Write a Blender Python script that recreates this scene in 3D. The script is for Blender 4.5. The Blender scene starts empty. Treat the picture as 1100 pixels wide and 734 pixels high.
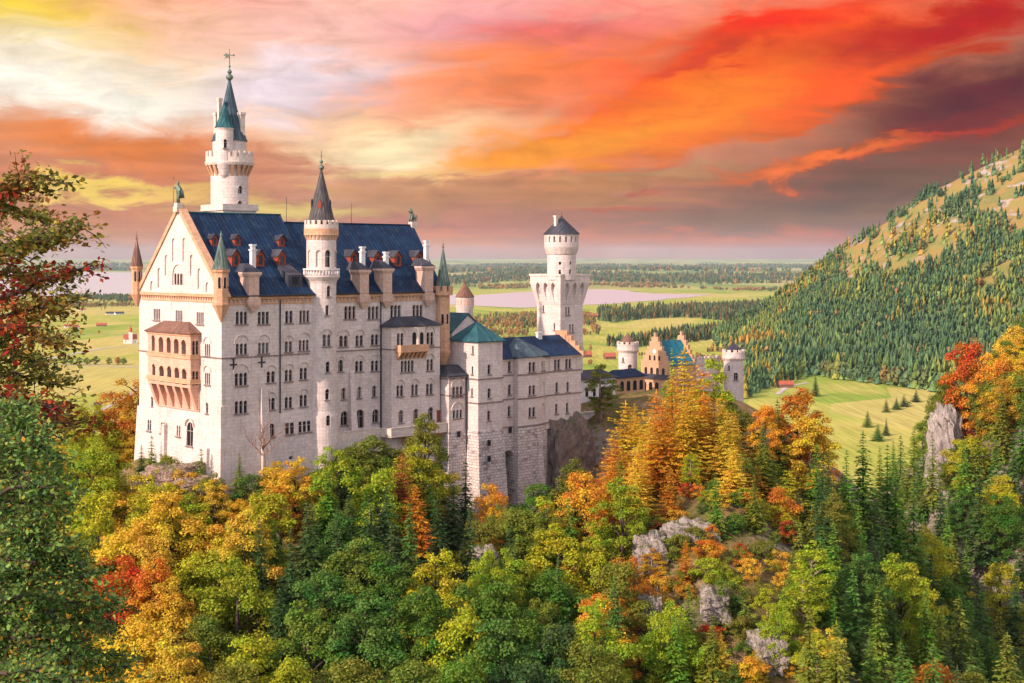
import bpy, bmesh, math, random
import numpy as np
from mathutils import Vector, Matrix

random.seed(7)
RNG = np.random.default_rng(11)
S = bpy.context.scene
COL = S.collection
rad = math.radians

# ------------------------------------------------------------------ camera, sky, sun, exposure
# Eye level is z = 0 (the footbridge the view is taken from); the valley plain lies at z = -150.
F = 1500.0                      # focal length in pixels of the 1100 x 734 picture
CX, CY = 550.0, 278.0           # the eye-level point of the picture
cam = bpy.data.cameras.new('camera')
cam.sensor_width = 36.0
cam.lens = 36.0 * F / 1100.0
cam.shift_y = -(367.0 - CY) / 1100.0
cam.clip_start = 0.5
cam.clip_end = 120000
camo = bpy.data.objects.new('camera', cam)
camo.location = (0, 0, 0)
camo.rotation_euler = (rad(90), 0, 0)
COL.objects.link(camo)
S.camera = camo

EXPOSURE = 1.40
S.view_settings.view_transform = 'Standard'
S.view_settings.look = 'None'
S.view_settings.gamma = 1.0
S.view_settings.use_curve_mapping = False
S.view_settings.exposure = EXPOSURE

SUN_DIR = Vector((-0.755, -0.656, 0)).normalized()     # horizontal direction towards the sun
SUN_EL = rad(30)
SUN_STRENGTH = 2.35
sun_vec = Vector((SUN_DIR.x * math.cos(SUN_EL), SUN_DIR.y * math.cos(SUN_EL), math.sin(SUN_EL)))
sl = bpy.data.lights.new('sun', 'SUN')
sl.energy = SUN_STRENGTH
sl.angle = rad(0.6)
sl.color = (1.0, 0.752, 0.635)
so = bpy.data.objects.new('sun', sl)
so.rotation_euler = sun_vec.to_track_quat('Z', 'Y').to_euler()
so.location = (-200, -200, 300)
COL.objects.link(so)


def lin(r, g, b):
    def f(c):
        c /= 255.0
        return c / 12.92 if c <= 0.04045 else ((c + 0.055) / 1.055) ** 2.4
    return (f(r), f(g), f(b))


class NT:
    """small helper round a node tree"""
    def __init__(self, tree):
        self.t = tree
        self.n = tree.nodes
        self.l = tree.links

    def add(self, typ, ins=None, **kw):
        n = self.n.new(typ)
        for k, v in kw.items():
            setattr(n, k, v)
        if ins:
            for k, v in ins.items():
                sock = n.inputs[k]
                if hasattr(v, 'is_linked') or isinstance(v, bpy.types.NodeSocket):
                    self.l.new(v, sock)
                else:
                    if isinstance(v, tuple) and len(v) == 3 and sock.type == 'RGBA':
                        v = v + (1.0,)
                    sock.default_value = v
        return n

    def math(self, op, a, b=None, c=None, clamp=False):
        ins = {0: a}
        if b is not None:
            ins[1] = b
        if c is not None:
            ins[2] = c
        n = self.add('ShaderNodeMath', ins, operation=op, use_clamp=clamp)
        return n.outputs[0]

    def mix(self, fac, a, b, blend='MIX'):
        n = self.add('ShaderNodeMix', None, data_type='RGBA', blend_type=blend)
        for sock, v in ((n.inputs[0], fac), (n.inputs[6], a), (n.inputs[7], b)):
            if isinstance(v, bpy.types.NodeSocket):
                self.l.new(v, sock)
            elif isinstance(v, tuple):
                sock.default_value = v + (1.0,) if len(v) == 3 else v
            else:
                sock.default_value = v
        return n.outputs[2]

    def ramp(self, fac, stops, interp='LINEAR'):
        n = self.add('ShaderNodeValToRGB', {0: fac})
        cr = n.color_ramp
        cr.interpolation = interp
        while len(cr.elements) < len(stops):
            cr.elements.new(0.5)
        for e, (p, c) in zip(cr.elements, stops):
            e.position = p
            e.color = c + (1.0,) if len(c) == 3 else c
        return n.outputs[0]

    def maprange(self, v, a, b, c=0.0, d=1.0, kind='SMOOTHSTEP'):
        n = self.add('ShaderNodeMapRange', {0: v, 1: a, 2: b, 3: c, 4: d}, interpolation_type=kind)
        return n.outputs[0]

    def noise(self, vec, scale, detail=4.0, rough=0.55, dist=0.0):
        n = self.add('ShaderNodeTexNoise', {'Scale': scale, 'Detail': detail, 'Roughness': rough, 'Distortion': dist})
        if vec is not None:
            self.l.new(vec, n.inputs['Vector'])
        return n


def build_world():
    w = bpy.data.worlds.new('World')
    S.world = w
    w.use_nodes = True
    t = NT(w.node_tree)
    t.n.clear()
    out = t.add('ShaderNodeOutputWorld')
    sky = t.add('ShaderNodeTexSky', sky_type='NISHITA')
    sky.sun_disc = False
    sky.sun_elevation = SUN_EL
    sky.sun_rotation = math.atan2(SUN_DIR.x, SUN_DIR.y)
    sky.altitude = 900
    sky.air_density = 1.0
    sky.dust_density = 1.2
    bg1 = t.add('ShaderNodeBackground', {'Color': sky.outputs[0], 'Strength': 0.15})

    # sunset clouds over the northern sky, laid out by azimuth and elevation (degrees)
    tc = t.add('ShaderNodeTexCoord')
    sep = t.add('ShaderNodeSeparateXYZ', {0: tc.outputs['Generated']})
    x, y, z = sep.outputs
    az = t.math('MULTIPLY', t.math('ARCTAN2', x, y), 180 / math.pi)
    el = t.math('MULTIPLY', t.math('ARCSINE', z), 180 / math.pi)
    pos = t.add('ShaderNodeCombineXYZ', {0: az, 1: el, 2: 0.0}).outputs[0]
    # the cloud deck seen in perspective: streaks fan out of a point low on the left
    zc = t.math('MAXIMUM', t.math('ADD', z, 0.05), 0.02)
    deck = t.add('ShaderNodeCombineXYZ', {0: t.math('DIVIDE', x, zc), 1: t.math('DIVIDE', y, zc), 2: 0.0}).outputs[0]
    mp = t.add('ShaderNodeMapping', {'Vector': deck, 'Rotation': (0, 0, rad(-62)), 'Scale': (0.38, 1.5, 1.0)})
    n1 = t.noise(mp.outputs[0], 1.05, 6.0, 0.55, 0.35)
    mp2 = t.add('ShaderNodeMapping', {'Vector': pos, 'Rotation': (0, 0, rad(-9)), 'Scale': (0.075, 0.30, 1.0)})
    n2 = t.noise(mp2.outputs[0], 1.0, 6.0, 0.58, 0.5)
    warp = t.add('ShaderNodeVectorMath', {0: n2.outputs['Color'], 1: (0.5, 0.5, 0.5)}, operation='SUBTRACT').outputs[0]
    warp = t.add('ShaderNodeVectorMath', {0: warp, 1: (11.0, 4.2, 0.0)}, operation='MULTIPLY').outputs[0]
    mp3 = t.add('ShaderNodeMapping', {'Vector': pos, 'Rotation': (0, 0, rad(-12)), 'Scale': (0.35, 1.1, 1.0)})
    n3 = t.noise(mp3.outputs[0], 1.0, 7.0, 0.62, 0.8)
    w3 = t.add('ShaderNodeVectorMath', {0: n3.outputs['Color'], 1: (0.5, 0.5, 0.5)}, operation='SUBTRACT').outputs[0]
    w3 = t.add('ShaderNodeVectorMath', {0: w3, 1: (4.4, 2.0, 0.0)}, operation='MULTIPLY').outputs[0]
    warp = t.add('ShaderNodeVectorMath', {0: warp, 1: w3}, operation='ADD').outputs[0]
    wpos = t.add('ShaderNodeVectorMath', {0: pos, 1: warp}, operation='ADD').outputs[0]
    fine = n1.outputs[0]
    mid = n2.outputs[0]

    def ae(px, py):
        X, Z = (px - CX) / F, (CY - py) / F
        return math.degrees(math.atan(X)), math.degrees(math.atan(Z / math.sqrt(1 + X * X)))

    stops = []
    for py, c in ((300, (150, 120, 112)), (272, (206, 142, 108)), (255, (200, 122, 100)), (225, (186, 122, 98)), (190, (212, 142, 112)), (140, (238, 176, 142)),
                  (80, (250, 190, 160)), (0, (247, 170, 150)), (-160, (190, 130, 140))):
        stops.append(((ae(CX, py)[1] + 2) / 22.0, lin(*c)))
    base = t.ramp(t.math('DIVIDE', t.math('ADD', el, 2.0), 22.0), stops)
    col = base
    D = 180 / math.pi / F       # degrees per pixel near the middle

    def blob(col, px, py, rx, ry, rot, rgb, strength=1.0, soft=0.9, tex=None, lo=0.35, hi=0.62):
        a, e = ae(px, py)
        m = t.add('ShaderNodeMapping', {'Vector': wpos, 'Location': (a, e, 0), 'Rotation': (0, 0, rad(rot)), 'Scale': (rx * D, ry * D, 1)}, vector_type='TEXTURE')
        ln = t.add('ShaderNodeVectorMath', {0: m.outputs[0]}, operation='LENGTH').outputs['Value']
        k = t.maprange(ln, 1.0, 1.0 - soft, 0.0, strength)
        if tex is not None:
            k = t.math('MULTIPLY', k, t.maprange(tex, lo, hi), clamp=True)
        return t.mix(k, col, lin(*rgb))

    # (px, py, half width, half height, tilt, colour, strength)
    for b in BLOBS:
        col = blob(col, *b)
    # thin streaks of the deck over everything
    bright = t.math('MULTIPLY', t.maprange(fine, 0.30, 0.72, 0.88, 1.14, 'LINEAR'), t.maprange(n3.outputs[0], 0.30, 0.70, 0.80, 1.20, 'LINEAR'))
    sc = t.add('ShaderNodeVectorMath', {0: col, 'Scale': bright}, operation='SCALE').outputs[0]
    hsv = t.add('ShaderNodeHueSaturation', {'Color': sc, 'Saturation': 1.12, 'Value': 1.03}).outputs[0]
    bg2 = t.add('ShaderNodeBackground', {'Color': hsv, 'Strength': 2 ** (-EXPOSURE)})
    # the clouds thin out towards the zenith and round to the south
    north = t.maprange(y, -0.1, 0.7)
    low = t.maprange(z, 0.85, 0.35)
    k = t.math('MULTIPLY', north, low)
    # rosy fill light added over the unseen rest of the sky
    rosy_fill = t.add('ShaderNodeBackground', {'Color': t.ramp(t.maprange(n1.outputs[0], 0.35, 0.65), [(0.0, lin(236, 208, 206)), (1.0, lin(254, 234, 222))]), 'Strength': 0.62})
    rest = t.add('ShaderNodeMixShader', {0: t.maprange(n1.outputs[0], 0.30, 0.62, 0.30, 0.75), 1: bg1.outputs[0], 2: rosy_fill.outputs[0]})
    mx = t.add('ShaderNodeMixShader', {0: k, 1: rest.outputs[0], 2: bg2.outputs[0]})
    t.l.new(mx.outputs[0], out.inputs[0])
    w.cycles.sampling_method = 'MANUAL'
    w.cycles.sample_map_resolution = 512


BLOBS = [
    # wide fields of colour
    (1040, 130, 420, 230, 10, (124, 60, 48), 0.95),
    (50, 18, 300, 85, -8, (255, 222, 104), 1.0),
    (330, 35, 320, 100, 4, (255, 204, 190), 0.95),
    (510, 25, 150, 50, 10, (250, 176, 184), 0.75),
    (70, 92, 320, 85, -8, (255, 247, 232), 1.0),
    (330, 102, 190, 46, 6, (236, 220, 226), 0.95),
    (460, 158, 270, 66, 6, (254, 234, 190), 1.0),
    (560, 150, 120, 36, 4, (252, 214, 170), 0.85),
    (560, 70, 260, 62, 14, (253, 150, 108), 0.9),
    (110, 162, 290, 50, -4, (232, 140, 88), 0.95),
    (60, 207, 280, 12, -3, (255, 220, 120), 0.95),
    (60, 238, 240, 24, 0, (222, 150, 92), 0.8),
    (300, 228, 120, 16, 3, (246, 222, 128), 0.75),
    (300, 184, 170, 26, -5, (196, 128, 104), 0.8),
    (470, 214, 190, 24, 2, (190, 138, 96), 0.8),
    (450, 193, 160, 12, 3, (250, 226, 160), 0.75),
    (470, 256, 260, 20, 0, (232, 146, 96), 0.8),
    # fiery sweep from the middle to the upper right
    (800, 60, 420, 105, 17, (246, 96, 66), 0.9),
    (620, 20, 150, 40, 10, (246, 128, 130), 0.7),
    (730, 118, 290, 56, 15, (255, 132, 44), 1.0),
    (600, 160, 210, 30, 12, (252, 160, 66), 0.85),
    (900, 84, 190, 34, 20, (255, 92, 36), 0.95),
    (830, 18, 170, 26, 12, (238, 78, 76), 0.8),
    (760, 62, 120, 16, 14, (196, 84, 84), 0.55),
    (1040, 12, 200, 34, 12, (178, 38, 44), 0.9),
    (1075, 96, 240, 62, 16, (84, 26, 36), 0.95),
    (1000, 140, 200, 22, 16, (120, 44, 44), 0.8),
    (870, 176, 150, 17, 9, (255, 118, 42), 0.95),
    (1010, 150, 150, 10, 12, (206, 70, 50), 0.55),
    (860, 226, 420, 38, 3, (132, 94, 66), 0.95),
    (650, 200, 170, 20, 5, (176, 124, 78), 0.8),
    (690, 186, 120, 10, 5, (196, 150, 104), 0.7),
    (960, 200, 240, 34, 6, (102, 70, 52), 0.85),
    (660, 218, 70, 8, 0, (196, 96, 66), 0.7),
    (700, 258, 280, 16, 0, (216, 122, 80), 0.85),
    (880, 266, 180, 14, 0, (190, 100, 72), 0.8),
]
build_world()

# ------------------------------------------------------------------ object helpers


def tag(o, label=None, cat=None, group=None, kind=None):
    if label:
        o['label'] = label
    if cat:
        o['category'] = cat
    if group:
        o['group'] = group
    if kind:
        o['kind'] = kind
    return o


def empty(name, loc, rz=0.0):
    o = bpy.data.objects.new(name, None)
    o.location = loc
    o.rotation_euler = (0, 0, rz)
    o.empty_display_size = 0.5
    COL.objects.link(o)
    return o


def link_mesh(name, me, mat=None, parent=None):
    o = bpy.data.objects.new(name, me)
    COL.objects.link(o)
    if mat is not None:
        for m in (mat if isinstance(mat, (list, tuple)) else [mat]):
            me.materials.append(m)
    if parent is not None:
        o.parent = parent
    return o


def np_mesh(name, verts, faces, smooth=False, mat_idx=None):
    """verts (n,3), faces (m,k) -> mesh, fast"""
    me = bpy.data.meshes.new(name)
    verts = np.asarray(verts, dtype=np.float32)
    faces = np.asarray(faces, dtype=np.int32)
    m, k = faces.shape
    me.vertices.add(len(verts))
    me.vertices.foreach_set('co', verts.ravel())
    me.loops.add(m * k)
    me.loops.foreach_set('vertex_index', faces.ravel())
    me.polygons.add(m)
    me.polygons.foreach_set('loop_start', np.arange(0, m * k, k, dtype=np.int32))
    me.polygons.foreach_set('loop_total', np.full(m, k, dtype=np.int32))
    if smooth:
        me.polygons.foreach_set('use_smooth', np.ones(m, dtype=bool))
    if mat_idx is not None:
        me.polygons.foreach_set('material_index', np.asarray(mat_idx, dtype=np.int32))
    me.update(calc_edges=True)
    me.validate()
    return me


class MB:
    """collects shapes and links them as one mesh"""
    def __init__(self):
        self.v = []
        self.f = []
        self.sm = []

    def add(self, vs, fs, smooth=False):
        o = len(self.v)
        self.v += [tuple(p) for p in vs]
        self.f += [tuple(i + o for i in f) for f in fs]
        self.sm += [smooth] * len(fs)
        return self

    def box(self, x0, x1, y0, y1, z0, z1):
        return self.prism([(x0, y0), (x1, y0), (x1, y1), (x0, y1)], z0, z1)

    def prism(self, poly, z0, z1, top=None):
        n = len(poly)
        top = top or poly
        vs = [(p[0], p[1], z0) for p in poly] + [(p[0], p[1], z1) for p in top]
        fs = [tuple(range(n - 1, -1, -1)), tuple(range(n, 2 * n))]
        fs += [(i, (i + 1) % n, n + (i + 1) % n, n + i) for i in range(n)]
        return self.add(vs, fs)

    def hull(self, a, b):
        """two corresponding loops of 3D points joined into a closed solid (a below/behind, b above/in front, both CCW seen from b)"""
        n = len(a)
        fs = [tuple(range(n - 1, -1, -1)), tuple(range(n, 2 * n))]
        fs += [(i, (i + 1) % n, n + (i + 1) % n, n + i) for i in range(n)]
        return self.add(list(a) + list(b), fs)

    def lathe(self, cx, cy, prof, n=32, rot=0.0, smooth=True, cap=True):
        """profile from bottom to top: (r, z)"""
        vs, fs = [], []
        for r, z in prof:
            for i in range(n):
                a = rot + 2 * math.pi * i / n
                vs.append((cx + r * math.cos(a), cy + r * math.sin(a), z))
        for k in range(len(prof) - 1):
            for i in range(n):
                j = (i + 1) % n
                fs.append((k * n + i, k * n + j, (k + 1) * n + j, (k + 1) * n + i))
        self.add(vs, fs, smooth)
        if cap:
            o = len(self.v) - len(vs)
            self.f.append(tuple(o + i for i in range(n - 1, -1, -1)))
            m = (len(prof) - 1) * n
            self.f.append(tuple(o + m + i for i in range(n)))
            self.sm += [False, False]
        return self

    def tube(self, pts, rs, n=6, smooth=True):
        pts = [Vector(p) for p in pts]
        if not isinstance(rs, (list, tuple)):
            rs = [rs] * len(pts)
        vs, fs = [], []
        for k, p in enumerate(pts):
            d = (pts[min(k + 1, len(pts) - 1)] - pts[max(k - 1, 0)]).normalized()
            ref = Vector((0, 0, 1)) if abs(d.z) < 0.9 else Vector((1, 0, 0))
            a = d.cross(ref).normalized()
            b = d.cross(a).normalized()
            for i in range(n):
                t = 2 * math.pi * i / n
                q = p + a * (rs[k] * math.cos(t)) + b * (rs[k] * math.sin(t))
                vs.append(tuple(q))
        for k in range(len(pts) - 1):
            for i in range(n):
                j = (i + 1) % n
                fs.append((k * n + i, (k + 1) * n + i, (k + 1) * n + j, k * n + j))
        fs.append(tuple(range(n)))
        m = (len(pts) - 1) * n
        fs.append(tuple(m + i for i in range(n - 1, -1, -1)))
        return self.add(vs, fs, smooth)

    def mesh(self, name, off=(0, 0, 0)):
        me = bpy.data.meshes.new(name)
        ox, oy, oz = off
        me.from_pydata([(x - ox, y - oy, z - oz) for x, y, z in self.v], [], self.f)
        me.polygons.foreach_set('use_smooth', self.sm)
        me.update()
        return me

    def build(self, name, mat, parent=None, off=None):
        if off is None:
            off = tuple(parent['base']) if parent is not None and 'base' in parent else (0, 0, 0)
            if parent is not None and 'base' not in parent and parent.parent is not None and 'base' in parent.parent:
                off = tuple(parent.parent['base'])
        return link_mesh(name, self.mesh(name, off), mat, parent)


# ------------------------------------------------------------------ the castle's own axes: u along the long south front, v depth, z as in the world
CU, SU = 0.728, 0.6856
U0 = (-52.0, 250.0)
TH = math.atan2(SU, CU)


def w2(u, v):
    return (U0[0] + CU * u - SU * v, U0[1] + SU * u + CU * v)


def on_v(px, py, vc):
    """where the view ray of a picture point meets the wall plane v = vc: (u, z)"""
    t = (px - CX) / F
    u = (t * (U0[1] + CU * vc) - U0[0] + SU * vc) / (CU - SU * t)
    return u, -(py - CY) / F * w2(u, vc)[1]


def on_u(px, py, uc):
    t = (px - CX) / F
    v = (U0[0] + CU * uc - t * (U0[1] + SU * uc)) / (SU + CU * t)
    return v, -(py - CY) / F * w2(uc, v)[1]


def cthing(name, u, v, z, label, cat, group=None):
    x, y = w2(u, v)
    o = empty(name, (x, y, z), TH)
    o['base'] = (u, v, z)
    tag(o, label, cat, group)
    return o


class Fr:
    """a frame on a wall: a to the right, z up, d outward"""
    def __init__(self, o, R, N):
        self.o, self.R, self.N = Vector(o), Vector((R[0], R[1], 0)), Vector((N[0], N[1], 0))

    def p(self, a, z, d):
        q = self.o + self.R * a + self.N * d
        return (q.x, q.y, self.o.z + z)


def fr_v(vc, u, z):
    return Fr((u, vc, z), (1, 0), (0, -1))


def fr_u(uc, v, z):
    return Fr((uc, v, z), (0, -1), (-1, 0))


def fr_ang(cx, cy, r, ang, z):
    """on a round tower: ang is the outward direction in castle axes"""
    N = (math.cos(ang), math.sin(ang))
    return Fr((cx + N[0] * r, cy + N[1] * r, z), (-N[1], N[0]), N)


def arch(w, h, seg=8, rnd=True):
    if not rnd:
        return [(-w / 2, 0), (w / 2, 0), (w / 2, h), (-w / 2, h)]
    r = w / 2
    pts = [(-r, 0), (r, 0)]
    for i in range(seg + 1):
        a = math.pi * i / seg
        pts.append((r * math.cos(a), h - r + r * math.sin(a)))
    return pts


def slab(mb, fr, poly, d0, d1, da=0.0, dz=0.0):
    mb.hull([fr.p(a + da, z + dz, d0) for a, z in poly], [fr.p(a + da, z + dz, d1) for a, z in poly])


def ring_arch(mb, fr, w, h, t, d0, d1, seg=10, legs=0.0):
    """a hood: half ring over an arch of width w whose crown is at height h"""
    r0, r1 = w / 2, w / 2 + t
    zc = h - w / 2
    for i in range(seg):
        a0, a1 = math.pi * i / seg, math.pi * (i + 1) / seg
        q = [(r0 * math.cos(a0), zc + r0 * math.sin(a0)), (r1 * math.cos(a0), zc + r1 * math.sin(a0)),
             (r1 * math.cos(a1), zc + r1 * math.sin(a1)), (r0 * math.cos(a1), zc + r0 * math.sin(a1))]
        slab(mb, fr, q, d0, d1)
    if legs > 0:
        slab(mb, fr, [(r0, zc - legs), (r1, zc - legs), (r1, zc), (r0, zc)], d0, d1)
        slab(mb, fr, [(-r1, zc - legs), (-r0, zc - legs), (-r0, zc), (-r1, zc)], d0, d1)


SILLM = [None]


class Win:
    """window openings of one wall: collects the cutters, makes the window parts"""
    def __init__(self, parent, frame_mat, glass_mat):
        self.parent, self.fm, self.gm = parent, frame_mat, glass_mat
        self.cut = MB()

    def add(self, fr, n=1, lw=0.62, h=2.2, gap=0.22, hood=0, sill=True, rnd=True, depth=0.55, name='window', sillmat=None):
        tot = n * lw + (n - 1) * gap
        poly = arch(lw, h, 8, rnd)
        fm = MB()
        gl = MB()
        for i in range(n):
            da = -tot / 2 + lw / 2 + i * (lw + gap)
            slab(self.cut, fr, poly, -depth, 0.4, da)
            g = arch(lw - 0.03, h - 0.03, 8, rnd)
            pp = [fr.p(a + da, z + 0.01, -depth + 0.14) for a, z in g]
            pq = [fr.p(a + da, z + 0.01, -depth + 0.17) for a, z in g]
            gl.hull(pp, pq)
            # glazing bars, where the light is wide enough to need them; one transom runs through behind the piers
            if i == 0:
                slab(fm, fr, [(-tot / 2 + 0.02, h * 0.62), (tot / 2 - 0.02, h * 0.62), (tot / 2 - 0.02, h * 0.62 + 0.06), (-tot / 2 + 0.02, h * 0.62 + 0.06)], -depth + 0.173, -depth + 0.21)
            if lw > 0.9:
                slab(fm, fr, [(da - 0.035, 0.02), (da + 0.035, 0.02), (da + 0.035, h - 0.1), (da - 0.035, h - 0.1)], -depth + 0.172, -depth + 0.23)
        sm_ = MB()
        if sill:
            slab(sm_, fr, [(-tot / 2 - 0.2, -0.24), (tot / 2 + 0.2, -0.24), (tot / 2 + 0.2, -0.003), (-tot / 2 - 0.2, -0.003)], -0.02, 0.22)
        hoods = []
        if hood == 1:
            w = tot + 0.5
            hm = MB()
            ring_arch(hm, fr, w, h - lw / 2 + 0.35 + w / 2, 0.2, -0.02, 0.2, 10, 0.0)
            hoods.append(hm)
        elif hood == 2:
            for i in range(n):
                da = -tot / 2 + lw / 2 + i * (lw + gap)
                f2 = Fr(fr.p(da, 0, 0), (fr.R.x, fr.R.y), (fr.N.x, fr.N.y))
                hm = MB()
                ring_arch(hm, f2, lw + 0.06, h + 0.05, 0.14, -0.02, 0.08, 8)
                hoods.append(hm)
        w = fm.build(name, self.fm, self.parent)
        g = gl.build('pane', self.gm, w)
        for hm in hoods:
            hm.build('hood', self.fm, w)
        if sill:
            sm_.build('sill', SILLM[0], w)
        return w

    def apply(self, wall):
        if not self.cut.f:
            return
        me = self.cut.mesh('cutter', tuple(self.parent['base']))
        c = bpy.data.objects.new('cutter', me)
        COL.objects.link(c)
        c.parent = wall.parent
        m = wall.modifiers.new('cut', 'BOOLEAN')
        m.operation = 'DIFFERENCE'
        m.solver = 'EXACT'
        m.object = c
        bpy.context.view_layer.update()
        dg = bpy.context.evaluated_depsgraph_get()
        new = bpy.data.meshes.new_from_object(wall.evaluated_get(dg))
        wall.modifiers.clear()
        old = wall.data
        wall.data = new
        bpy.data.meshes.remove(old)
        bpy.data.objects.remove(c)
        bpy.data.meshes.remove(me)

# ------------------------------------------------------------------ materials


def newmat(name):
    m = bpy.data.materials.new(name)
    m.use_nodes = True
    t = NT(m.node_tree)
    t.n.clear()
    out = t.add('ShaderNodeOutputMaterial')
    b = t.add('ShaderNodeBsdfPrincipled')
    t.l.new(b.outputs[0], out.inputs[0])
    return m, t, b, out


def wall_coords(t):
    """object position unrolled on vertical walls: (along, up, 0)"""
    tc = t.add('ShaderNodeTexCoord')
    p = t.add('ShaderNodeSeparateXYZ', {0: tc.outputs['Object']}).outputs
    n = t.add('ShaderNodeSeparateXYZ', {0: tc.outputs['Normal']}).outputs
    k = t.math('GREATER_THAN', t.math('ABSOLUTE', n[0]), t.math('ABSOLUTE', n[1]))
    along = t.math('ADD', t.math('MULTIPLY', p[1], k), t.math('MULTIPLY', p[0], t.math('SUBTRACT', 1.0, k)))
    return t.add('ShaderNodeCombineXYZ', {0: along, 1: p[2], 2: 0.0}).outputs[0], tc.outputs['Object']


def stone_mat(name, c1, c2, cm, bw, bh, mortar=0.02, bump=0.3, stain=0.35, rough=0.85, dark=None, dark_amt=0.0, streak=0.25):
    m, t, b, out = newmat(name)
    wc, oc = wall_coords(t)
    if dark is not None:
        nd = t.noise(oc, 0.9, 3.0, 0.6)
        off = t.add('ShaderNodeVectorMath', {0: nd.outputs['Color'], 1: (0.5, 0.5, 0.5)}, operation='SUBTRACT').outputs[0]
        off = t.add('ShaderNodeVectorMath', {0: off, 1: (0.9, 0.55, 0.0)}, operation='MULTIPLY').outputs[0]
        wc = t.add('ShaderNodeVectorMath', {0: wc, 1: off}, operation='ADD').outputs[0]
    br = t.add('ShaderNodeTexBrick', {'Vector': wc, 'Color1': c1, 'Color2': c2, 'Mortar': cm, 'Scale': 1.0, 'Mortar Size': mortar,
                                      'Mortar Smooth': 0.3, 'Bias': 0.0, 'Brick Width': bw, 'Row Height': bh}, offset=0.5)
    n1 = t.noise(oc, 0.22, 6.0, 0.6)
    n2 = t.noise(oc, 1.6, 5.0, 0.6)
    mp = t.add('ShaderNodeMapping', {'Vector': wc, 'Scale': (1.1, 0.09, 1.0)})
    n3 = t.noise(mp.outputs[0], 1.0, 5.0, 0.6)
    col = br.outputs['Color']
    k1 = t.maprange(n1.outputs[0], 0.42, 0.70, 0.0, stain)
    col = t.mix(k1, col, tuple(x * 0.62 for x in c2))
    k3 = t.maprange(n3.outputs[0], 0.52, 0.74, 0.0, streak)
    col = t.mix(k3, col, (c2[0] * 0.5, c2[1] * 0.52, c2[2] * 0.52))
    k2 = t.maprange(n2.outputs[0], 0.35, 0.7, 0.86, 1.1, 'LINEAR')
    if dark is not None:
        pw = t.add('ShaderNodeSeparateXYZ', {0: wc}).outputs
        row = t.math('FLOOR', t.math('DIVIDE', pw[1], bh))
        odd = t.math('MULTIPLY', t.math('MODULO', t.math('ABSOLUTE', row), 2.0), 0.5)
        colm = t.math('FLOOR', t.math('ADD', t.math('DIVIDE', pw[0], bw), odd))
        wn = t.add('ShaderNodeTexWhiteNoise', {'Vector': t.add('ShaderNodeCombineXYZ', {0: colm, 1: row, 2: 0.0}).outputs[0]}, noise_dimensions='2D')
        kd = t.math('MULTIPLY', t.maprange(t.math('ADD', wn.outputs[0], t.math('MULTIPLY', t.math('SUBTRACT', n1.outputs[0], 0.5), 1.6)), 1 - dark_amt, 1.15), 0.85, clamp=True)
        kd = t.math('MULTIPLY', kd, t.math('SUBTRACT', 1.0, br.outputs['Fac']))
        col = t.mix(kd, col, dark)
    col = t.add('ShaderNodeVectorMath', {0: col, 'Scale': k2}, operation='SCALE').outputs[0]
    t.l.new(col, b.inputs['Base Color'])
    b.inputs['Roughness'].default_value = rough
    b.inputs['Specular IOR Level'].default_value = 0.25
    hgt = t.math('ADD', t.math('MULTIPLY', br.outputs['Fac'], -0.6), t.math('MULTIPLY', n2.outputs[0], 0.8))
    bp = t.add('ShaderNodeBump', {'Strength': bump, 'Distance': 0.12, 'Height': hgt})
    t.l.new(bp.outputs[0], b.inputs['Normal'])
    return m


def roof_mat(name, c, c2, seam=1.0, rough=0.5, patina=None, pat_amt=0.3, axis=0):
    """standing-seam metal / slate roof in object coordinates"""
    m, t, b, out = newmat(name)
    tc = t.add('ShaderNodeTexCoord')
    oc = tc.outputs['Object']
    p = t.add('ShaderNodeSeparateXYZ', {0: oc}).outputs
    n = t.add('ShaderNodeSeparateXYZ', {0: tc.outputs['Normal']}).outputs
    k = t.math('GREATER_THAN', t.math('ABSOLUTE', n[0]), t.math('ABSOLUTE', n[1]))
    along = t.math('ADD', t.math('MULTIPLY', p[1], k), t.math('MULTIPLY', p[0], t.math('SUBTRACT', 1.0, k)))
    fr_ = t.math('FRACT', t.math('DIVIDE', along, seam))
    seamk = t.math('LESS_THAN', t.math('ABSOLUTE', t.math('SUBTRACT', fr_, 0.5)), 0.08)
    idx = t.math('FLOOR', t.math('DIVIDE', along, seam))
    wn = t.add('ShaderNodeTexWhiteNoise', {'W': idx}, noise_dimensions='1D')
    n1 = t.noise(oc, 0.35, 6.0, 0.62)
    n2 = t.noise(oc, 2.5, 4.0, 0.6)
    col = t.mix(t.maprange(n1.outputs[0], 0.35, 0.68), c, c2)
    if patina is not None:
        mp = t.add('ShaderNodeMapping', {'Vector': oc, 'Scale': (0.9, 0.9, 0.16)})
        n3 = t.noise(mp.outputs[0], 1.0, 5.0, 0.6)
        col = t.mix(t.maprange(n3.outputs[0], 0.48, 0.72, 0.0, pat_amt), col, patina)
    v = t.math('ADD', 0.82, t.math('MULTIPLY', wn.outputs[0], 0.36))
    v = t.math('ADD', v, t.math('MULTIPLY', seamk, 1.1))
    col = t.add('ShaderNodeVectorMath', {0: col, 'Scale': v}, operation='SCALE').outputs[0]
    t.l.new(col, b.inputs['Base Color'])
    b.inputs['Roughness'].default_value = rough
    b.inputs['Specular IOR Level'].default_value = 0.16
    bp = t.add('ShaderNodeBump', {'Strength': 0.5, 'Distance': 0.08, 'Height': t.math('ADD', seamk, t.math('MULTIPLY', n2.outputs[0], 0.4))})
    t.l.new(bp.outputs[0], b.inputs['Normal'])
    return m


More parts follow.
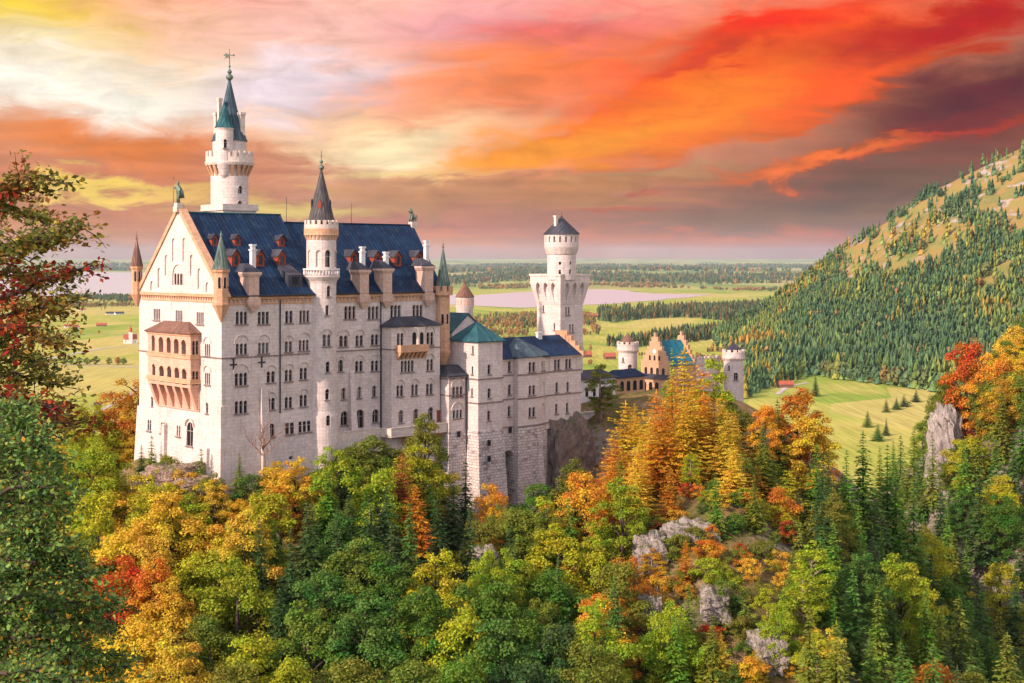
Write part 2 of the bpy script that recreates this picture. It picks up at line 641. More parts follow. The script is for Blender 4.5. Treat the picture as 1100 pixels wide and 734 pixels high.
def plain_mat(name, c, rough=0.7, var=0.3, scale=1.2, metal=0.0, c2=None, spec=0.3):
    m, t, b, out = newmat(name)
    tc = t.add('ShaderNodeTexCoord')
    n1 = t.noise(tc.outputs['Object'], scale, 5.0, 0.6)
    c2 = c2 or tuple(x * (1 - var) for x in c)
    col = t.mix(t.maprange(n1.outputs[0], 0.35, 0.66), c, c2)
    t.l.new(col, b.inputs['Base Color'])
    b.inputs['Roughness'].default_value = rough
    b.inputs['Metallic'].default_value = metal
    b.inputs['Specular IOR Level'].default_value = spec
    bp = t.add('ShaderNodeBump', {'Strength': 0.25, 'Distance': 0.05, 'Height': n1.outputs[0]})
    t.l.new(bp.outputs[0], b.inputs['Normal'])
    return m


M = {}
M['limestone'] = stone_mat('limestone', (0.69, 0.595, 0.545), (0.62, 0.525, 0.475), (0.50, 0.425, 0.385), 1.5, 0.62, 0.03, 0.3, 0.34, streak=0.5)
M['trim'] = stone_mat('pale_trim_stone', (0.70, 0.60, 0.52), (0.62, 0.51, 0.43), (0.48, 0.40, 0.34), 1.2, 0.5, 0.02, 0.2, 0.25)
M['ochre'] = stone_mat('ochre_sandstone', (0.66, 0.40, 0.25), (0.58, 0.32, 0.18), (0.42, 0.24, 0.14), 0.9, 0.42, 0.025, 0.3, 0.35)
M['bay_stone'] = stone_mat('rose_sandstone', (0.72, 0.44, 0.32), (0.65, 0.37, 0.26), (0.42, 0.24, 0.17), 0.9, 0.42, 0.025, 0.3, 0.3)
M['rubble'] = stone_mat('rough_ashlar', (0.72, 0.64, 0.585), (0.58, 0.50, 0.46), (0.26, 0.215, 0.195), 1.0, 0.58, 0.05, 0.9, 0.25, dark=(0.22, 0.17, 0.155), dark_amt=0.37)
M['brick'] = stone_mat('red_brick', (0.58, 0.31, 0.16), (0.64, 0.38, 0.22), (0.42, 0.25, 0.17), 0.8, 0.3, 0.05, 0.3, 0.3)
M['blue_roof'] = roof_mat('dark_blue_roof', (0.003, 0.014, 0.040), (0.006, 0.027, 0.066), 0.9, 0.66, (0.030, 0.050, 0.066), 0.65)
M['slate_roof'] = roof_mat('dark_slate_roof', (0.030, 0.034, 0.046), (0.055, 0.055, 0.065), 0.8, 0.6)
M['teal_roof'] = roof_mat('verdigris_roof', (0.012, 0.055, 0.070), (0.022, 0.095, 0.105), 0.7, 0.6, (0.10, 0.22, 0.20), 0.4)
M['green_cone'] = roof_mat('verdigris_cone', (0.05, 0.085, 0.075), (0.10, 0.14, 0.12), 0.5, 0.6, (0.24, 0.25, 0.20), 0.6)
M['tower_cone'] = roof_mat('tower_cone_copper', (0.030, 0.058, 0.080), (0.055, 0.090, 0.105), 0.6, 0.6, (0.17, 0.19, 0.175), 0.5)
M['stair_cone'] = roof_mat('stair_tower_slate', (0.048, 0.047, 0.052), (0.085, 0.075, 0.072), 0.55, 0.6, (0.15, 0.135, 0.12), 0.5)
M['brown_roof'] = roof_mat('brown_copper_roof', (0.12, 0.062, 0.045), (0.18, 0.095, 0.065), 0.6, 0.6, (0.16, 0.13, 0.11), 0.5)
M['gate_roof'] = roof_mat('turquoise_roof', (0.006, 0.10, 0.145), (0.014, 0.15, 0.19), 0.7, 0.55)
M['red_wood'] = plain_mat('red_painted_wood', (0.30, 0.062, 0.030), 0.7, 0.3)
M['bronze'] = plain_mat('weathered_bronze', (0.10, 0.115, 0.085), 0.5, 0.45, 2.0, 0.3, (0.16, 0.24, 0.19))
M['iron'] = plain_mat('dark_iron', (0.035, 0.033, 0.035), 0.6, 0.3)
M['white'] = plain_mat('white_plaster', (0.74, 0.70, 0.67), 0.8, 0.15, 0.6)
M['redroof'] = plain_mat('red_tile_roof', (0.40, 0.10, 0.055), 0.8, 0.3, 0.8)
M['barnwood'] = plain_mat('barn_boards', (0.22, 0.115, 0.07), 0.85, 0.4, 0.8)
M['sill'] = plain_mat('dark_sill_stone', (0.27, 0.20, 0.18), 0.8, 0.3)
SILLM[0] = M['sill']
M['rosy'] = stone_mat('rosy_trim_stone', (0.66, 0.47, 0.37), (0.58, 0.39, 0.30), (0.42, 0.28, 0.22), 0.9, 0.42, 0.025, 0.25, 0.3)

# window panes: dark glass over a reddish curtain in places
m, t, b, out = newmat('window_glass')
oi = t.add('ShaderNodeObjectInfo')
gl = t.ramp(oi.outputs['Random'], [(0.0, (0.012, 0.013, 0.018)), (0.5, (0.02, 0.02, 0.026)), (0.7, (0.08, 0.024, 0.016)), (0.85, (0.05, 0.055, 0.065)), (1.0, (0.13, 0.12, 0.11))], 'LINEAR')
t.l.new(gl, b.inputs['Base Color'])
b.inputs['Roughness'].default_value = 0.25
b.inputs['Specular IOR Level'].default_value = 0.18
M['glass'] = m


def leaf_mat(name, trans=0.35, hue=0.035, vmin=0.65, vmax=1.35, use_color=True, ramp=None, patch=None):
    m, t, b, out = newmat(name)
    geo = t.add('ShaderNodeNewGeometry')
    rnd = geo.outputs['Random Per Island']
    oi = t.add('ShaderNodeObjectInfo')
    if ramp:
        col = t.ramp(rnd, ramp, 'CONSTANT')
    else:
        col = oi.outputs['Color']
    tc = t.add('ShaderNodeTexCoord')
    if patch:
        n = t.noise(tc.outputs['Object'], patch[1], 3.0, 0.5)
        k = t.maprange(n.outputs[0], patch[2], patch[3])
        k = t.math('MULTIPLY', k, t.maprange(rnd, 0.05, 0.35))
        col = t.mix(k, col, patch[0])
    else:
        n = t.noise(tc.outputs['Object'], 0.28, 3.0, 0.5)
        # whole limbs turn earlier than others
        hs0 = t.add('ShaderNodeHueSaturation', {'Color': col, 'Hue': t.maprange(n.outputs[0], 0.32, 0.68, 0.468, 0.545, 'LINEAR'), 'Value': 1.0})
        col = hs0.outputs[0]
    r2 = t.add('ShaderNodeTexWhiteNoise', {'W': t.math('MULTIPLY', rnd, 91.7)}, noise_dimensions='1D').outputs[0]
    hs = t.add('ShaderNodeHueSaturation', {'Color': col, 'Hue': t.math('ADD', 0.5 - hue / 2, t.math('MULTIPLY', rnd, hue)),
                                           'Value': t.math('ADD', vmin, t.math('MULTIPLY', r2, vmax - vmin))})
    col = hs.outputs[0]
    t.l.new(col, b.inputs['Base Color'])
    b.inputs['Roughness'].default_value = 0.6
    b.inputs['Specular IOR Level'].default_value = 0.2
    tr = t.add('ShaderNodeBsdfTranslucent', {'Color': col})
    mx = t.add('ShaderNodeMixShader', {0: trans, 1: b.outputs[0], 2: tr.outputs[0]})
    t.l.new(mx.outputs[0], out.inputs[0])
    return m


M['leaf'] = leaf_mat('leaves', 0.38)
M['needle'] = leaf_mat('needles', 0.2, 0.02, 0.7, 1.35)
M['nearleaf'] = leaf_mat('turning_leaves', 0.4, 0.05, 0.6, 1.5,
                         ramp=[(0.0, (0.14, 0.17, 0.03)), (0.42, (0.22, 0.20, 0.035)), (0.64, (0.08, 0.11, 0.03)), (0.80, (0.34, 0.16, 0.035)), (0.92, (0.40, 0.29, 0.05))],
                         patch=((0.34, 0.030, 0.020), 0.75, 0.46, 0.60))
M['lowleaf'] = leaf_mat('green_leaves', 0.45, 0.04, 0.55, 1.5,
                        ramp=[(0.0, (0.12, 0.26, 0.06)), (0.42, (0.22, 0.36, 0.07)), (0.70, (0.07, 0.16, 0.06)), (0.86, (0.38, 0.38, 0.08)), (0.95, (0.58, 0.24, 0.035))],
                        patch=((0.34, 0.06, 0.02), 0.5, 0.60, 0.70))
M['bark'] = plain_mat('bark', (0.085, 0.06, 0.045), 0.9, 0.5, 2.5, c2=(0.04, 0.03, 0.024))
M['palebark'] = plain_mat('pale_bark', (0.30, 0.22, 0.17), 0.9, 0.5, 2.5)


def island_mat(name, stops, trans=0.12):
    m, t, b, out = newmat(name)
    geo = t.add('ShaderNodeNewGeometry')
    at = t.add('ShaderNodeAttribute', None, attribute_name='each')
    col = t.ramp(at.outputs['Fac'], stops)
    v = t.math('ADD', 0.78, t.math('MULTIPLY', geo.outputs['Random Per Island'], 0.44))
    col = t.add('ShaderNodeVectorMath', {0: col, 'Scale': v}, operation='SCALE').outputs[0]
    t.l.new(col, b.inputs['Base Color'])
    b.inputs['Roughness'].default_value = 0.75
    b.inputs['Specular IOR Level'].default_value = 0.15
    return m


M['mtn_trees'] = island_mat('mountain_conifers', [(0.0, (0.06, 0.135, 0.065)), (0.5, (0.11, 0.20, 0.075)), (0.76, (0.20, 0.28, 0.065)), (0.92, (0.36, 0.33, 0.055)), (1.0, (0.46, 0.26, 0.05))])
M['far_trees'] = island_mat('distant_wood', [(0.0, (0.05, 0.10, 0.05)), (0.5, (0.08, 0.13, 0.05)), (0.75, (0.13, 0.15, 0.045)), (0.9, (0.24, 0.16, 0.045)), (1.0, (0.30, 0.12, 0.05))])
M['autumn_trees'] = island_mat('autumn_hedges', [(0.0, (0.26, 0.13, 0.05)), (0.4, (0.32, 0.18, 0.06)), (0.7, (0.14, 0.15, 0.045)), (1.0, (0.06, 0.11, 0.05))])

# limestone cliffs


def rock_mat(name, c1, c2, c3):
    m, t, b, out = newmat(name)
    tc = t.add('ShaderNodeTexCoord')
    oc = tc.outputs['Object']
    mp = t.add('ShaderNodeMapping', {'Vector': oc, 'Scale': (1, 1, 0.45)})
    n1 = t.noise(mp.outputs[0], 0.35, 8.0, 0.65, 0.4)
    n2 = t.noise(mp.outputs[0], 1.7, 8.0, 0.7)
    vo = t.add('ShaderNodeTexVoronoi', {'Vector': mp.outputs[0], 'Scale': 0.55}, feature='DISTANCE_TO_EDGE')
    col = t.mix(t.maprange(n1.outputs[0], 0.38, 0.62), c1, c2)
    col = t.mix(t.maprange(n2.outputs[0], 0.5, 0.68, 0.0, 0.75), col, c3)
    nrm = t.add('ShaderNodeSeparateXYZ', {0: t.add('ShaderNodeNewGeometry').outputs['Normal']}).outputs[2]
    moss = t.math('MULTIPLY', t.maprange(nrm, 0.15, 0.6), t.maprange(n2.outputs[0], 0.38, 0.54))
    col = t.mix(moss, col, (0.11, 0.11, 0.03))
    crack = t.maprange(vo.outputs['Distance'], 0.0, 0.05, 0.7, 1.0)
    col = t.add('ShaderNodeVectorMath', {0: col, 'Scale': crack}, operation='SCALE').outputs[0]
    t.l.new(col, b.inputs['Base Color'])
    b.inputs['Roughness'].default_value = 0.9
    bp = t.add('ShaderNodeBump', {'Strength': 0.9, 'Distance': 0.6, 'Height': t.math('ADD', n2.outputs[0], t.math('MULTIPLY', n1.outputs[0], 1.5))})
    t.l.new(bp.outputs[0], b.inputs['Normal'])
    return m


M['cliff'] = rock_mat('dark_cliff_rock', (0.26, 0.19, 0.16), (0.15, 0.115, 0.105), (0.36, 0.27, 0.23))
M['rock'] = rock_mat('pale_limestone_rock', (0.44, 0.385, 0.35), (0.27, 0.235, 0.22), (0.17, 0.145, 0.14))
M['pinkrock'] = rock_mat('rosy_rock', (0.42, 0.28, 0.25), (0.32, 0.20, 0.18), (0.50, 0.38, 0.34))

# ------------------------------------------------------------------ terrain
PLAIN = -150.0


def _hash(ix, iy, seed):
    h = (ix.astype(np.int64) * 374761393 + iy.astype(np.int64) * 668265263 + seed * 1442695041) & 0x7FFFFFFF
    h = ((h ^ (h >> 13)) * 1274126177) & 0x7FFFFFFF
    return ((h ^ (h >> 16)) & 0xFFFF) / 65535.0


def vnoise(x, y, seed=0):
    x = np.asarray(x, float)
    y = np.asarray(y, float)
    ix, iy = np.floor(x), np.floor(y)
    fx, fy = x - ix, y - iy
    fx, fy = fx * fx * (3 - 2 * fx), fy * fy * (3 - 2 * fy)
    a, b = _hash(ix, iy, seed), _hash(ix + 1, iy, seed)
    c, d = _hash(ix, iy + 1, seed), _hash(ix + 1, iy + 1, seed)
    return (a * (1 - fx) + b * fx) * (1 - fy) + (c * (1 - fx) + d * fx) * fy


def fbm(x, y, seed=0, o=4):
    s, a, t = 0.0, 0.5, 0.0
    for k in range(o):
        s = s + a * vnoise(x * 2 ** k, y * 2 ** k, seed + k)
        t += a
        a *= 0.5
    return s / t


def sstep(a, b, x):
    t = np.clip((x - a) / (b - a), 0, 1)
    return t * t * (3 - 2 * t)


def cw(u, v, z):
    x, y = w2(u, v)
    return (x, y, z)


CTRL = [
    # the castle rock
    cw(0, 0, -43), cw(0, 30, -39), cw(-7, 15, -44), cw(10, -2.5, -42.5), cw(22, -4, -41), cw(33, -5, -39), cw(42, -6, -44), cw(54, -12, -57), cw(66, -14, -60),
    cw(79, -13, -58), cw(88, -10, -54), cw(30, 15, -38), cw(60, 15, -36), cw(82, 12, -36), cw(102, 20, -36), cw(125, 22, -38), cw(150, 20, -39), cw(165, 8, -43),
    cw(30, 45, -50), cw(80, 45, -52), cw(140, 55, -60), cw(98, -6, -40), cw(94, -9, -47), cw(-14, 34, -50), cw(-25, 15, -58),
    (-95, 275, -52), (-80, 255, -47), (-115, 240, -58),
    # slope below the castle down into the gorge
    (-60, 232, -54), (-30, 240, -55), (0, 250, -62), (-60, 205, -73), (-25, 205, -76), (5, 215, -76), (-90, 205, -68), (-130, 210, -70),
    (-60, 175, -88), (0, 175, -92), (35, 185, -80), (-100, 170, -84), (-20, 140, -100), (40, 140, -100), (-90, 130, -80),
    # rocky spur to the right of the castle
    (31, 258, -44.5), (44, 282, -41), (52, 290, -42.5), (30, 240, -52), (35, 225, -58), (34, 208, -65), (22, 222, -66), (52, 245, -55), (62, 280, -49), (48, 215, -66),
    (70, 320, -45), (62, 340, -42), (78, 300, -56), (80, 350, -52), (95, 350, -68),
    # the gorge on the right and its far side
    (75, 255, -78), (95, 280, -104), (105, 320, -108), (115, 360, -112), (90, 220, -98), (125, 250, -104), (110, 200, -100), (118, 400, -112), (120, 450, -110),
    (150, 330, -92), (165, 370, -76), (160, 410, -62), (150, 430, -60), (165, 450, -44), (185, 430, -36), (210, 470, -20), (250, 520, -5), (240, 400, -20),
    (145, 470, -72), (152, 500, -78), (138, 520, -95), (140, 600, -112), (190, 600, -66), (230, 640, -60), (165, 680, -120), (230, 760, -110), (300, 700, -70),
    (200, 300, -70), (180, 250, -90), (280, 300, -30),
    # behind the castle the ground drops to the plain
    (-150, 350, -100), (-100, 400, -120), (-40, 430, -122), (30, 440, -112), (80, 440, -100), (-200, 300, -95), (-60, 340, -70), (0, 370, -66), (40, 385, -62),
    (-250, 500, -150), (-100, 560, -150), (0, 560, -148), (80, 560, -140), (0, 750, -150), (-200, 750, -150), (120, 760, -150), (-350, 350, -140), (300, 900, -150), (0, 900, -150),
    # the near side, by the footbridge
    (0, 0, -55), (0, 50, -92), (30, 20, -60), (-20, 5, -9), (-9, 14, -11), (-9, 22, -16), (-30, 30, -24), (-60, 60, -45), (-100, 100, -55), (60, 40, -60), (100, 100, -80), (-150, 150, -60),
    (-30, -40, -10), (30, -40, -10), (-100, -20, 0), (100, 0, -20), (200, 100, -30), (-250, 100, -30),
]


def _tps():
    P = np.array([(a, b) for a, b, c in CTRL], float) / 100.0
    zv = np.array([c for a, b, c in CTRL], float)
    n = len(P)
    d = np.linalg.norm(P[:, None] - P[None], axis=2)
    K = np.where(d > 0, d * d * np.log(d + 1e-12), 0) + np.eye(n) * 0.0008
    A = np.zeros((n + 3, n + 3))
    A[:n, :n] = K
    A[:n, n] = 1
    A[:n, n + 1:] = P
    A[n, :n] = 1
    A[n + 1:, :n] = P.T
    return P, np.linalg.solve(A, np.concatenate([zv, [0, 0, 0]]))


_TP, _TW = _tps()


def near_h(x, y):
    x = np.asarray(x, float)
    y = np.asarray(y, float)
    sh = x.shape
    q = np.stack([x.ravel(), y.ravel()], 1) / 100.0
    out = np.empty(len(q))
    for i in range(0, len(q), 20000):
        b = q[i:i + 20000]
        d = np.linalg.norm(b[:, None] - _TP[None], axis=2)
        K = d * d * np.log(d + 1e-12)
        out[i:i + 20000] = K @ _TW[:-3] + _TW[-3] + b @ _TW[-2:]
    return np.clip(out.reshape(sh), PLAIN, 5)


RP = np.array([(-3000, 372), (700, 374), (745, 372), (765, 364), (800, 345), (830, 326), (860, 303), (900, 272), (925, 255), (950, 238), (1000, 206), (1050, 179), (1100, 160), (1200, 128), (1400, 110), (3000, 150)], float)
RB = np.array([(-3000, 2300), (740, 2250), (800, 1950), (850, 1780), (900, 1660), (1000, 1520), (1100, 1330), (1300, 1150), (3000, 1000)], float)
YR = 2600.0


def mountain(x, y):
    """height above the plain, and how far up the slope (0..1)"""
    yy = np.maximum(y, 50.0)
    px = 550 + F * x / yy
    zr = -(np.interp(px, RP[:, 0], RP[:, 1]) - CY) / F * YR - PLAIN
    yb = np.interp(px, RB[:, 0], RB[:, 1])
    s = (yy - yb) / (YR - yb)
    sc = np.clip(s, 0, 1)
    f = 0.22 * sc + 0.78 * sc ** 1.7
    hgt = np.maximum(zr, 0) * f
    hgt = np.where(s > 1, np.maximum(zr - (yy - YR) * 0.28, 0), hgt)
    hgt = np.where(y < 50, 0, hgt)
    env = sstep(15, 90, hgt)
    hgt = hgt + env * (fbm(x / 140, y / 200, 5, 4) - 0.5) * 46 * sstep(1.05, 0.9, s) + env * (fbm(x / 45, y / 60, 9, 3) - 0.5) * 14
    return hgt, s


def far_h(x, y):
    r = np.sqrt(x * x + y * y)
    h = PLAIN + (fbm(x / 400, y / 600, 3) - 0.5) * 3 * sstep(900, 2500, r) * 0.0
    m, s = mountain(x, y)
    h = h + m
    px = 550 + F * x / np.maximum(y, 50.0)
    land = np.maximum(sstep(420, 560, px), sstep(19000, 24000, r))
    roll = land * sstep(8500, 13000, r) * (fbm(x / 2600, y / 3400, 21, 4)) * 62 + sstep(19500, 40000, r) * 100
    # keep the lake basin flat
    return h + roll * sstep(5, 0, m)


def height(x, y):
    x = np.asarray(x, float)
    y = np.asarray(y, float)
    r = np.sqrt(x * x + y * y)
    w = sstep(560, 900, r)
    n = near_h(x, y)
    n = n + (fbm(x / 14, y / 14, 31, 3) - 0.5) * 3.0 * sstep(60, 120, r)
    return n * (1 - w) + far_h(x, y) * w


def h1(x, y):
    return float(height(np.array([x]), np.array([y]))[0])


def ground_hit(px, py, y0=120.0, y1=3000.0):
    """where the view ray of a picture point first meets the ground"""
    t, s = (px - CX) / F, -(py - CY) / F
    ys = np.geomspace(y0, y1, 700)
    d = s * ys - height(t * ys, ys)
    k = np.nonzero(d <= 0)[0]
    if len(k) == 0:
        return None
    y = ys[k[0]]
    return t * y, y, s * y


def build_ground():
    th = np.concatenate([np.linspace(-180, -32, 30)[:-1], np.linspace(-32, 32, 300), np.linspace(32, 180, 30)[1:]])
    th = np.radians(th)
    r = np.concatenate([np.geomspace(4, 120, 24)[:-1], np.linspace(120, 480, 110)[:-1], np.geomspace(480, 3200, 130)[:-1], np.geomspace(3200, 44000, 86)])
    R, T = np.meshgrid(r, th, indexing='ij')
    X, Y = R * np.sin(T), R * np.cos(T)
    Z = height(X, Y)
    nr, nt = R.shape
    verts = np.stack([X, Y, Z], 2).reshape(-1, 3)
    i, j = np.meshgrid(np.arange(nr - 1), np.arange(nt - 1), indexing='ij')
    a = (i * nt + j).ravel()
    faces = np.stack([a, a + 1, a + nt + 1, a + nt], 1)[:, ::-1]
    me = np_mesh('ground', verts, faces, True)
    m, s = mountain(X, Y)
    near = 1 - sstep(620, 900, R)
    at = me.color_attributes.new('zone', 'FLOAT_COLOR', 'POINT')
    cl = np.stack([sstep(2, 14, m), near, np.clip(s, 0, 1), np.ones_like(near)], 2).reshape(-1, 4).astype(np.float32)
    at.data.foreach_set('color', cl.ravel())
    o = link_mesh('ground', me, M['ground'])
    tag(o, kind='structure')
    return o


# ground material: forest floor near by, meadows on the plain, dry grass and rock on the mountain
m, t, b, out = newmat('ground')
at = t.add('ShaderNodeAttribute', None, attribute_name='zone')
zone = t.add('ShaderNodeSeparateColor', {0: at.outputs['Color']}).outputs
tc = t.add('ShaderNodeTexCoord')
oc = tc.outputs['Object']
mp = t.add('ShaderNodeMapping', {'Vector': oc, 'Rotation': (0, 0, rad(24)), 'Scale': (1 / 260, 1 / 520, 0.0)})
vo = t.add('ShaderNodeTexVoronoi', {'Vector': mp.outputs[0], 'Scale': 1.0, 'Randomness': 0.9}, distance='CHEBYCHEV')
vr = t.add('ShaderNodeSeparateColor', {0: vo.outputs['Color']}).outputs
field = t.ramp(vr[0], [(0.0, (0.20, 0.29, 0.035)), (0.25, (0.31, 0.34, 0.055)), (0.5, (0.23, 0.32, 0.04)), (0.68, (0.40, 0.36, 0.10)), (0.85, (0.28, 0.34, 0.05)), (1.0, (0.42, 0.33, 0.13))], 'CONSTANT')
nf = t.noise(t.add('ShaderNodeMapping', {'Vector': oc, 'Scale': (1 / 120, 1 / 260, 0)}).outputs[0], 1.0, 5.0, 0.6)
field = t.mix(t.maprange(nf.outputs[0], 0.42, 0.66, 0.0, 0.8), field, (0.44, 0.38, 0.10))
nm = t.noise(t.add('ShaderNodeMapping', {'Vector': oc, 'Rotation': (0, 0, rad(66)), 'Scale': (1 / 4, 1 / 90, 0)}).outputs[0], 1.0, 3.0, 0.5)
field = t.add('ShaderNodeVectorMath', {0: field, 'Scale': t.maprange(nm.outputs[0], 0.3, 0.7, 0.78, 1.2, 'LINEAR')}, operation='SCALE').outputs[0]
# far plain: a patchwork of meadow and moor
pos = t.add('ShaderNodeSeparateXYZ', {0: oc}).outputs
nfar = t.noise(t.add('ShaderNodeMapping', {'Vector': oc, 'Scale': (1 / 1500, 1 / 2600, 0)}).outputs[0], 1.0, 6.0, 0.62)
farc = t.ramp(nfar.outputs[0], [(0.30, (0.05, 0.12, 0.075)), (0.43, (0.13, 0.21, 0.06)), (0.50, (0.33, 0.36, 0.10)), (0.58, (0.34, 0.26, 0.12)), (0.68, (0.09, 0.16, 0.075))])
field = t.mix(t.maprange(pos[1], 5200, 9000), field, farc)
# mountain
n1 = t.noise(oc, 1 / 90, 7.0, 0.62)
n2 = t.noise(t.add('ShaderNodeMapping', {'Vector': oc, 'Scale': (1 / 34, 1 / 34, 1 / 20)}).outputs[0], 1.0, 7.0, 0.65)
grass = t.ramp(n1.outputs[0], [(0.30, (0.13, 0.17, 0.04)), (0.42, (0.23, 0.20, 0.055)), (0.52, (0.29, 0.185, 0.055)), (0.62, (0.17, 0.17, 0.045)), (0.72, (0.30, 0.21, 0.08))])
nrm = t.add('ShaderNodeSeparateXYZ', {0: t.add('ShaderNodeNewGeometry').outputs['Normal']}).outputs[2]
rk = t.math('MULTIPLY', t.maprange(n2.outputs[0], 0.53, 0.60), t.maprange(n1.outputs[0], 0.46, 0.54))
rockc = t.mix(t.maprange(n2.outputs[0], 0.55, 0.75), (0.30, 0.25, 0.22), (0.50, 0.44, 0.40))
mtn = t.mix(rk, grass, rockc)
mtn = t.mix(t.maprange(zone[2], 0.42, 0.12), mtn, (0.16, 0.18, 0.05))
# forest floor
n3 = t.noise(oc, 0.16, 7.0, 0.65)
n4 = t.noise(oc, 0.9, 6.0, 0.65)
floorc = t.ramp(n3.outputs[0], [(0.30, (0.055, 0.06, 0.018)), (0.46, (0.13, 0.12, 0.035)), (0.58, (0.21, 0.14, 0.055)), (0.70, (0.26, 0.20, 0.14))])
floorc = t.add('ShaderNodeVectorMath', {0: floorc, 'Scale': t.maprange(n4.outputs[0], 0.3, 0.7, 0.6, 1.35, 'LINEAR')}, operation='SCALE').outputs[0]
steep = t.math('MULTIPLY', t.maprange(nrm, 0.86, 0.70), t.maprange(n4.outputs[0], 0.40, 0.55))
floorc = t.mix(steep, floorc, (0.26, 0.23, 0.20))
col = t.mix(zone[0], field, mtn)
col = t.mix(zone[1], col, floorc)
t.l.new(col, b.inputs['Base Color'])
b.inputs['Roughness'].default_value = 0.95
b.inputs['Specular IOR Level'].default_value = 0.1
bp = t.add('ShaderNodeBump', {'Strength': t.math('MULTIPLY', zone[1], 0.8), 'Distance': 0.8, 'Height': n4.outputs[0]})
t.l.new(bp.outputs[0], b.inputs['Normal'])
M['ground'] = m
ground = build_ground()

# lake
m, t, b, out = newmat('lake_water')
b.inputs['Base Color'].default_value = (0.47, 0.47, 0.50, 1)
b.inputs['Roughness'].default_value = 0.3
b.inputs['IOR'].default_value = 1.33
tc = t.add('ShaderNodeTexCoord')
nn = t.noise(t.add('ShaderNodeMapping', {'Vector': tc.outputs['Object'], 'Scale': (1 / 90, 1 / 40, 1)}).outputs[0], 1.0, 4.0)
bp = t.add('ShaderNodeBump', {'Strength': 0.12, 'Distance': 2.0, 'Height': nn.outputs[0]})
t.l.new(bp.outputs[0], b.inputs['Normal'])
M['water'] = m


def plain_pt(px, py, z=PLAIN):
    y = -z * F / (py - CY)
    return (px - CX) / F * y, y


def flat_sheet(name, pts, z, mat, kind='structure', sub=6):
    """a level sheet with a softly irregular outline, points in plan"""
    n = len(pts)
    out = []
    for i in range(n):
        a, b_ = np.array(pts[i]), np.array(pts[(i + 1) % n])
        L = np.linalg.norm(b_ - a)
        for k in range(sub):
            s = k / sub
            q = a + (b_ - a) * s
            j = (vnoise(q[0] / 130, q[1] / 130, 4) - 0.5) * L * 0.10
            nrm_ = np.array([-(b_ - a)[1], (b_ - a)[0]]) / (L + 1e-9)
            q = q + nrm_ * j * math.sin(math.pi * s)
            out.append((float(q[0]), float(q[1]), z))
    me = bpy.data.meshes.new(name)
    me.from_pydata(out, [], [tuple(range(len(out)))])
    me.update()
    if me.polygons[0].normal.z < 0:
        me.flip_normals()
    o = link_mesh(name, me, mat)
    tag(o, kind=kind)
    return o


# shoreline traced on the plain: the near shore, then the far shore
LAKE = [(-260, 322), (-60, 320), (60, 318), (140, 317), (250, 319), (400, 321), (470, 327), (515, 329), (560, 331), (600, 329), (650, 327), (690, 324), (735, 320),
        (765, 317), (700, 315.5), (655, 311), (630, 311), (560, 314), (505, 318), (460, 313), (330, 302), (200, 296), (150, 293), (90, 292.5), (30, 291), (-60, 292), (-260, 293)]
flat_sheet('lake', [plain_pt(*p) for p in LAKE], PLAIN + 0.6, M['water'])

# ------------------------------------------------------------------ the castle


def loc(px, Y):
    """castle coordinates of the vertical line at picture column px, Y metres away"""
    dx, dy = (px - CX) / F * Y - U0[0], Y - U0[1]
    return CU * dx + SU * dy, -SU * dx + CU * dy


def zat(py, Y):
    return -(py - CY) / F * Y


def yof(u, v):
    return w2(u, v)[1]


def tower_fr(cx, cy, r, px, py):
    """a frame on a round tower where picture point px, py shows it"""
    X, Y = w2(cx, cy)
    to_cam = math.atan2(-Y, -X) - TH
    pc = CX + F * X / Y
    s = max(-0.97, min(0.97, (px - pc) * (Y - r) / F / r))
    phi = math.asin(s)
    return fr_ang(cx, cy, r, to_cam + phi, zat(py, Y - r * math.cos(phi)))


def crenels(mb, cx, cy, r0, r1, z0, z1, n, fill=0.56, rot=0.0):
    for i in range(n):
        a0 = rot + 2 * math.pi * i / n
        a1 = a0 + 2 * math.pi / n * fill
        q = [(r1 * math.cos(a0), r1 * math.sin(a0)), (r1 * math.cos(a1), r1 * math.sin(a1)), (r0 * math.cos(a1), r0 * math.sin(a1)), (r0 * math.cos(a0), r0 * math.sin(a0))]
        mb.prism([(cx + x, cy + y) for x, y in q], z0, z1)


def ring_wall(mb, cx, cy, r0, r1, z0, z1, n=32):
    vs, fs = [], []
    for i in range(n):
        a = 2 * math.pi * i / n
        c, s = math.cos(a), math.sin(a)
        vs += [(cx + r1 * c, cy + r1 * s, z0), (cx + r1 * c, cy + r1 * s, z1), (cx + r0 * c, cy + r0 * s, z1), (cx + r0 * c, cy + r0 * s, z0)]
    for i in range(n):
        j = (i + 1) % n
        for k in range(4):
            l = (k + 1) % 4
            fs.append((i * 4 + k, j * 4 + k, j * 4 + l, i * 4 + l))
    mb.add(vs, fs)


def radial_blocks(mb, cx, cy, r0, r1, z0, z1, n, fill=0.5, taper=0.0):
    """brackets under a gallery: full projection at the top, tapering to the wall at the foot"""
    for i in range(n):
        a = 2 * math.pi * i / n
        da = math.pi / n * fill
        def q(r, z):
            return [(cx + r * math.cos(a - da), cy + r * math.sin(a - da), z), (cx + r * math.cos(a + da), cy + r * math.sin(a + da), z)]
        b0, b1 = q(r0, z0), q(r0 + 0.08 + taper, z0)
        t0, t1 = q(r0, z1), q(r1, z1)
        mb.hull([b0[0], b1[0], b1[1], b0[1]], [t0[0], t1[0], t1[1], t0[1]])


def cone(mb, cx, cy, prof, n=16, rot=0.0, smooth=False):
    mb.lathe(cx, cy, prof, n, rot, smooth)


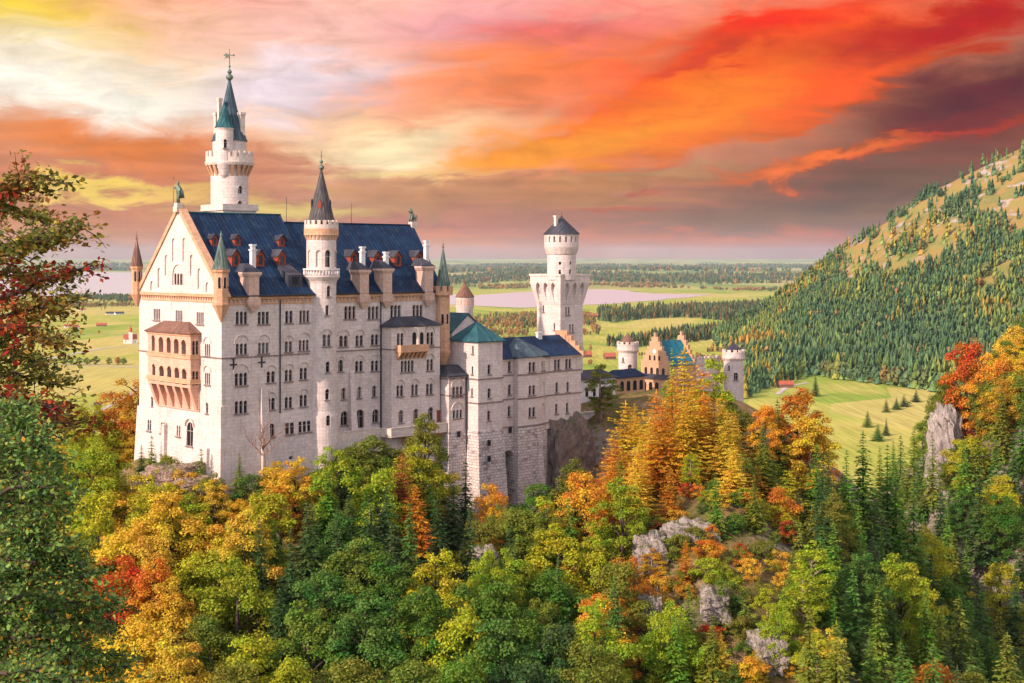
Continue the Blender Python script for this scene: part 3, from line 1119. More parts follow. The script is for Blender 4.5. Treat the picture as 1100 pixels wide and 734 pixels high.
def finial(mb, cx, cy, z0, z1, r=0.14, balls=2):
    L = z1 - z0
    mb.lathe(cx, cy, [(r, z0), (r * 0.5, z0 + L * 0.3), (r * 0.35, z1)], 6)
    for k in range(balls):
        zb = z0 + L * (0.12 + 0.3 * k)
        rb = r * (2.4 - 0.8 * k)
        mb.lathe(cx, cy, [(rb * 0.3, zb - rb), (rb, zb - rb * 0.3), (rb, zb + rb * 0.3), (rb * 0.3, zb + rb)], 8)


def dentils_v(mb, vc, u0, u1, ztop, step=0.85, h=0.7, w=0.45, d=0.34, band=0.55):
    """cornice on a south front: a moulded band over a row of brackets"""
    mb.box(u0, u1, vc - d - 0.12, vc - 0.003, ztop - band, ztop)
    n = int((u1 - u0) / step)
    for i in range(n):
        a = u0 + (u1 - u0) * (i + 0.5) / n
        mb.hull([(a - w / 2, vc - 0.06, ztop - band - h), (a + w / 2, vc - 0.06, ztop - band - h), (a + w / 2, vc - 0.003, ztop - band - h), (a - w / 2, vc - 0.003, ztop - band - h)],
                [(a - w / 2, vc - d, ztop - band - 0.003), (a + w / 2, vc - d, ztop - band - 0.003), (a + w / 2, vc - 0.003, ztop - band - 0.003), (a - w / 2, vc - 0.003, ztop - band - 0.003)])
    mb.box(u0, u1, vc - 0.1, vc - 0.004, ztop - band - h - 0.32, ztop - band - h - 0.003)


def dentils_u(mb, uc, v0, v1, ztop, step=0.85, h=0.7, w=0.45, d=0.34, band=0.55):
    mb.box(uc - d - 0.12, uc - 0.003, v0, v1, ztop - band, ztop)
    n = int((v1 - v0) / step)
    for i in range(n):
        a = v0 + (v1 - v0) * (i + 0.5) / n
        mb.hull([(uc - 0.06, a - w / 2, ztop - band - h), (uc - 0.003, a - w / 2, ztop - band - h), (uc - 0.003, a + w / 2, ztop - band - h), (uc - 0.06, a + w / 2, ztop - band - h)],
                [(uc - d, a - w / 2, ztop - band - 0.003), (uc - 0.003, a - w / 2, ztop - band - 0.003), (uc - 0.003, a + w / 2, ztop - band - 0.003), (uc - d, a + w / 2, ztop - band - 0.003)])
    mb.box(uc - 0.1, uc - 0.004, v0, v1, ztop - band - h - 0.32, ztop - band - h - 0.003)


def hip(mb, x0, x1, y0, y1, z0, rx0, rx1, ry0, ry1, z1, thick=0.18):
    mb.prism([(x0, y0), (x1, y0), (x1, y1), (x0, y1)], z0, z0 + thick)
    mb.prism([(x0, y0), (x1, y0), (x1, y1), (x0, y1)], z0 + thick, z1, [(rx0, ry0), (rx1, ry0), (rx1, ry1), (rx0, ry1)])


# ================= the great hall building
pal = cthing('palace_building', 10, 10, -44, 'pale five storey castle palace with steep dark blue roof and tall west gable', 'palace')
L_ = M['limestone']
ZE, ZS = -6.8, -17.75          # eaves, string course
V2 = 1.4                       # the eastern half stands back a little

W1 = Win(pal, M['trim'], M['glass'])
W2 = Win(pal, M['trim'], M['glass'])
WG = Win(pal, M['trim'], M['glass'])
WB = Win(pal, M['trim'], M['glass'])
WL = Win(pal, M['bay_stone'], M['glass'])
WP = Win(pal, M['trim'], M['glass'])


def south(W, vc, rows, **kw):
    for r in rows:
        px, py, n, lw, h, hood = r
        u, z = on_v(px, py, vc)
        W.add(fr_v(vc, u, z - h / 2), n, lw, h, 0.2, hood, **kw)


# west half of the south front: (px, py of the middle, lights, light width, height, hood)
south(W1, 0.0, [
    (259.5, 341.5, 3, 0.66, 2.3, 0), (283, 341.5, 3, 0.66, 2.3, 0), (310.5, 340.5, 2, 0.72, 2.3, 0), (327, 340, 3, 0.60, 2.3, 0),
    (259.5, 375, 3, 0.66, 2.0, 1), (283, 374, 3, 0.62, 2.0, 1), (310, 372.5, 2, 0.72, 2.0, 1), (326.5, 371, 3, 0.60, 2.0, 1),
    (259.0, 407.5, 3, 0.74, 2.3, 1), (291, 405, 2, 0.80, 2.1, 1), (310, 403.5, 2, 0.72, 2.2, 1), (326, 401.5, 2, 0.74, 2.2, 1),
    (259.0, 437.5, 3, 0.74, 2.3, 0), (291, 434, 2, 0.76, 2.2, 1), (310, 432.5, 2, 0.72, 2.1, 0), (326, 430.5, 2, 0.74, 2.2, 1)])
# east half
south(W2, V2, [
    (376, 336, 3, 0.76, 2.5, 2), (401, 336, 3, 0.76, 2.5, 2), (425, 334.8, 3, 0.74, 2.5, 2), (448.7, 334.2, 3, 0.74, 2.5, 2),
    (369, 366.5, 2, 0.9, 2.1, 1), (386, 366, 2, 0.82, 2.1, 1), (402.6, 365, 2, 0.82, 2.1, 1),
    (366, 393, 1, 1.1, 2.3, 1), (385.7, 393.5, 2, 0.82, 2.1, 1), (402.6, 393, 2, 0.82, 2.1, 1),
    (369, 423, 1, 0.95, 2.2, 2), (386, 421.7, 1, 0.95, 2.2, 2), (402, 420.5, 1, 0.95, 2.2, 2),
    (369.8, 449.4, 1, 1.7, 2.7, 2), (403.5, 447, 1, 1.6, 2.6, 2)])
u, z = on_v(386.7, 449.5, V2)
W2.add(fr_v(V2, u, z - 1.9), 1, 1.9, 3.6, hood=2, sill=False, name='door')

# walls
wall1 = MB().box(0, 22, 0, 30, -44, ZE).build('wall', L_, pal)
wall2 = MB().prism([(21.6, V2), (53, V2), (60, 28.6), (21.6, 28.6)], -44, ZE - 0.05).build('wall', L_, pal)

# gable front: windows of the top storey under the cornice
for px, py in ((168.5, 337.5), (192.3, 339.3), (215, 341.5)):
    v, z = on_u(px, py, 0)
    W1.add(fr_u(0, v, z - 1.15), 4, 0.5, 2.2, 0.16, 0)
for px, py, n in ((223, 376, 3), (223, 407, 3)):
    v, z = on_u(px, py, 0)
    W1.add(fr_u(0, v, z - 1.1), n, 0.5, 2.2, 0.16, 1)
v, z = on_u(222.5, 438.5, 0)
W1.add(fr_u(0, v, z - 1.0), 1, 0.8, 2.0, hood=2)
v, z = on_u(163.5, 432, 0)
W1.add(fr_u(0, v, z - 1.0), 1, 0.8, 2.0, hood=2)
W1.apply(wall1)
W2.apply(wall2)

# stepped foot of the walls, a little battered
plinth = MB()
plinth.prism([(-0.9, -0.9), (21.9, -0.9), (21.9, 31.2), (-0.9, 31.2)], -46, -28.6, [(-0.28, -0.28), (21.9, -0.28), (21.9, 30.3), (-0.28, 30.3)])
plo = plinth.build('plinth', L_, pal)
for px, py, n, lw, h, nm in ((160, 457, 2, 0.62, 2.1, 'window'), (175.5, 460, 3, 0.62, 2.1, 'window'), (191.3, 463, 2, 0.6, 2.0, 'window'), (203.5, 466.5, 1, 2.3, 4.4, 'window')):
    v, z = on_u(px, py, -0.5)
    WP.add(fr_u(-0.5, v, z - h / 2), n, lw, h, 0.2, 1 if n == 1 else 0, depth=0.46)
for px, py, n, lw, h, rn in ((292, 462.5, 1, 1.15, 2.5, True), (311.5, 460.5, 2, 0.85, 2.1, False), (327.5, 458.5, 3, 0.75, 2.0, False)):
    u, z = on_v(px, py, -0.5)
    WP.add(fr_v(-0.5, u, z - h / 2), n, lw, h, 0.22, 2 if rn else 0, depth=0.46, rnd=rn)
u, z = on_v(313, 492, -0.7)
WP.add(fr_v(-0.7, u, z - 0.3), 1, 0.9, 0.6, rnd=False, sill=False, depth=0.7)
WP.apply(plo)
bt = MB()
bt.prism([(-1.6, 18.2), (-0.3, 18.2), (-0.3, 19.6), (-1.6, 19.6)], -46, -31.2, [(-1.1, 18.4), (-0.29, 18.4), (-0.29, 19.4), (-1.1, 19.4)])
bt.build('buttress', L_, pal)
bt = MB()
bt.prism([(-1.6, 3.0), (-0.3, 3.0), (-0.3, 4.4), (-1.6, 4.4)], -46, -34.2, [(-1.1, 3.2), (-0.29, 3.2), (-0.29, 4.2), (-1.1, 4.2)])
bt.build('buttress', L_, pal)
u, z = on_v(283, 416, 0)
bt = MB()
bt.prism([(u - 1.1, -1.6), (u + 1.1, -1.6), (u + 1.1, -0.003), (u - 1.1, -0.003)], -46, z, [(u - 0.7, -0.5), (u + 0.7, -0.5), (u + 0.7, -0.003), (u - 0.7, -0.003)])
bt.build('buttress', L_, pal)
u, z = on_v(377, 400, V2)
bt = MB()
bt.prism([(u - 0.8, V2 - 1.4), (u + 0.8, V2 - 1.4), (u + 0.8, V2 - 0.003), (u - 0.8, V2 - 0.003)], -34.6, z, [(u - 0.45, V2 - 0.4), (u + 0.45, V2 - 0.4), (u + 0.45, V2 - 0.003), (u - 0.45, V2 - 0.003)])
bt.build('buttress', L_, pal)
# corner pilaster of the gable
MB().box(-0.35, 1.6, -0.3, 1.8, -30.5, -26.5).build('buttress', L_, pal)

# gable triangle with stepped blind arches
fg = fr_u(0, 15, 0)
gab = MB()
slab(gab, fg, [(-15.1, ZE + 0.01), (15.1, ZE + 0.01), (0, 9.0)], -0.9, -0.004)
gabo = gab.build('gable', L_, pal)
GX = [(186.3, 256, 281), (178.5, 274, 296), (170.8, 288, 309), (163, 302, 312)]
for px, y0, y1 in GX:
    v, z1 = on_u(px, y0, 0)
    z0 = on_u(px, y1, 0)[1]
    for a in (15 - v, v - 15):
        slab(WG.cut, fg, arch(1.15, z1 - z0, 8), -0.28, 0.4, a, z0)
v, z0 = on_u(191, 306.5, 0)
slab(WG.cut, fg, arch(4.0, 3.9, 12), -0.22, 0.4, 15 - v, z0)
WG.apply(gabo)
fm, gl = MB(), MB()
for i in range(3):
    a = 15 - v + (i - 1) * 1.05
    slab(gl, fg, arch(0.72, 2.1, 8), -0.24, -0.19, a, z0 + 0.1)
    ring_arch(fm, Fr(fg.p(a, z0 + 0.1, 0), (0, -1), (-1, 0)), 0.74, 2.12, 0.14, -0.22, -0.08, 8, 1.7)
gw = fm.build('window', M['trim'], pal)
gl.build('pane', M['glass'], gw)
cop = MB()
n_ = (15.8 / 22.0, 15.2 / 22.0)
for sgn in (1, -1):
    q = [(15.7, ZE - 0.5), (15.7 + n_[0] * 0.75, ZE - 0.5 + n_[1] * 0.75), (0, 10.1), (0, 9.05)]
    if sgn < 0:
        q = [(-a, z) for a, z in q][::-1]
    slab(cop, fg, q, -1.25, 0.28)
cop.build('coping', M['ochre'], pal)

# cornices and string courses
co = MB()
dentils_v(co, 0, 1.3, 19.6, ZE - 0.02)
dentils_u(co, 0, 1.3, 29.0, ZE + 0.4)
dentils_v(co, V2, 24.3, 51, ZE - 0.1)
co.build('cornice', M['ochre'], pal)
for b6 in ((0, 18.9, -0.22, -0.003), (24.3, 37.2, V2 - 0.22, V2 - 0.003), (-0.22, -0.003, -0.22, 7.2), (-0.22, -0.003, 23.1, 30.2)):
    MB().box(*b6, ZS - 0.2, ZS).build('string_course', M['sill'], pal)
for px, py in ((250.7, 391.8), (281, 389.3)):
    an = MB()
    u, z = on_v(px, py, 0)
    f = fr_v(0, u, z)
    slab(an, f, [(-0.13, -0.95), (0.13, -0.95), (0.13, 0.95), (-0.13, 0.95)], 0.003, 0.14)
    slab(an, f, [(-0.75, -0.13), (-0.135, -0.13), (-0.135, 0.13), (-0.75, 0.13)], 0.003, 0.12)
    slab(an, f, [(0.135, -0.13), (0.75, -0.13), (0.75, 0.13), (0.135, 0.13)], 0.003, 0.12)
    slab(an, f, [(-0.4, 0.955), (0.4, 0.955), (0.4, 1.15), (-0.4, 1.15)], 0.003, 0.12)
    an.build('wall_anchor', M['iron'], pal)
for px, vc, z0, z1 in ((300.5, 0.0, -44, -7.6), (408.6, V2, -34, -7.6)):
    u = on_v(px, 400, vc)[0]
    MB().tube([(u, vc - 0.16, z0), (u, vc - 0.16, z1)], 0.13, 8).build('drainpipe', M['iron'], pal)

# roofs
KR = (8.6 + 7.0) / 15.7
rf = MB()
rf.hull([(0.93, -0.75, ZE - 0.05), (0.93, 30.75, ZE - 0.05), (0.93, 15, 8.65)][::-1] if False else [(0.93, -0.75, ZE), (0.93, 15, 8.65), (0.93, 30.75, ZE)],
        [(20.6, -0.75, ZE), (22.6, 15, 8.65), (20.6, 30.75, ZE)])
roof1 = rf.build('roof', M['blue_roof'], pal)
rf = MB()
rf.hull([(20.2, V2 - 0.6, ZE), (20.2, 15, 7.15), (20.2, 29.2, ZE)], [(53.2, V2 - 0.6, ZE), (56.4, 15, 7.15), (60.2, 29.2, ZE)])
roof2 = rf.build('roof', M['blue_roof'], pal)
rg = MB()
rg.tube([(0.9, 15, 8.72), (22.6, 15, 8.72)], 0.16, 6)
rg.build('ridge', M['teal_roof'], roof1)
rg = MB()
rg.tube([(22.4, 15, 7.22), (56.4, 15, 7.22)], 0.16, 6)
rg.build('ridge', M['blue_roof'], roof2)
gt = MB()
gt.tube([(1.0, -0.85, ZE + 0.02), (19.2, -0.85, ZE + 0.02)], 0.17, 6)
gt.tube([(24.6, V2 - 0.7, ZE + 0.02), (51, V2 - 0.7, ZE + 0.02)], 0.17, 6)
gt.build('gutter', M['iron'], pal)
for u, h in ((24.0, 5.0), (40.0, 4.2)):
    MB().tube([(u, 15, 7.1), (u, 15, 7.2 + h)], 0.05, 5).build('lightning_rod', M['iron'], pal)


def on_roof(px, py, vc=0.0, kr=1.0, z0=ZE, ve=-0.75):
    t, s = (px - CX) / F, -(py - CY) / F
    # u = CU*dx + SU*dy ; v = -SU*dx + CU*dy ; z = s*Y
    # s*Y = z0 + (v-ve)*kr
    a = -SU * t + CU
    c = SU * U0[0] - CU * U0[1]
    Y = (z0 + (c - ve) * kr) / (s - a * kr)
    dx, dy = t * Y - U0[0], Y - U0[1]
    return CU * dx + SU * dy, -SU * dx + CU * dy, s * Y


def dormer(parent, px, py, w, h, kr, ve, cap):
    """little roof window: timber front, side cheeks and a small gabled roof running back into the slope"""
    u, v, z = on_roof(px, py, 0, kr, ZE, ve)
    f = Fr((u, v - 0.25, z), (1, 0), (0, -1))
    back = h / kr + 0.7
    body = MB()
    poly = [(-w / 2, -0.3), (w / 2, -0.3), (w / 2, h * 0.62), (0, h), (-w / 2, h * 0.62)]
    slab(body, f, poly, -back, 0)
    # moulded frame round the opening
    ring_arch(body, Fr(f.p(0, 0.12, 0), (1, 0), (0, -1)), w * 0.46, h * 0.62, 0.09, 0.003, 0.12, 6, h * 0.3)
    d = body.build('dormer', M['red_wood'], parent)
    g = MB()
    slab(g, f, arch(w * 0.44, h * 0.60, 6), 0.004, 0.03, 0, 0.12)
    sl_ = (h * 0.38) / (w / 2)
    for sg in (1, -1):
        q = [(0, h + 0.14), (0, h + 0.02), (w / 2 + 0.2, h * 0.62 - 0.2 * sl_ + 0.02), (w / 2 + 0.2, h * 0.62 - 0.2 * sl_ + 0.14)]
        q = q[::-1] if sg > 0 else q
        q = [(a * sg, z_) for a, z_ in q]
        if sg > 0:
            q = q
        slab(g, f, q[::-1] if sg < 0 else q, -back, 0.22)
    return d, g


KR1 = (8.65 - ZE) / 15.75
KR2 = (7.15 - ZE) / (15 - (V2 - 0.6))
for px, py, w, h in ((230, 263, 1.3, 1.9), (254.5, 263, 1.3, 1.9), (302, 264, 1.3, 1.9), (252.7, 285, 1.75, 2.9), (279, 285, 1.75, 2.9), (302, 285, 1.75, 2.9)):
    d, g = dormer(roof1, px, py, w, h, KR1, -0.75, None)
    g.build('dormer_roof', M['slate_roof'], roof1)
for px, py, w, h in ((303.2, 266, 1.4, 2.4), (379.7, 284.5, 1.8, 2.9), (404.9, 285, 1.8, 2.9), (426.8, 285, 1.8, 2.9), (449.7, 284.5, 1.8, 2.9)):
    d, g = dormer(roof2, px, py, w, h, KR2, V2 - 0.6, None)
    g.build('dormer_roof', M['slate_roof'], roof2)
# shed dormer by the stair tower
u, v, z = on_roof(317, 308, 0, KR1, ZE, -0.75)
sd = MB()
sd.hull([(u - 1.6, v - 0.1, z - 0.2), (u + 1.6, v - 0.1, z - 0.2), (u + 1.6, v + 4.6, z - 0.2), (u - 1.6, v + 4.6, z - 0.2)],
        [(u - 1.6, v - 0.1, z + 2.2), (u + 1.6, v - 0.1, z + 2.2), (u + 1.6, v + 4.6, z + 4.4), (u - 1.6, v + 4.6, z + 4.4)])
sdo = sd.build('dormer', M['slate_roof'], roof1)
sg = MB()
slab(sg, Fr((u, v - 0.1, z), (1, 0), (0, -1)), [(-0.6, 0.4), (0.6, 0.4), (0.6, 1.8), (-0.6, 1.8)], 0.004, 0.05)
sg.build('dormer_window', M['glass'], roof1)


def stack(parent, px, y0, y1, w, kr, ve, ptop, pipe, oy=0):
    """chimney stack rising from the eaves: corbelled stone body, roofed shoulder and a slim flue behind it"""
    vb = -0.2 if ve < 0 else ve + 0.5
    u = on_v(px, 300, vb)[0]
    Y = yof(u, vb)
    za, zb = zat(y1, Y), zat(y0, Y)
    m_ = MB()
    m_.prism([(u - w * 0.42, vb - 0.75), (u + w * 0.42, vb - 0.75), (u + w * 0.42, vb + 2.2), (u - w * 0.42, vb + 2.2)], ZE - 0.3, zb - 0.9)
    m_.prism([(u - w * 0.46, vb - 0.8), (u + w * 0.46, vb - 0.8), (u + w * 0.46, vb + 2.2), (u - w * 0.46, vb + 2.2)], zb - 0.897, zb - 0.45,
             [(u - w * 0.55, vb - 1.0), (u + w * 0.55, vb - 1.0), (u + w * 0.55, vb + 2.2), (u - w * 0.55, vb + 2.2)])
    m_.box(u - w * 0.58, u + w * 0.58, vb - 1.05, vb + 2.2, zb - 0.447, zb)
    # corbel foot under the eaves
    m_.prism([(u - 0.15, vb - 0.4), (u + 0.15, vb - 0.4), (u + 0.15, vb), (u - 0.15, vb)], ZE - 3.0, ZE - 1.6,
             [(u - w * 0.5, vb - 0.95), (u + w * 0.5, vb - 0.95), (u + w * 0.5, vb + 0.1), (u - w * 0.5, vb + 0.1)])
    m_.box(u - w * 0.5, u + w * 0.5, vb - 0.95, vb + 0.1, ZE - 1.597, ZE - 0.303)
    c = m_.build('chimney', M['rosy'], parent)
    r_ = MB()
    r_.prism([(u - w * 0.55, vb - 1.0), (u + w * 0.55, vb - 1.0), (u + w * 0.55, vb + 3.4), (u - w * 0.55, vb + 3.4)], zb + 0.003, zb + 1.6,
             [(u - w * 0.22, vb + 1.8), (u + w * 0.22, vb + 1.8), (u + w * 0.22, vb + 3.3), (u - w * 0.22, vb + 3.3)])
    r_.build('chimney_roof', M['slate_roof'], parent)
    if pipe:
        ppx, py0, py1 = pipe
        vp = vb + 2.6
        up = on_v(ppx, 280, vp)[0]
        z1 = zat(py0, yof(up, vp))
        f_ = MB()
        f_.box(up - 0.42, up + 0.42, vp - 0.42, vp + 0.42, ZE, z1 - 1.2)
        f_.box(up - 0.55, up + 0.55, vp - 0.55, vp + 0.55, z1 - 1.197, z1 - 0.9)
        f_.box(up - 0.36, up + 0.36, vp - 0.36, vp + 0.36, z1 - 0.897, z1 - 0.35)
        f_.box(up - 0.5, up + 0.5, vp - 0.5, vp + 0.5, z1 - 0.347, z1)
        f_.build('flue', M['white'], parent)


stack(roof1, 270.5, 292.5, 312, 2.6, KR1, -0.75, 283, (271.5, 262.5, 283))
stack(roof2, 389, 290, 308.5, 2.6, KR2, V2 - 0.6, 0, (389.3, 265, 282))
stack(roof2, 414, 288.5, 304, 2.6, KR2, V2 - 0.6, 0, (414.6, 270.5, 285))
stack(roof2, 458.5, 286, 308, 2.6, KR2, V2 - 0.6, 0, (458, 258.5, 276))

# corner turrets


def turret(u, v, r, zs, zt, zc, zf, wall, roofm, n=8, crown=False, win=None, sides=True):
    body = MB()
    body.lathe(u, v, [(0.12, zs - r * 2.4), (r * 0.6, zs - r * 1.3), (r * 1.02, zs - r * 0.35), (r * 1.18, zs - 0.1), (r * 1.18, zs + 0.25), (r, zs + 0.3), (r, zt - 0.75), (r * 1.2, zt - 0.4), (r * 1.2, zt)],
               n, math.pi / 8, False)
    b = body.build('corner_turret', wall, pal)
    c = MB()
    c.lathe(u, v, [(r * 1.28, zt + 0.003), (r * 1.2, zt + 0.15), (0.09, zc)], n, math.pi / 8, False)
    finial(c, u, v, zc - 0.1, zf, 0.1)
    c.build('turret_roof', roofm, b)
    for i in (4, 5, 6):
        a = math.pi / 8 + math.pi / n + 2 * math.pi * i / n
        f = fr_ang(u, v, r * math.cos(math.pi / n), a, zs + (zt - zs) * 0.46)
        d = MB()
        ring_arch(d, f, r * 0.36, min(2.0, (zt - zs) * 0.36), 0.09, 0.003, 0.10, 6, min(2.0, (zt - zs) * 0.36) * 0.7)
        wf_ = d.build('turret_window', M['rosy'], b)
    d = MB()
    for i in (4, 5, 6):
        a = math.pi / 8 + math.pi / n + 2 * math.pi * i / n
        slab(d, fr_ang(u, v, r * math.cos(math.pi / n), a, zs + (zt - zs) * 0.46), arch(r * 0.34, min(2.0, (zt - zs) * 0.36), 6), 0.004, 0.02)
    d.build('turret_pane', M['glass'], b)
    if crown:
        k = MB()
        crenels(k, u, v, r * 1.12, r * 1.42, zt - 0.2, zt + 0.9, 8, 0.6)
        ring_wall(k, u, v, r * 1.1, r * 1.4, zt - 1.0, zt - 0.203, 16)
        k.build('turret_battlement', wall, b)
    return b


turret(-0.35, 30.35, 1.0, -6.9, -1.45, 3.8, 5.4, M['ochre'], M['brown_roof'])
turret(-0.25, -0.25, 1.32, -8.2, -1.9, 4.2, 5.0, M['ochre'], M['green_cone'])
ut = on_v(476, 320, 0.6)[0]
Yt = yof(ut, 0.6)
turret(ut, 0.6, 1.42, zat(378, Yt), zat(312, Yt), zat(266, Yt), zat(258, Yt), M['ochre'], M['green_cone'], 8, True)

# two-storey loggia on the gable front
lw0, lw1 = 7.3, 23.0
lb = MB().box(-2.0, -0.004, lw0, lw1, -23.3, -13.9).build('loggia', M['bay_stone'], pal)
for (px, py, w) in ((164.6, 369, 1.15), (173, 371, 1.7), (181.2, 371.5, 1.5), (189.4, 373, 1.7), (197.3, 374.5, 1.6)):
    v, z = on_u(px, py, -2.0)
    WL.add(fr_u(-2.0, v, z - 1.45), 1, w, 3.0, hood=2, depth=1.55, sill=False, name='loggia_opening')
    v, z = on_u(px + 0.6, py + 31, -2.0)
    WL.add(fr_u(-2.0, v, z - 1.45), 1, w, 3.0, hood=2, depth=1.55, sill=False, name='loggia_opening')
for py in (374, 406.5):
    u, z = on_v(210, py, lw0)
    WL.add(fr_v(lw0, -1.0, z - 1.3), 2, 0.55, 2.6, 0.16, depth=0.5, sill=False, name='loggia_opening')
WL.apply(lb)
lt = MB()
for zb, hh, d in ((-14.15, 0.5, 0.22), (-18.35, 0.55, 0.2), (-22.9, 0.7, 0.25), (-17.7, 0.2, 0.1), (-22.2, 0.2, 0.1)):
    lt.box(-2.0 - d, -0.005, lw0 - d, lw0 - 0.003, zb, zb + hh)
    lt.box(-2.0 - d, -0.005, lw1 + 0.003, lw1 + d, zb, zb + hh)
    lt.box(-2.0 - d, -2.003, lw0, lw1, zb, zb + hh)
lt.build('loggia_moulding', M['ochre'], lb)
lc = MB()
lc.box(-0.25, -0.006, lw0 + 0.1, lw1 - 0.1, -28.0, -23.303)
nb = 6
for i in range(nb):
    a = lw0 + 0.7 + (lw1 - lw0 - 1.4) * i / (nb - 1)
    lc.hull([(-0.5, a - 0.45, -27.6), (-0.26, a - 0.45, -27.6), (-0.26, a + 0.45, -27.6), (-0.5, a + 0.45, -27.6)],
            [(-1.95, a - 0.45, -23.6), (-0.26, a - 0.45, -23.6), (-0.26, a + 0.45, -23.6), (-1.95, a + 0.45, -23.6)])
lc.box(-1.98, -0.26, lw0 + 0.02, lw1 - 0.02, -23.597, -23.303)
lc.build('loggia_bracket', M['bay_stone'], lb)
lr = MB()
lr.prism([(-2.5, lw0 - 0.5), (-0.006, lw0 - 0.5), (-0.006, lw1 + 0.5), (-2.5, lw1 + 0.5)], -13.6, -11.7, [(-0.5, lw0 + 3.5), (-0.006, lw0 + 3.5), (-0.006, lw1 - 3.5), (-0.5, lw1 - 3.5)])
lr.prism([(-2.5, lw0 - 0.5), (-0.006, lw0 - 0.5), (-0.006, lw1 + 0.5), (-2.5, lw1 + 0.5)], -13.8, -13.603)
lr.build('loggia_roof', M['brown_roof'], lb)

# bay on the south front
bu0, bu1, bv = 37.2, 49.6, -1.9
bay = MB().box(bu0, bu1, bv, V2 + 0.4, -50, -13.5).build('bay', L_, pal)
south(WB, bv, [(462, 364, 2, 0.8, 2.6, 1), (430, 365, 2, 0.72, 2.6, 1), (437.6, 393.5, 4, 0.66, 2.3, 0), (461.8, 392, 2, 0.75, 2.3, 1),
               (429.6, 420, 2, 0.75, 2.2, 1), (445.5, 419, 2, 0.75, 2.2, 1), (461.4, 418, 2, 0.75, 2.2, 1),
               (430.8, 447.5, 1, 1.25, 2.5, 2), (446.7, 446, 1, 1.25, 2.5, 2), (462.6, 444.5, 1, 1.35, 2.6, 2)])
WB.apply(bay)
u, z = on_v(470.8, 446, bv)
MB().hull([(u - 0.4, bv - 0.12, z - 1.4), (u + 0.4, bv - 0.12, z - 1.4), (u + 0.4, bv - 0.004, z - 1.4), (u - 0.4, bv - 0.004, z - 1.4)],
          [(u - 0.4, bv - 0.12, z + 1.0), (u + 0.4, bv - 0.12, z + 1.0), (u + 0.4, bv - 0.004, z + 1.0), (u - 0.4, bv - 0.004, z + 1.0)]).build('door', M['red_wood'], pal)
br_ = MB()
hip(br_, bu0 - 0.5, bu1 + 0.4, bv - 0.5, V2 - 0.01, -13.47, bu0 + 3, bu1 - 3, V2 - 0.7, V2 - 0.01, -11.6)
br_.build('bay_roof', M['slate_roof'], bay)
bs = MB()
bs.box(bu0 - 0.22, bu1, bv - 0.22, bv - 0.003, ZS - 0.2, ZS)
bs.box(bu0 - 0.22, bu0 - 0.003, bv, V2, ZS - 0.2, ZS)
bs.build('string_course', M['sill'], bay)
# canted oriel with its balcony
uo0, z_ = on_v(441, 360, bv)
uo1 = on_v(454.5, 360, bv)[0]
zo0, zo1 = -18.0, -13.55
orl = MB().prism([(uo0, bv - 0.004), (uo0 + 0.75, bv - 1.5), (uo1 - 0.75, bv - 1.5), (uo1, bv - 0.004)], zo0, zo1).build('oriel', M['trim'], pal)
og = MB()
um = (uo0 + uo1) / 2
slab(og, Fr((um, bv - 1.5, zo0), (1, 0), (0, -1)), arch(0.9, 2.7, 8), 0.004, 0.04, 0, 0.7)
dl = math.hypot(0.75, 1.5)
slab(og, Fr((uo0 + 0.375, bv - 0.75, zo0), (0.75 / dl, -1.5 / dl), (-1.5 / dl, -0.75 / dl)), arch(0.85, 2.7, 8), 0.004, 0.04, 0, 0.7)
og.build('oriel_window', M['glass'], orl)
oc_ = MB()
oc_.prism([(uo0 - 0.3, bv - 0.3), (uo0 + 0.7, bv - 1.75), (uo1 - 0.7, bv - 1.75), (uo1 + 0.3, bv - 0.3)], -13.3, -12.6, [(um - 0.8, bv + 0.3), (um - 0.3, bv - 0.2), (um + 0.3, bv - 0.2), (um + 0.8, bv + 0.3)])
oc_.build('oriel_roof', M['slate_roof'], orl)
ub0 = on_v(425, 378, bv)[0]
bl = MB()
bl.box(ub0, uo1 + 0.2, bv - 1.7, bv - 0.004, -18.45, -18.05)
bl.box(ub0, uo1 + 0.2, bv - 1.7, bv - 1.5, -18.05, -17.0)
bl.box(ub0, ub0 + 0.2, bv - 1.497, bv - 0.004, -18.047, -17.0)
k = 7
for i in range(k):
    a = ub0 + 0.4 + (uo1 - ub0 - 0.6) * i / (k - 1)
    bl.hull([(a - 0.2, bv - 0.25, -19.9), (a + 0.2, bv - 0.25, -19.9), (a + 0.2, bv - 0.004, -19.9), (a - 0.2, bv - 0.004, -19.9)],
            [(a - 0.2, bv - 1.6, -18.453), (a + 0.2, bv - 1.6, -18.453), (a + 0.2, bv - 0.004, -18.453), (a - 0.2, bv - 0.004, -18.453)])
bl.build('oriel_balcony', M['ochre'], orl)

# terrace walk along the foot of the front
wk = MB()
zf = -34.5
wk.box(24.2, bu0 - 1.2, V2 - 1.9, V2 - 0.003, zf - 0.45, zf)
wk.box(24.2, bu0 - 1.3, V2 - 1.9, V2 - 1.6, zf, zf + 1.15)
wk.box(bu0 - 1.6, bu1 + 0.2, bv - 1.9, bv - 0.004, zf - 0.4, zf + 0.05)
wk.box(bu0 - 1.6, bu1 + 0.2, bv - 1.9, bv - 1.6, zf + 0.053, zf + 1.3)
wk.box(bu0 - 1.6, bu0 - 1.3, bv - 1.6, V2 - 1.9, zf - 0.4, zf + 1.29)
wko = wk.build('walkway', M['trim'], pal)
wr = MB()
wr.box(24.2, bu0 - 1.7, V2 - 2.0, V2 - 1.5, zf + 1.153, zf + 1.33)
wr.box(bu0 - 1.7, bu1 + 0.25, bv - 2.0, bv - 1.5, zf + 1.303, zf + 1.5)
wr.build('walkway_coping', M['trim'], wko)
wb = MB()
k = 12
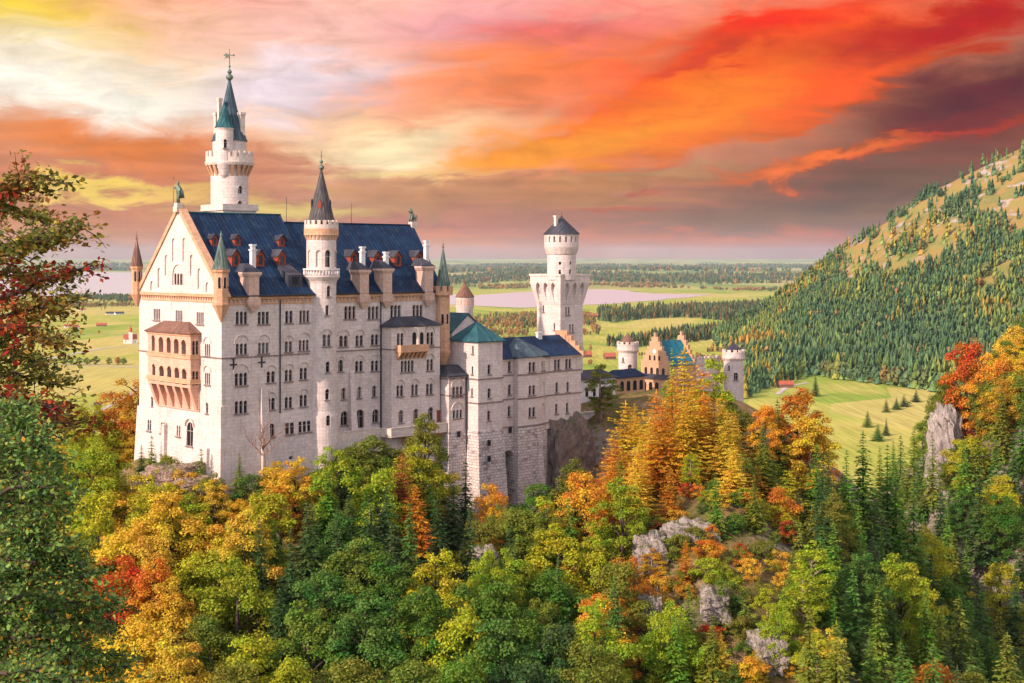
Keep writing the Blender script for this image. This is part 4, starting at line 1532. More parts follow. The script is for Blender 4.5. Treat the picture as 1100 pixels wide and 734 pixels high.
for i in range(k):
    a = bu0 + 2.6 + (bu1 - bu0 - 3.0) * i / (k - 1)
    wb.hull([(a - 0.22, bv - 0.3, zf - 2.2), (a + 0.22, bv - 0.3, zf - 2.2), (a + 0.22, bv - 0.004, zf - 2.2), (a - 0.22, bv - 0.004, zf - 2.2)],
            [(a - 0.22, bv - 1.8, zf - 0.403), (a + 0.22, bv - 1.8, zf - 0.403), (a + 0.22, bv - 0.004, zf - 0.403), (a - 0.22, bv - 0.004, zf - 0.403)])
wb.build('walkway_bracket', M['ochre'], wko)
MB().prism([(24, V2 - 1.85), (bu0 - 1.5, V2 - 1.85), (bu0 - 1.5, V2), (24, V2)], -46, zf - 0.453).build('terrace_wall', L_, wko)

# ================= bronze figures on the roof


def statue_knight():
    u, v, z = -0.1, 15, 9.9
    o = cthing('statue', u, v, z, 'green bronze knight with lance and shield standing on the west gable tip', 'statue')
    b = MB()
    b.box(u - 0.7, u + 0.7, v - 0.7, v + 0.7, z - 1.2, z - 0.2)
    b.box(u - 0.55, u + 0.55, v - 0.55, v + 0.55, z - 0.197, z + 0.5)
    b.build('pedestal', M['trim'], o)
    m_ = MB()
    z0 = z + 0.5
    m_.tube([(u, v + 0.3, z0), (u, v + 0.28, z0 + 1.0), (u, v + 0.16, z0 + 2.0)], [0.17, 0.2, 0.27], 8)
    m_.tube([(u + 0.1, v - 0.3, z0), (u - 0.12, v - 0.3, z0 + 1.0), (u, v - 0.16, z0 + 2.0)], [0.17, 0.2, 0.27], 8)
    m_.tube([(u, v, z0 + 1.75), (u, v, z0 + 2.4), (u, v, z0 + 3.1), (u, v, z0 + 3.42)], [0.42, 0.36, 0.52, 0.2], 10)
    m_.tube([(u, v, z0 + 3.35), (u, v, z0 + 3.6), (u, v, z0 + 3.85), (u, v, z0 + 4.1)], [0.15, 0.25, 0.24, 0.06], 10)
    m_.tube([(u, v + 0.5, z0 + 3.1), (u - 0.2, v + 0.95, z0 + 2.7), (u - 0.35, v + 1.05, z0 + 3.3)], [0.17, 0.14, 0.11], 8)
    m_.tube([(u, v - 0.5, z0 + 3.1), (u - 0.1, v - 0.75, z0 + 2.4), (u - 0.3, v - 0.7, z0 + 1.8)], [0.17, 0.14, 0.11], 8)
    m_.tube([(u, v - 0.1, z0 + 3.0), (u + 0.4, v - 0.3, z0 + 2.0), (u + 0.5, v - 0.4, z0 + 0.9)], [0.4, 0.5, 0.55], 8)
    m_.build('knight_figure', M['bronze'], o)
    s = MB()
    s.tube([(u - 0.38, v + 1.06, z0 + 0.1), (u - 0.38, v + 1.06, z0 + 4.6)], 0.05, 6)
    s.tube([(u - 0.38, v + 1.06, z0 + 4.6), (u - 0.38, v + 1.06, z0 + 5.1)], [0.12, 0.01], 6)
    s.build('lance', M['bronze'], o)
    sh = MB()
    slab(sh, Fr((u - 0.45, v - 0.75, z0 + 0.7), (0, -1), (-1, 0)), [(-0.12, 0.0), (0.12, 0.0), (0.5, 0.7), (0.5, 1.5), (-0.5, 1.5), (-0.5, 0.7)], -0.06, 0.06)
    sh.build('shield', M['bronze'], o)


def statue_lion():
    u, v, z = 56.2, 15, 7.3
    o = cthing('statue', u, v, z, 'small green bronze lion sitting on the east ridge end of the blue roof', 'statue')
    b = MB()
    b.box(u - 0.6, u + 0.9, v - 0.6, v + 0.6, z - 0.8, z + 0.6)
    b.build('pedestal', M['trim'], o)
    m_ = MB()
    z0 = z + 0.6
    m_.tube([(u + 0.6, v, z0 + 0.35), (u + 0.2, v, z0 + 1.0), (u - 0.25, v, z0 + 1.7), (u - 0.4, v, z0 + 2.1)], [0.5, 0.52, 0.45, 0.3], 10)
    m_.tube([(u - 0.3, v, z0 + 1.9), (u - 0.5, v, z0 + 2.35), (u - 0.8, v, z0 + 2.35), (u - 1.0, v, z0 + 2.25)], [0.42, 0.46, 0.3, 0.15], 10)
    for s in (0.3, -0.3):
        m_.tube([(u - 0.3, v + s, z0 + 1.3), (u - 0.5, v + s, z0 + 0.6), (u - 0.55, v + s, z0)], [0.2, 0.16, 0.14], 8)
        m_.tube([(u + 0.5, v + s, z0 + 0.5), (u + 0.15, v + s * 1.3, z0 + 0.35), (u - 0.05, v + s * 1.3, z0 + 0.05)], [0.28, 0.2, 0.14], 8)
        m_.tube([(u - 0.45, v + s * 0.8, z0 + 2.65), (u - 0.45, v + s * 0.85, z0 + 2.95)], [0.13, 0.03], 6)
    m_.tube([(u + 0.9, v, z0 + 0.2), (u + 1.3, v, z0 + 0.8), (u + 1.2, v, z0 + 1.5)], [0.1, 0.07, 0.12], 6)
    m_.build('lion_figure', M['bronze'], o)


statue_knight()
statue_lion()

# ================= stair tower on the south front
tu, tv, tr = on_v(345.2, 300, 0.9)[0], 0.9, 2.82
TY = yof(tu, tv)
stt = cthing('stair_tower', tu, tv, -46, 'slim round stair tower with dark cone roof halfway along the south front', 'tower')
WT = Win(stt, M['trim'], M['glass'])
shf = MB().lathe(tu, tv, [(tr + 0.55, -47), (tr + 0.3, zat(447, TY)), (tr, zat(441, TY)), (tr, zat(305, TY)), (tr * 1.05, zat(302, TY)), (tr * 1.24, zat(297.5, TY)), (tr * 1.24, zat(296, TY)), (tr, zat(296, TY) + 0.02), (tr, zat(258, TY)),
                          (tr * 1.08, zat(252, TY)), (tr * 1.08, zat(246, TY))], 32, 0, False).build('shaft', L_, stt)
for px, py, n, lw, h, hd in ((351.5, 333.5, 1, 0.7, 1.9, 0), (351, 366, 2, 0.68, 2.2, 1), (352, 394.5, 1, 0.75, 2.0, 2), (351.5, 424, 1, 0.75, 2.0, 2), (352, 452, 1, 0.85, 2.0, 2), (353, 313, 1, 0.75, 2.0, 2)):
    WT.add(tower_fr(tu, tv, tr - 0.02, px, py + h * F / TY / 2), n, lw, h, 0.2, hd)
for px in (332.4, 342.2, 352.2, 360.5):
    if px < 345:
        slab(WT.cut, tower_fr(tu, tv, tr - 0.02, px, 287), arch(1.05, 3.2, 8), -0.3, 0.4)
    else:
        WT.add(tower_fr(tu, tv, tr - 0.02, px, 287), 1, 1.05, 3.2, hood=2, sill=False, depth=0.65)
WT.apply(shf)
tb = MB()
radial_blocks(tb, tu, tv, tr - 0.02, tr * 1.15, zat(258, TY), zat(253, TY), 26, 0.5)
ring_wall(tb, tu, tv, tr * 0.9, tr * 1.17, zat(253, TY) + 0.003, zat(246, TY), 32)
tb.build('corbel_table', M['ochre'], stt)
tb = MB()
ring_wall(tb, tu, tv, tr * 0.85, tr * 1.15, zat(246, TY) + 0.003, zat(241.5, TY), 32)
crenels(tb, tu, tv, tr * 0.95, tr * 1.15, zat(241.5, TY) + 0.003, zat(237, TY), 18, 0.58)
tb.build('battlement', M['trim'], stt)
tb = MB()
zb0, zb1 = zat(296, TY), zat(288.5, TY)
ring_wall(tb, tu, tv, tr * 1.14, tr * 1.24, zb1 - 0.25, zb1, 32)
for i in range(36):
    a = 2 * math.pi * i / 36
    tb.lathe(tu + tr * 1.19 * math.cos(a), tv + tr * 1.19 * math.sin(a), [(0.09, zb0), (0.12, zb0 + 0.4), (0.07, zb1 - 0.253)], 6)
tb.build('balustrade', M['white'], stt)
tc_ = MB()
zc0, zc1 = zat(240.5, TY), zat(182, TY)
tc_.lathe(tu, tv, [(tr * 0.96, zc0), (tr * 0.93, zc0 + 0.3), (0.14, zc1)], 16, 0, False)
tco = tc_.build('cone_roof', M['stair_cone'], stt)
fi = MB()
finial(fi, tu, tv, zc1 - 0.1, zat(162, TY), 0.22, 3)
fi.build('finial', M['bronze'], tco)
for px, py in ((343.5, 220), (334, 219), (353.5, 219)):
    rr = tr * 0.96 * (zat(py, TY) - zc1) / (zc0 - zc1)
    f = tower_fr(tu, tv, max(0.3, rr), px, py)
    d = MB()
    slab(d, f, [(-0.35, -0.7), (0.35, -0.7), (0.35, 0.35), (0, 0.85), (-0.35, 0.35)], -0.7, 0.25)
    do = d.build('dormer', M['red_wood'] if px == 343.5 else M['slate_roof'], tco)

# ================= the tall north tower
nv = 24.0
nu = on_v(246.6, 200, nv)[0]
NY = yof(nu, nv)
ntw = cthing('round_tower', nu, nv, -40, 'tallest round tower with crenellated gallery behind the blue palace roof', 'tower')
WN = Win(ntw, M['trim'], M['glass'])
nr_ = 3.7
MB().box(nu - 3.8, nu + 3.8, nv - 3.8, nv + 3.8, -44, zat(227, NY)).build('tower_base', L_, ntw)
ter = MB()
zt0 = zat(227, NY)
ter.box(nu - 4.15, nu + 4.15, nv - 4.15, nv + 4.15, zt0 + 0.003, zt0 + 0.35)
for a0, a1, b0, b1 in ((-4.1, 4.1, -4.1, -3.85), (-4.1, 4.1, 3.85, 4.1), (-4.1, -3.85, -3.85, 3.85), (3.85, 4.1, -3.85, 3.85)):
    ter.box(nu + a0, nu + a1, nv + b0, nv + b1, zt0 + 0.353, zt0 + 1.25)
ter.build('terrace', M['trim'], ntw)
nsh = MB().lathe(nu, nv, [(nr_, zt0 - 0.5), (nr_, zat(184, NY)), (nr_ * 1.05, zat(181, NY)), (nr_ * 1.05, zat(178, NY))], 40, 0, False).build('shaft', L_, ntw)
for px, py, rn in ((258, 203, True), (257.5, 219, True)):
    WN.add(tower_fr(nu, nv, nr_ - 0.02, px, py + 5), 1, 0.95, 1.5, hood=2, sill=False)
WN.apply(nsh)
g_ = MB()
zg0, zg1, zg2 = zat(190, NY), zat(178.5, NY), zat(172, NY)
radial_blocks(g_, nu, nv, nr_ - 0.05, nr_ * 1.27, zg0, zg1, 22, 0.52)
g_.build('gallery_bracket', M['ochre'], ntw)
g_ = MB()
g_.lathe(nu, nv, [(nr_ * 1.27, zg1 + 0.003), (nr_ * 1.32, zg1 + 0.5), (nr_ * 1.32, zg1 + 0.7)], 40, 0, False)
ring_wall(g_, nu, nv, nr_ * 1.16, nr_ * 1.27, zg1 + 0.703, zg2 + 0.4, 40)
crenels(g_, nu, nv, nr_ * 1.16, nr_ * 1.27, zg2 + 0.403, zat(163.5, NY), 22, 0.6)
g_.build('gallery', M['trim'], ntw)
MB().lathe(nu, nv, [(nr_ * 0.90, zg1 + 0.3), (nr_ * 0.90, zat(151, NY))], 32, 0, False).build('upper_drum', L_, ntw)
c_ = MB()
zc0, zc1 = zat(152, NY), zat(85, NY)
c_.lathe(nu, nv, [(nr_ * 0.98, zc0), (nr_ * 0.92, zc0 + 0.5), (nr_ * 0.42, zc0 + (zc1 - zc0) * 0.52), (0.16, zc1)], 16, 0, False)
nco = c_.build('cone_roof', M['tower_cone'], ntw)
fi = MB()
finial(fi, nu, nv, zc1 - 0.1, zat(66, NY), 0.3, 3)
fi.build('finial', M['bronze'], nco)
wv = MB()
zv = zat(60, NY)
wv.tube([(nu, nv, zat(67, NY)), (nu, nv, zat(53, NY))], 0.07, 6)
fw = Fr((nu, nv, zv), (CU, -SU), (-SU, -CU))
wv.tube([fw.p(-1.2, 0, 0), fw.p(1.0, 0.1, 0)], 0.07, 6)
slab(wv, fw, [(-1.2, 0.25), (-0.75, -0.2), (-1.0, -0.65), (-0.45, -0.35), (0.05, -0.6), (-0.15, -0.1), (0.15, 0.4), (-0.4, 0.25), (-0.8, 0.7), (-0.8, 0.25)], -0.05, 0.05)
slab(wv, fw, [(0.75, -0.18), (1.15, 0.1), (0.75, 0.38)], -0.05, 0.05)
wv.build('weathervane', M['bronze'], ntw)
# little stair turret against the drum
Xn, Yn = w2(nu, nv)
ac = math.atan2(-Yn, -Xn) - TH - 0.3
su_, sv_ = nu + 3.3 * math.cos(ac), nv + 3.3 * math.sin(ac)
SY = yof(su_, sv_)
WSN = Win(ntw, M['trim'], M['glass'])
stb = MB().lathe(su_, sv_, [(0.15, zat(194, SY)), (0.9, zat(188, SY)), (1.72, zat(176, SY)), (1.72, zat(140, SY)), (1.85, zat(139, SY)), (1.85, zat(137.8, SY))], 20, 0, False).build('stair_turret', L_, ntw)
WSN.add(tower_fr(su_, sv_, 1.71, 242, 159), 1, 0.6, 1.7, hood=2)
WSN.apply(stb)
c_ = MB()
c_.lathe(su_, sv_, [(1.98, zat(137.8, SY) + 0.003), (1.85, zat(136.5, SY)), (0.9, zat(124, SY)), (0.1, zat(111, SY))], 12, 0, False)
finial(c_, su_, sv_, zat(112, SY), zat(106.5, SY), 0.1, 1)
c_.build('turret_roof', M['teal_roof'], stb)
for px, y0, y1, w in ((236.0, 107, 142, 0.36), (232.5, 122, 146, 0.4), (259.3, 121.5, 146, 0.5)):
    a = tower_fr(nu, nv, nr_ * 0.72, px, 140)
    p = a.p(0, 0, 0)
    ch = MB().box(p[0] - w, p[0] + w, p[1] - w, p[1] + w, zat(y1, NY), zat(y0 + 3, NY))
    ch.box(p[0] - w * 1.3, p[0] + w * 1.3, p[1] - w * 1.3, p[1] + w * 1.3, zat(y0 + 3, NY) + 0.003, zat(y0, NY))
    ch.build('chimney', M['trim'], ntw)

# ================= the lower residence block (bower) on its rough stone base
kem = cthing('residence_building', 70, 0, -58, 'lower pale residence wing on tall rough stone base with verdigris pyramid roof', 'castle wing')
WK = [Win(kem, M['trim'], M['glass']) for _ in range(4)]
R_ = M['rubble']
P1 = [(50, -4.2), (55.4, -4.2), (55.4, 1.2), (50, 1.2)]
P2 = [(54.9, -7.6), (61.6, -7.6), (61.6, 1), (54.9, 1)]
P3 = [(61, -5), (87.5, -5), (87.5, 7.5), (61, 7.5)]
P4 = [(67.2, -4.5), (67.2, -6.4), (73, -6.4), (77.7, -4.6)]
z1, z2, z3 = -34.9, -34.9, -35.3
k1 = MB().prism(P1, z1, zat(404, 284)).build('wall', L_, kem)
k2 = MB().prism(P2, z2, -16.95).build('wall', L_, kem)
k3 = MB().prism(P3, -36.5, -20.9).build('wall', L_, kem)
k4 = MB().prism(P4, z3, -20.75).build('bay', L_, kem)
# windows
for px, py, n, lw, h, hd in ((491.5, 421, 3, 0.78, 2.1, 1), (491.5, 445, 3, 0.7, 1.7, 1)):
    u, z = on_v(px, py, -4.2)
    WK[0].add(fr_v(-4.2, u, z - h / 2), n, lw, h, 0.22, hd)
WK[0].apply(k1)
for px, py, lw, h in ((525.5, 397, 0.85, 2.0), (525.5, 422.5, 0.85, 2.0), (525.2, 446.5, 0.85, 2.0)):
    u, z = on_v(px, py, -7.6)
    WK[1].add(fr_v(-7.6, u, z - h / 2), 1, lw, h, hood=0)
for px, py in ((508, 376), (507.5, 398), (507, 421.5)):
    v, z = on_u(px, py, 54.9)
    WK[1].add(fr_u(54.9, v, z - 0.8), 1, 0.5, 1.6, rnd=False)
WK[1].apply(k2)
for px, py, n in ((547.3, 394, 1), (547.3, 419, 1), (547, 442.3, 1), (598.5, 391.8, 2), (610.5, 391, 2), (598.2, 416.5, 1), (610, 416, 1), (597.8, 439.5, 1), (609.5, 438.5, 1)):
    u, z = on_v(px, py, -5)
    WK[2].add(fr_v(-5, u, z - 1.05), n, 0.8, 2.2, 0.22, 0)
WK[2].apply(k3)
for px, py in ((571.5, 394.5), (571.5, 419.5), (571.5, 443)):
    u, z = on_v(px, py, -6.4)
    WK[3].add(fr_v(-6.4, u, z - 1.0), 2, 0.85, 2.1, 0.25, 0)
fx = math.hypot(4.7, 1.8)
for px, py, bl_ in ((584, 393.5, 0), (584, 418.5, 1), (584, 442, 1)):
    f = Fr((75.35, -5.5, zat(py, 296.5) - 1.0), (4.7 / fx, 1.8 / fx), (1.8 / fx, -4.7 / fx))
    if bl_:
        slab(WK[3].cut, f, arch(1.7, 2.9, 8), -0.2, 0.5, 0, -0.3)
    else:
        WK[3].add(f, 2, 0.7, 2.1, 0.22, 0)
WK[3].apply(k4)
# roofs
r_ = MB()
hip(r_, 49.5, 54.89, -4.8, 1.4, zat(404, 284) + 0.003, 51.5, 54.89, -1.5, 0.6, zat(393, 284), 0.2)
r_.build('low_roof', M['slate_roof'], kem)
r_ = MB()
r_.prism([(54.4, -8.1), (62.1, -8.1), (62.1, 1.5), (54.4, 1.5)], -16.94, -16.75)
r_.prism([(54.4, -8.1), (62.1, -8.1), (62.1, 1.5), (54.4, 1.5)], -16.747, -13.0, [(58.1, -3.5), (58.4, -3.5), (58.4, -3.1), (58.1, -3.1)])
finial(r_, 58.25, -3.3, -13.1, -12.2, 0.12, 1)
r_.build('pyramid_roof', M['teal_roof'], kem)
r_ = MB()
slab(r_, fr_u(61.9, 1.25, 0), [(-7.0, -20.95), (7.0, -20.95), (0, -16.9)], -25.4, 0)
mr = r_.build('roof', M['blue_roof'], kem)
r_ = MB()
e = [(66.8, -1.5), (66.8, -6.9), (73.2, -6.9), (78.3, -4.9)]
r_.prism(e, -20.745, -20.6)
r_.prism(e, -20.597, -16.75, [(71.2, -1.2), (71.2, -1.5), (71.5, -1.5), (71.7, -1.3)])
r_.build('bay_roof', M['tower_cone'], kem)
r_ = MB()
for i in range(5):
    r_.box(87.0, 87.8, -6.2 + i * 1.25, 1.25 if i < 4 else 2.5, -21.2 + i * 1.05, -20.15 + i * 1.05 - 0.003)
r_.build('stepped_gable', M['brick'], kem)
for u, v, zz in ((66, 3, -15.9), (80, 0.5, -16.3)):
    r_ = MB()
    r_.box(u - 0.5, u + 0.5, v - 0.5, v + 0.5, -19, zz)
    r_.box(u - 0.62, u + 0.62, v - 0.62, v + 0.62, zz + 0.003, zz + 0.3)
    r_.build('chimney', M['white'], mr)
# string courses
d = 0.2
for zz in (zat(406.5, 283), zat(430.5, 283) + 1.2):
    s_ = MB()
    s_.box(50 - d, 54.7, -4.2 - d, -4.203, zz - 0.12, zz + 0.12)
    s_.box(50 - d, 50 - 0.003, -4.2, 0, zz - 0.12, zz + 0.12)
    s_.build('string_course', M['sill'], kem)
for zz in (zat(406, 286), zat(431.5, 286)):
    s_ = MB()
    s_.box(54.9 - d, 61.6 + d, -7.6 - d, -7.603, zz - 0.12, zz + 0.12)
    s_.box(54.9 - d, 54.897, -7.6, 0, zz - 0.12, zz + 0.12)
    s_.build('string_course', M['sill'], kem)
for zz in (zat(406, 300) + 1.3, zat(430.5, 300) + 1.2, -35.1):
    s_ = MB()
    s_.box(61.8, 67.0, -5 - d, -5.003, zz - 0.12, zz + 0.12)
    s_.build('string_course', M['sill'], kem)
    s_ = MB()
    s_.box(77.4, 87.5 + d, -5 - d, -5.003, zz - 0.12, zz + 0.12)
    s_.build('string_course', M['sill'], kem)
    s_ = MB()
    s_.box(67.2 - d, 73, -6.4 - d, -6.403, zz - 0.12, zz + 0.12)
    s_.prism([(73.003, -6.4 - d), (77.8, -4.8 - d), (77.7, -4.75), (73.003, -6.403)], zz - 0.12, zz + 0.12)
    s_.build('string_course', M['sill'], kem)
cm_ = MB()
cm_.box(61.8, 67.1, -5.35, -5.003, -21.3, -20.8)
cm_.box(77.8, 87.6, -5.35, -5.003, -21.3, -20.96)
cm_.build('cornice', M['trim'], kem)


def grow(poly, d):
    cx = sum(p[0] for p in poly) / len(poly)
    cy = sum(p[1] for p in poly) / len(poly)
    out = []
    for x, y in poly:
        out.append((x + d * (1 if x > cx else -1), y + d * (1 if y > cy else -1)))
    return out


b_ = MB()
b_.prism(grow(P1, 1.1), -60, z1 - 0.003, grow(P1, 0.12))
b_.prism(grow(P2, 1.4), -62, z2 - 0.003, grow(P2, 0.14))
b_.prism(grow(P4, 0.9), -62, z3 - 0.003, grow(P4, 0.14))
b_.build('stone_base', R_, kem)
b_ = MB()
b_.prism([(53.9, -9.6), (55.5, -9.6), (55.5, -7.4), (53.9, -7.4)], -62, -36.2, [(54.6, -8.0), (55.3, -8.0), (55.3, -7.6), (54.6, -7.6)])
b_.prism([(60.6, -9.9), (62.6, -9.9), (62.6, -7.4), (60.6, -7.4)], -62, -44.5, [(61.2, -8.1), (62.0, -8.1), (62.0, -7.6), (61.2, -7.6)])
b_.prism([(72.0, -8.6), (74.4, -8.6), (74.4, -6.4), (72.0, -6.4)], -62, -37.0, [(72.6, -6.9), (73.6, -6.9), (73.6, -6.5), (72.6, -6.5)])
b_.build('buttress', R_, kem)
WR = Win(kem, M['trim'], M['glass'])
fb = MB().prism([(61.2, -5.6), (68.0, -5.6), (68.0, -1), (61.2, -1)], -62, -36.51, [(61.2, -5.1), (68.0, -5.1), (68.0, -1), (61.2, -1)]).build('arch_wall', R_, kem)
u, z = on_v(547, 484, -5.4)
slab(WR.cut, fr_v(-5.4, u, -64), arch(2.9, z + 64, 10), -3.6, 1.5)
WR.apply(fb)
sl2 = MB()
for px, py, vc in ((492.8, 466.5, -4.55), (525.3, 476, -8.2), (525.3, 493, -8.6), (548, 462, -5.2)):
    u, z = on_v(px, py, vc)
    slab(sl2, fr_v(vc, u, z), [(-0.35, -0.6), (0.35, -0.6), (0.35, 0.6), (-0.35, 0.6)], -0.1, 0.16)
sl2.build('slit_window', M['glass'], kem)
for px in (500.8, 553.8):
    u = on_v(px, 430, -5.2)[0]
    vv = -4.4 if px < 520 else -5.2
    u = on_v(px, 430, vv)[0]
    MB().tube([(u, vv, -60), (u, vv, -21.3 if px > 520 else -24.2)], 0.12, 6).build('drainpipe', M['iron'], kem)

# ================= knights' house behind, seen between the turrets
kh = cthing('courtyard_house', 70, 16, -38, 'pale gabled courtyard house with verdigris roof behind the bay roof', 'house')
vk = 12.0
uk, zk = on_v(502.5, 338, vk)
WH = Win(kh, M['trim'], M['glass'])
hw = 4.6
ze = zk - 3.7
body = MB()
slab(body, fr_v(vk, uk, 0), [(-hw, -40), (hw, -40), (hw, ze), (0, zk), (-hw, ze)], -22, 0)
wl = body.build('wall', L_, kh)
for px, py, n in ((503, 356.5, 1), (490, 379, 2), (505, 379, 2)):
    u, z = on_v(px, py, vk)
    WH.add(fr_v(vk, u, z - 0.9), n, 0.7, 1.8, 0.2)
WH.apply(wl)
r_ = MB()
for sg in (1, -1):
    q = [(0, zk + 0.35), (0, zk + 0.02), (hw + 0.5, ze - 0.4 + 0.02), (hw + 0.5, ze - 0.05)]
    q = [(a * sg, z) for a, z in q]
    if sg > 0:
        q = q[::-1]
    slab(r_, fr_v(vk, uk, 0), q, -22.2, 0.3)
r_.build('roof', M['teal_roof'], kh)

# round stair turret with a conical cap further back
rv = 27.0
ru = on_v(499.3, 320, rv)[0]
RY = yof(ru, rv)
rt = cthing('round_turret', ru, rv, -38, 'small round turret with brown conical cap peeping over the courtyard house', 'turret')
rr = 10.2 * RY / F
MB().lathe(ru, rv, [(rr * 0.8, -40), (rr * 0.8, zat(338, RY)), (rr * 0.86, zat(336, RY)), (rr * 0.96, zat(329, RY)), (rr * 0.96, zat(319, RY))], 24, 0, False).build('drum', L_, rt)
q_ = MB()
for i in range(16):
    a = 2 * math.pi * i / 16
    slab(q_, fr_ang(ru, rv, rr * 0.955, a, zat(328, RY)), arch(rr * 0.17, 1.5, 6), 0.002, 0.05)
q_.build('loophole', M['bay_stone'], rt)
q_ = MB()
q_.lathe(ru, rv, [(rr * 1.03, zat(319.5, RY)), (rr * 0.95, zat(318, RY)), (0.1, zat(303.5, RY))], 16, 0, False)
finial(q_, ru, rv, zat(304, RY), zat(301, RY), 0.1, 1)
q_.build('cone_roof', M['brown_roof'], rt)

# ================= square tower
qv, qw, ql = 14.0, 7.9, 7.6
qu = on_v(602, 300, qv)[0]
QY = yof(qu, qv)
sq = cthing('square_tower', qu + 3.8, qv + 4, -40, 'pale square tower topped by a round drum with slate cone', 'tower')
WQ = Win(sq, M['trim'], M['glass'])
poly = lambda d: [(qu - d, qv - d), (qu + ql + d, qv - d), (qu + ql + d, qv + qw + d), (qu - d, qv + qw + d)]
zq0, zq1, zq2 = zat(328, QY), zat(305, QY), zat(296.8, QY)
qs = MB().prism(poly(0), -44, zq1).build('shaft', L_, sq)
for px, py, n, fc in ((609.7, 334, 2, 0), (613.8, 352.5, 2, 0), (583.7, 331.8, 1, 1), (595.5, 351, 1, 1)):
    if fc == 0:
        u, z = on_v(px, py, qv)
        WQ.add(fr_v(qv, u, z - 1), n, 0.55, 1.9, 0.35, rnd=False)
    else:
        v, z = on_u(px, py, qu)
        WQ.add(fr_u(qu, v, z - 0.8), n, 0.5, 1.6, rnd=False)
WQ.apply(qs)
WQ2 = Win(sq, M['trim'], M['glass'])
dq = 1.15
qs_ = MB()
pa, pb = poly(0.03), poly(dq)
ring = lambda P, z: [(x_, y_, z) for x_, y_ in P]
vs_ = ring(pa, zq0) + ring(pb, zq1) + ring(pb, zq2)
fs_ = [(3, 2, 1, 0), (8, 9, 10, 11)]
for k_ in range(4):
    n_2 = (k_ + 1) % 4
    fs_ += [(k_, n_2, 4 + n_2, 4 + k_), (4 + k_, 4 + n_2, 8 + n_2, 8 + k_)]
qs_.add(vs_, fs_)
qh = qs_.build('overhang', L_, sq)
for fc in range(4):
    L = (ql, qw, ql, qw)[fc]
    o = [(qu + ql / 2, qv), (qu + ql, qv + qw / 2), (qu + ql / 2, qv + qw), (qu, qv + qw / 2)][fc]
    R = [(1, 0), (0, 1), (-1, 0), (0, -1)][fc]
    N = [(0, -1), (1, 0), (0, 1), (-1, 0)][fc]
    for i in range(3):
        a = (i - 1) * 2.55
        f = Fr((o[0], o[1], zat(324, QY)), R, N)
        hh = zat(303.5, QY) - zat(324, QY)
        w_a = 0.82
        pts_ = [(-w_a * 0.55, 0), (w_a * 0.55, 0), (w_a, hh * 0.5), (w_a * 0.95, hh * 0.72), (w_a * 0.6, hh * 0.9), (0, hh), (-w_a * 0.6, hh * 0.9), (-w_a * 0.95, hh * 0.72), (-w_a, hh * 0.5)]
        slab(WQ2.cut, f, pts_, 0.12, dq + 0.6, a)
WQ2.apply(qh)
cp = MB()
cp.prism(poly(dq + 0.2), zq2 + 0.003, zat(294.6, QY))
cp.build('coping', M['trim'], sq)
du, dv = loc(603.2, QY + 2.5)
DY = yof(du, dv)
rd = 15.4 * DY / F
WD = Win(sq, M['trim'], M['glass'])
zr0, zr1, zr2, zr3 = zat(296, DY), zat(274, DY), zat(266, DY), zat(252, DY)
dr = MB().lathe(du, dv, [(rd, zr0 - 1), (rd, zr1), (rd * 1.06, zr1 + 0.3), (rd * 1.2, zr2), (rd * 1.2, zr3)], 40, 0, False).build('drum', L_, sq)
for i in range(18):
    a = 2 * math.pi * i / 18
    slab(WD.cut, fr_ang(du, dv, rd * 1.2 - 0.02, a, zat(260.5, DY)), [(-0.26, 0), (0.26, 0), (0.26, 1.35), (-0.26, 1.35)], -0.75, 0.4)
for px, py in ((601.5, 283), (613, 282.8), (601.3, 293.5), (612.5, 293)):
    WD.add(tower_fr(du, dv, rd - 0.02, px, py + 1.5), 1, 0.6, 0.7 if py < 285 else 1.1, rnd=py > 285, sill=False)
WD.apply(dr)
g_ = MB()
radial_blocks(g_, du, dv, rd * 1.04, rd * 1.21, zr1 + 0.2, zr2 + 0.1, 20, 0.45)
g_.build('corbel_table', M['trim'], sq)
g_ = MB()
g_.lathe(du, dv, [(rd * 1.30, zr3 + 0.003), (rd * 1.26, zr3 + 0.25), (0.12, zat(233, DY))], 20, 0, False)
finial(g_, du, dv, zat(234, DY), zat(227.5, DY), 0.1, 1)
co_ = g_.build('cone_roof', M['slate_roof'], sq)
f = tower_fr(du, dv, rd * 0.62, 597.2, 244)
p = f.p(0, 0, 0)
g_ = MB().box(p[0] - 0.35, p[0] + 0.35, p[1] - 0.35, p[1] + 0.35, zat(249, DY), zat(233.5, DY))
g_.box(p[0] - 0.48, p[0] + 0.48, p[1] - 0.48, p[1] + 0.48, zat(233.5, DY) + 0.003, zat(232, DY))
g_.build('chimney', M['trim'], sq)

# ================= gatehouse at the far end
GY = 366.0
gu, gv = loc(704.5, GY)
gh = cthing('gatehouse', gu + 4, gv, -42, 'red brick gatehouse with stepped gables and turquoise roof behind golden trees', 'gatehouse')
WGH = Win(gh, M['trim'], M['glass'])
B_ = M['brick']
gw_ = 4.5
glen = 10.5
zb = zat(392, GY)
gb = MB().box(gu, gu + glen, gv - gw_, gv + gw_, -46, zb).build('wall', B_, gh)
sg = MB()
for e0, e1 in ((gu - 0.5, gu + 0.4), (gu + glen - 0.4, gu + glen + 0.5)):
    for i in range(6):
        w = gw_ * (1 - i / 6.3) + 0.15
        sg.box(e0, e1, gv - w, gv + w, (-46 if i == 0 else zb + i * 1.22), zb + (i + 1) * 1.22 - 0.003)
    sg.box(e0, e1, gv - 0.3, gv + 0.3, zb + 6 * 1.22, zb + 6 * 1.22 + 1.1)
sgo = sg.build('stepped_gable', M['trim'] if False else B_, gh)
WGH.apply(gb)
r_ = MB()
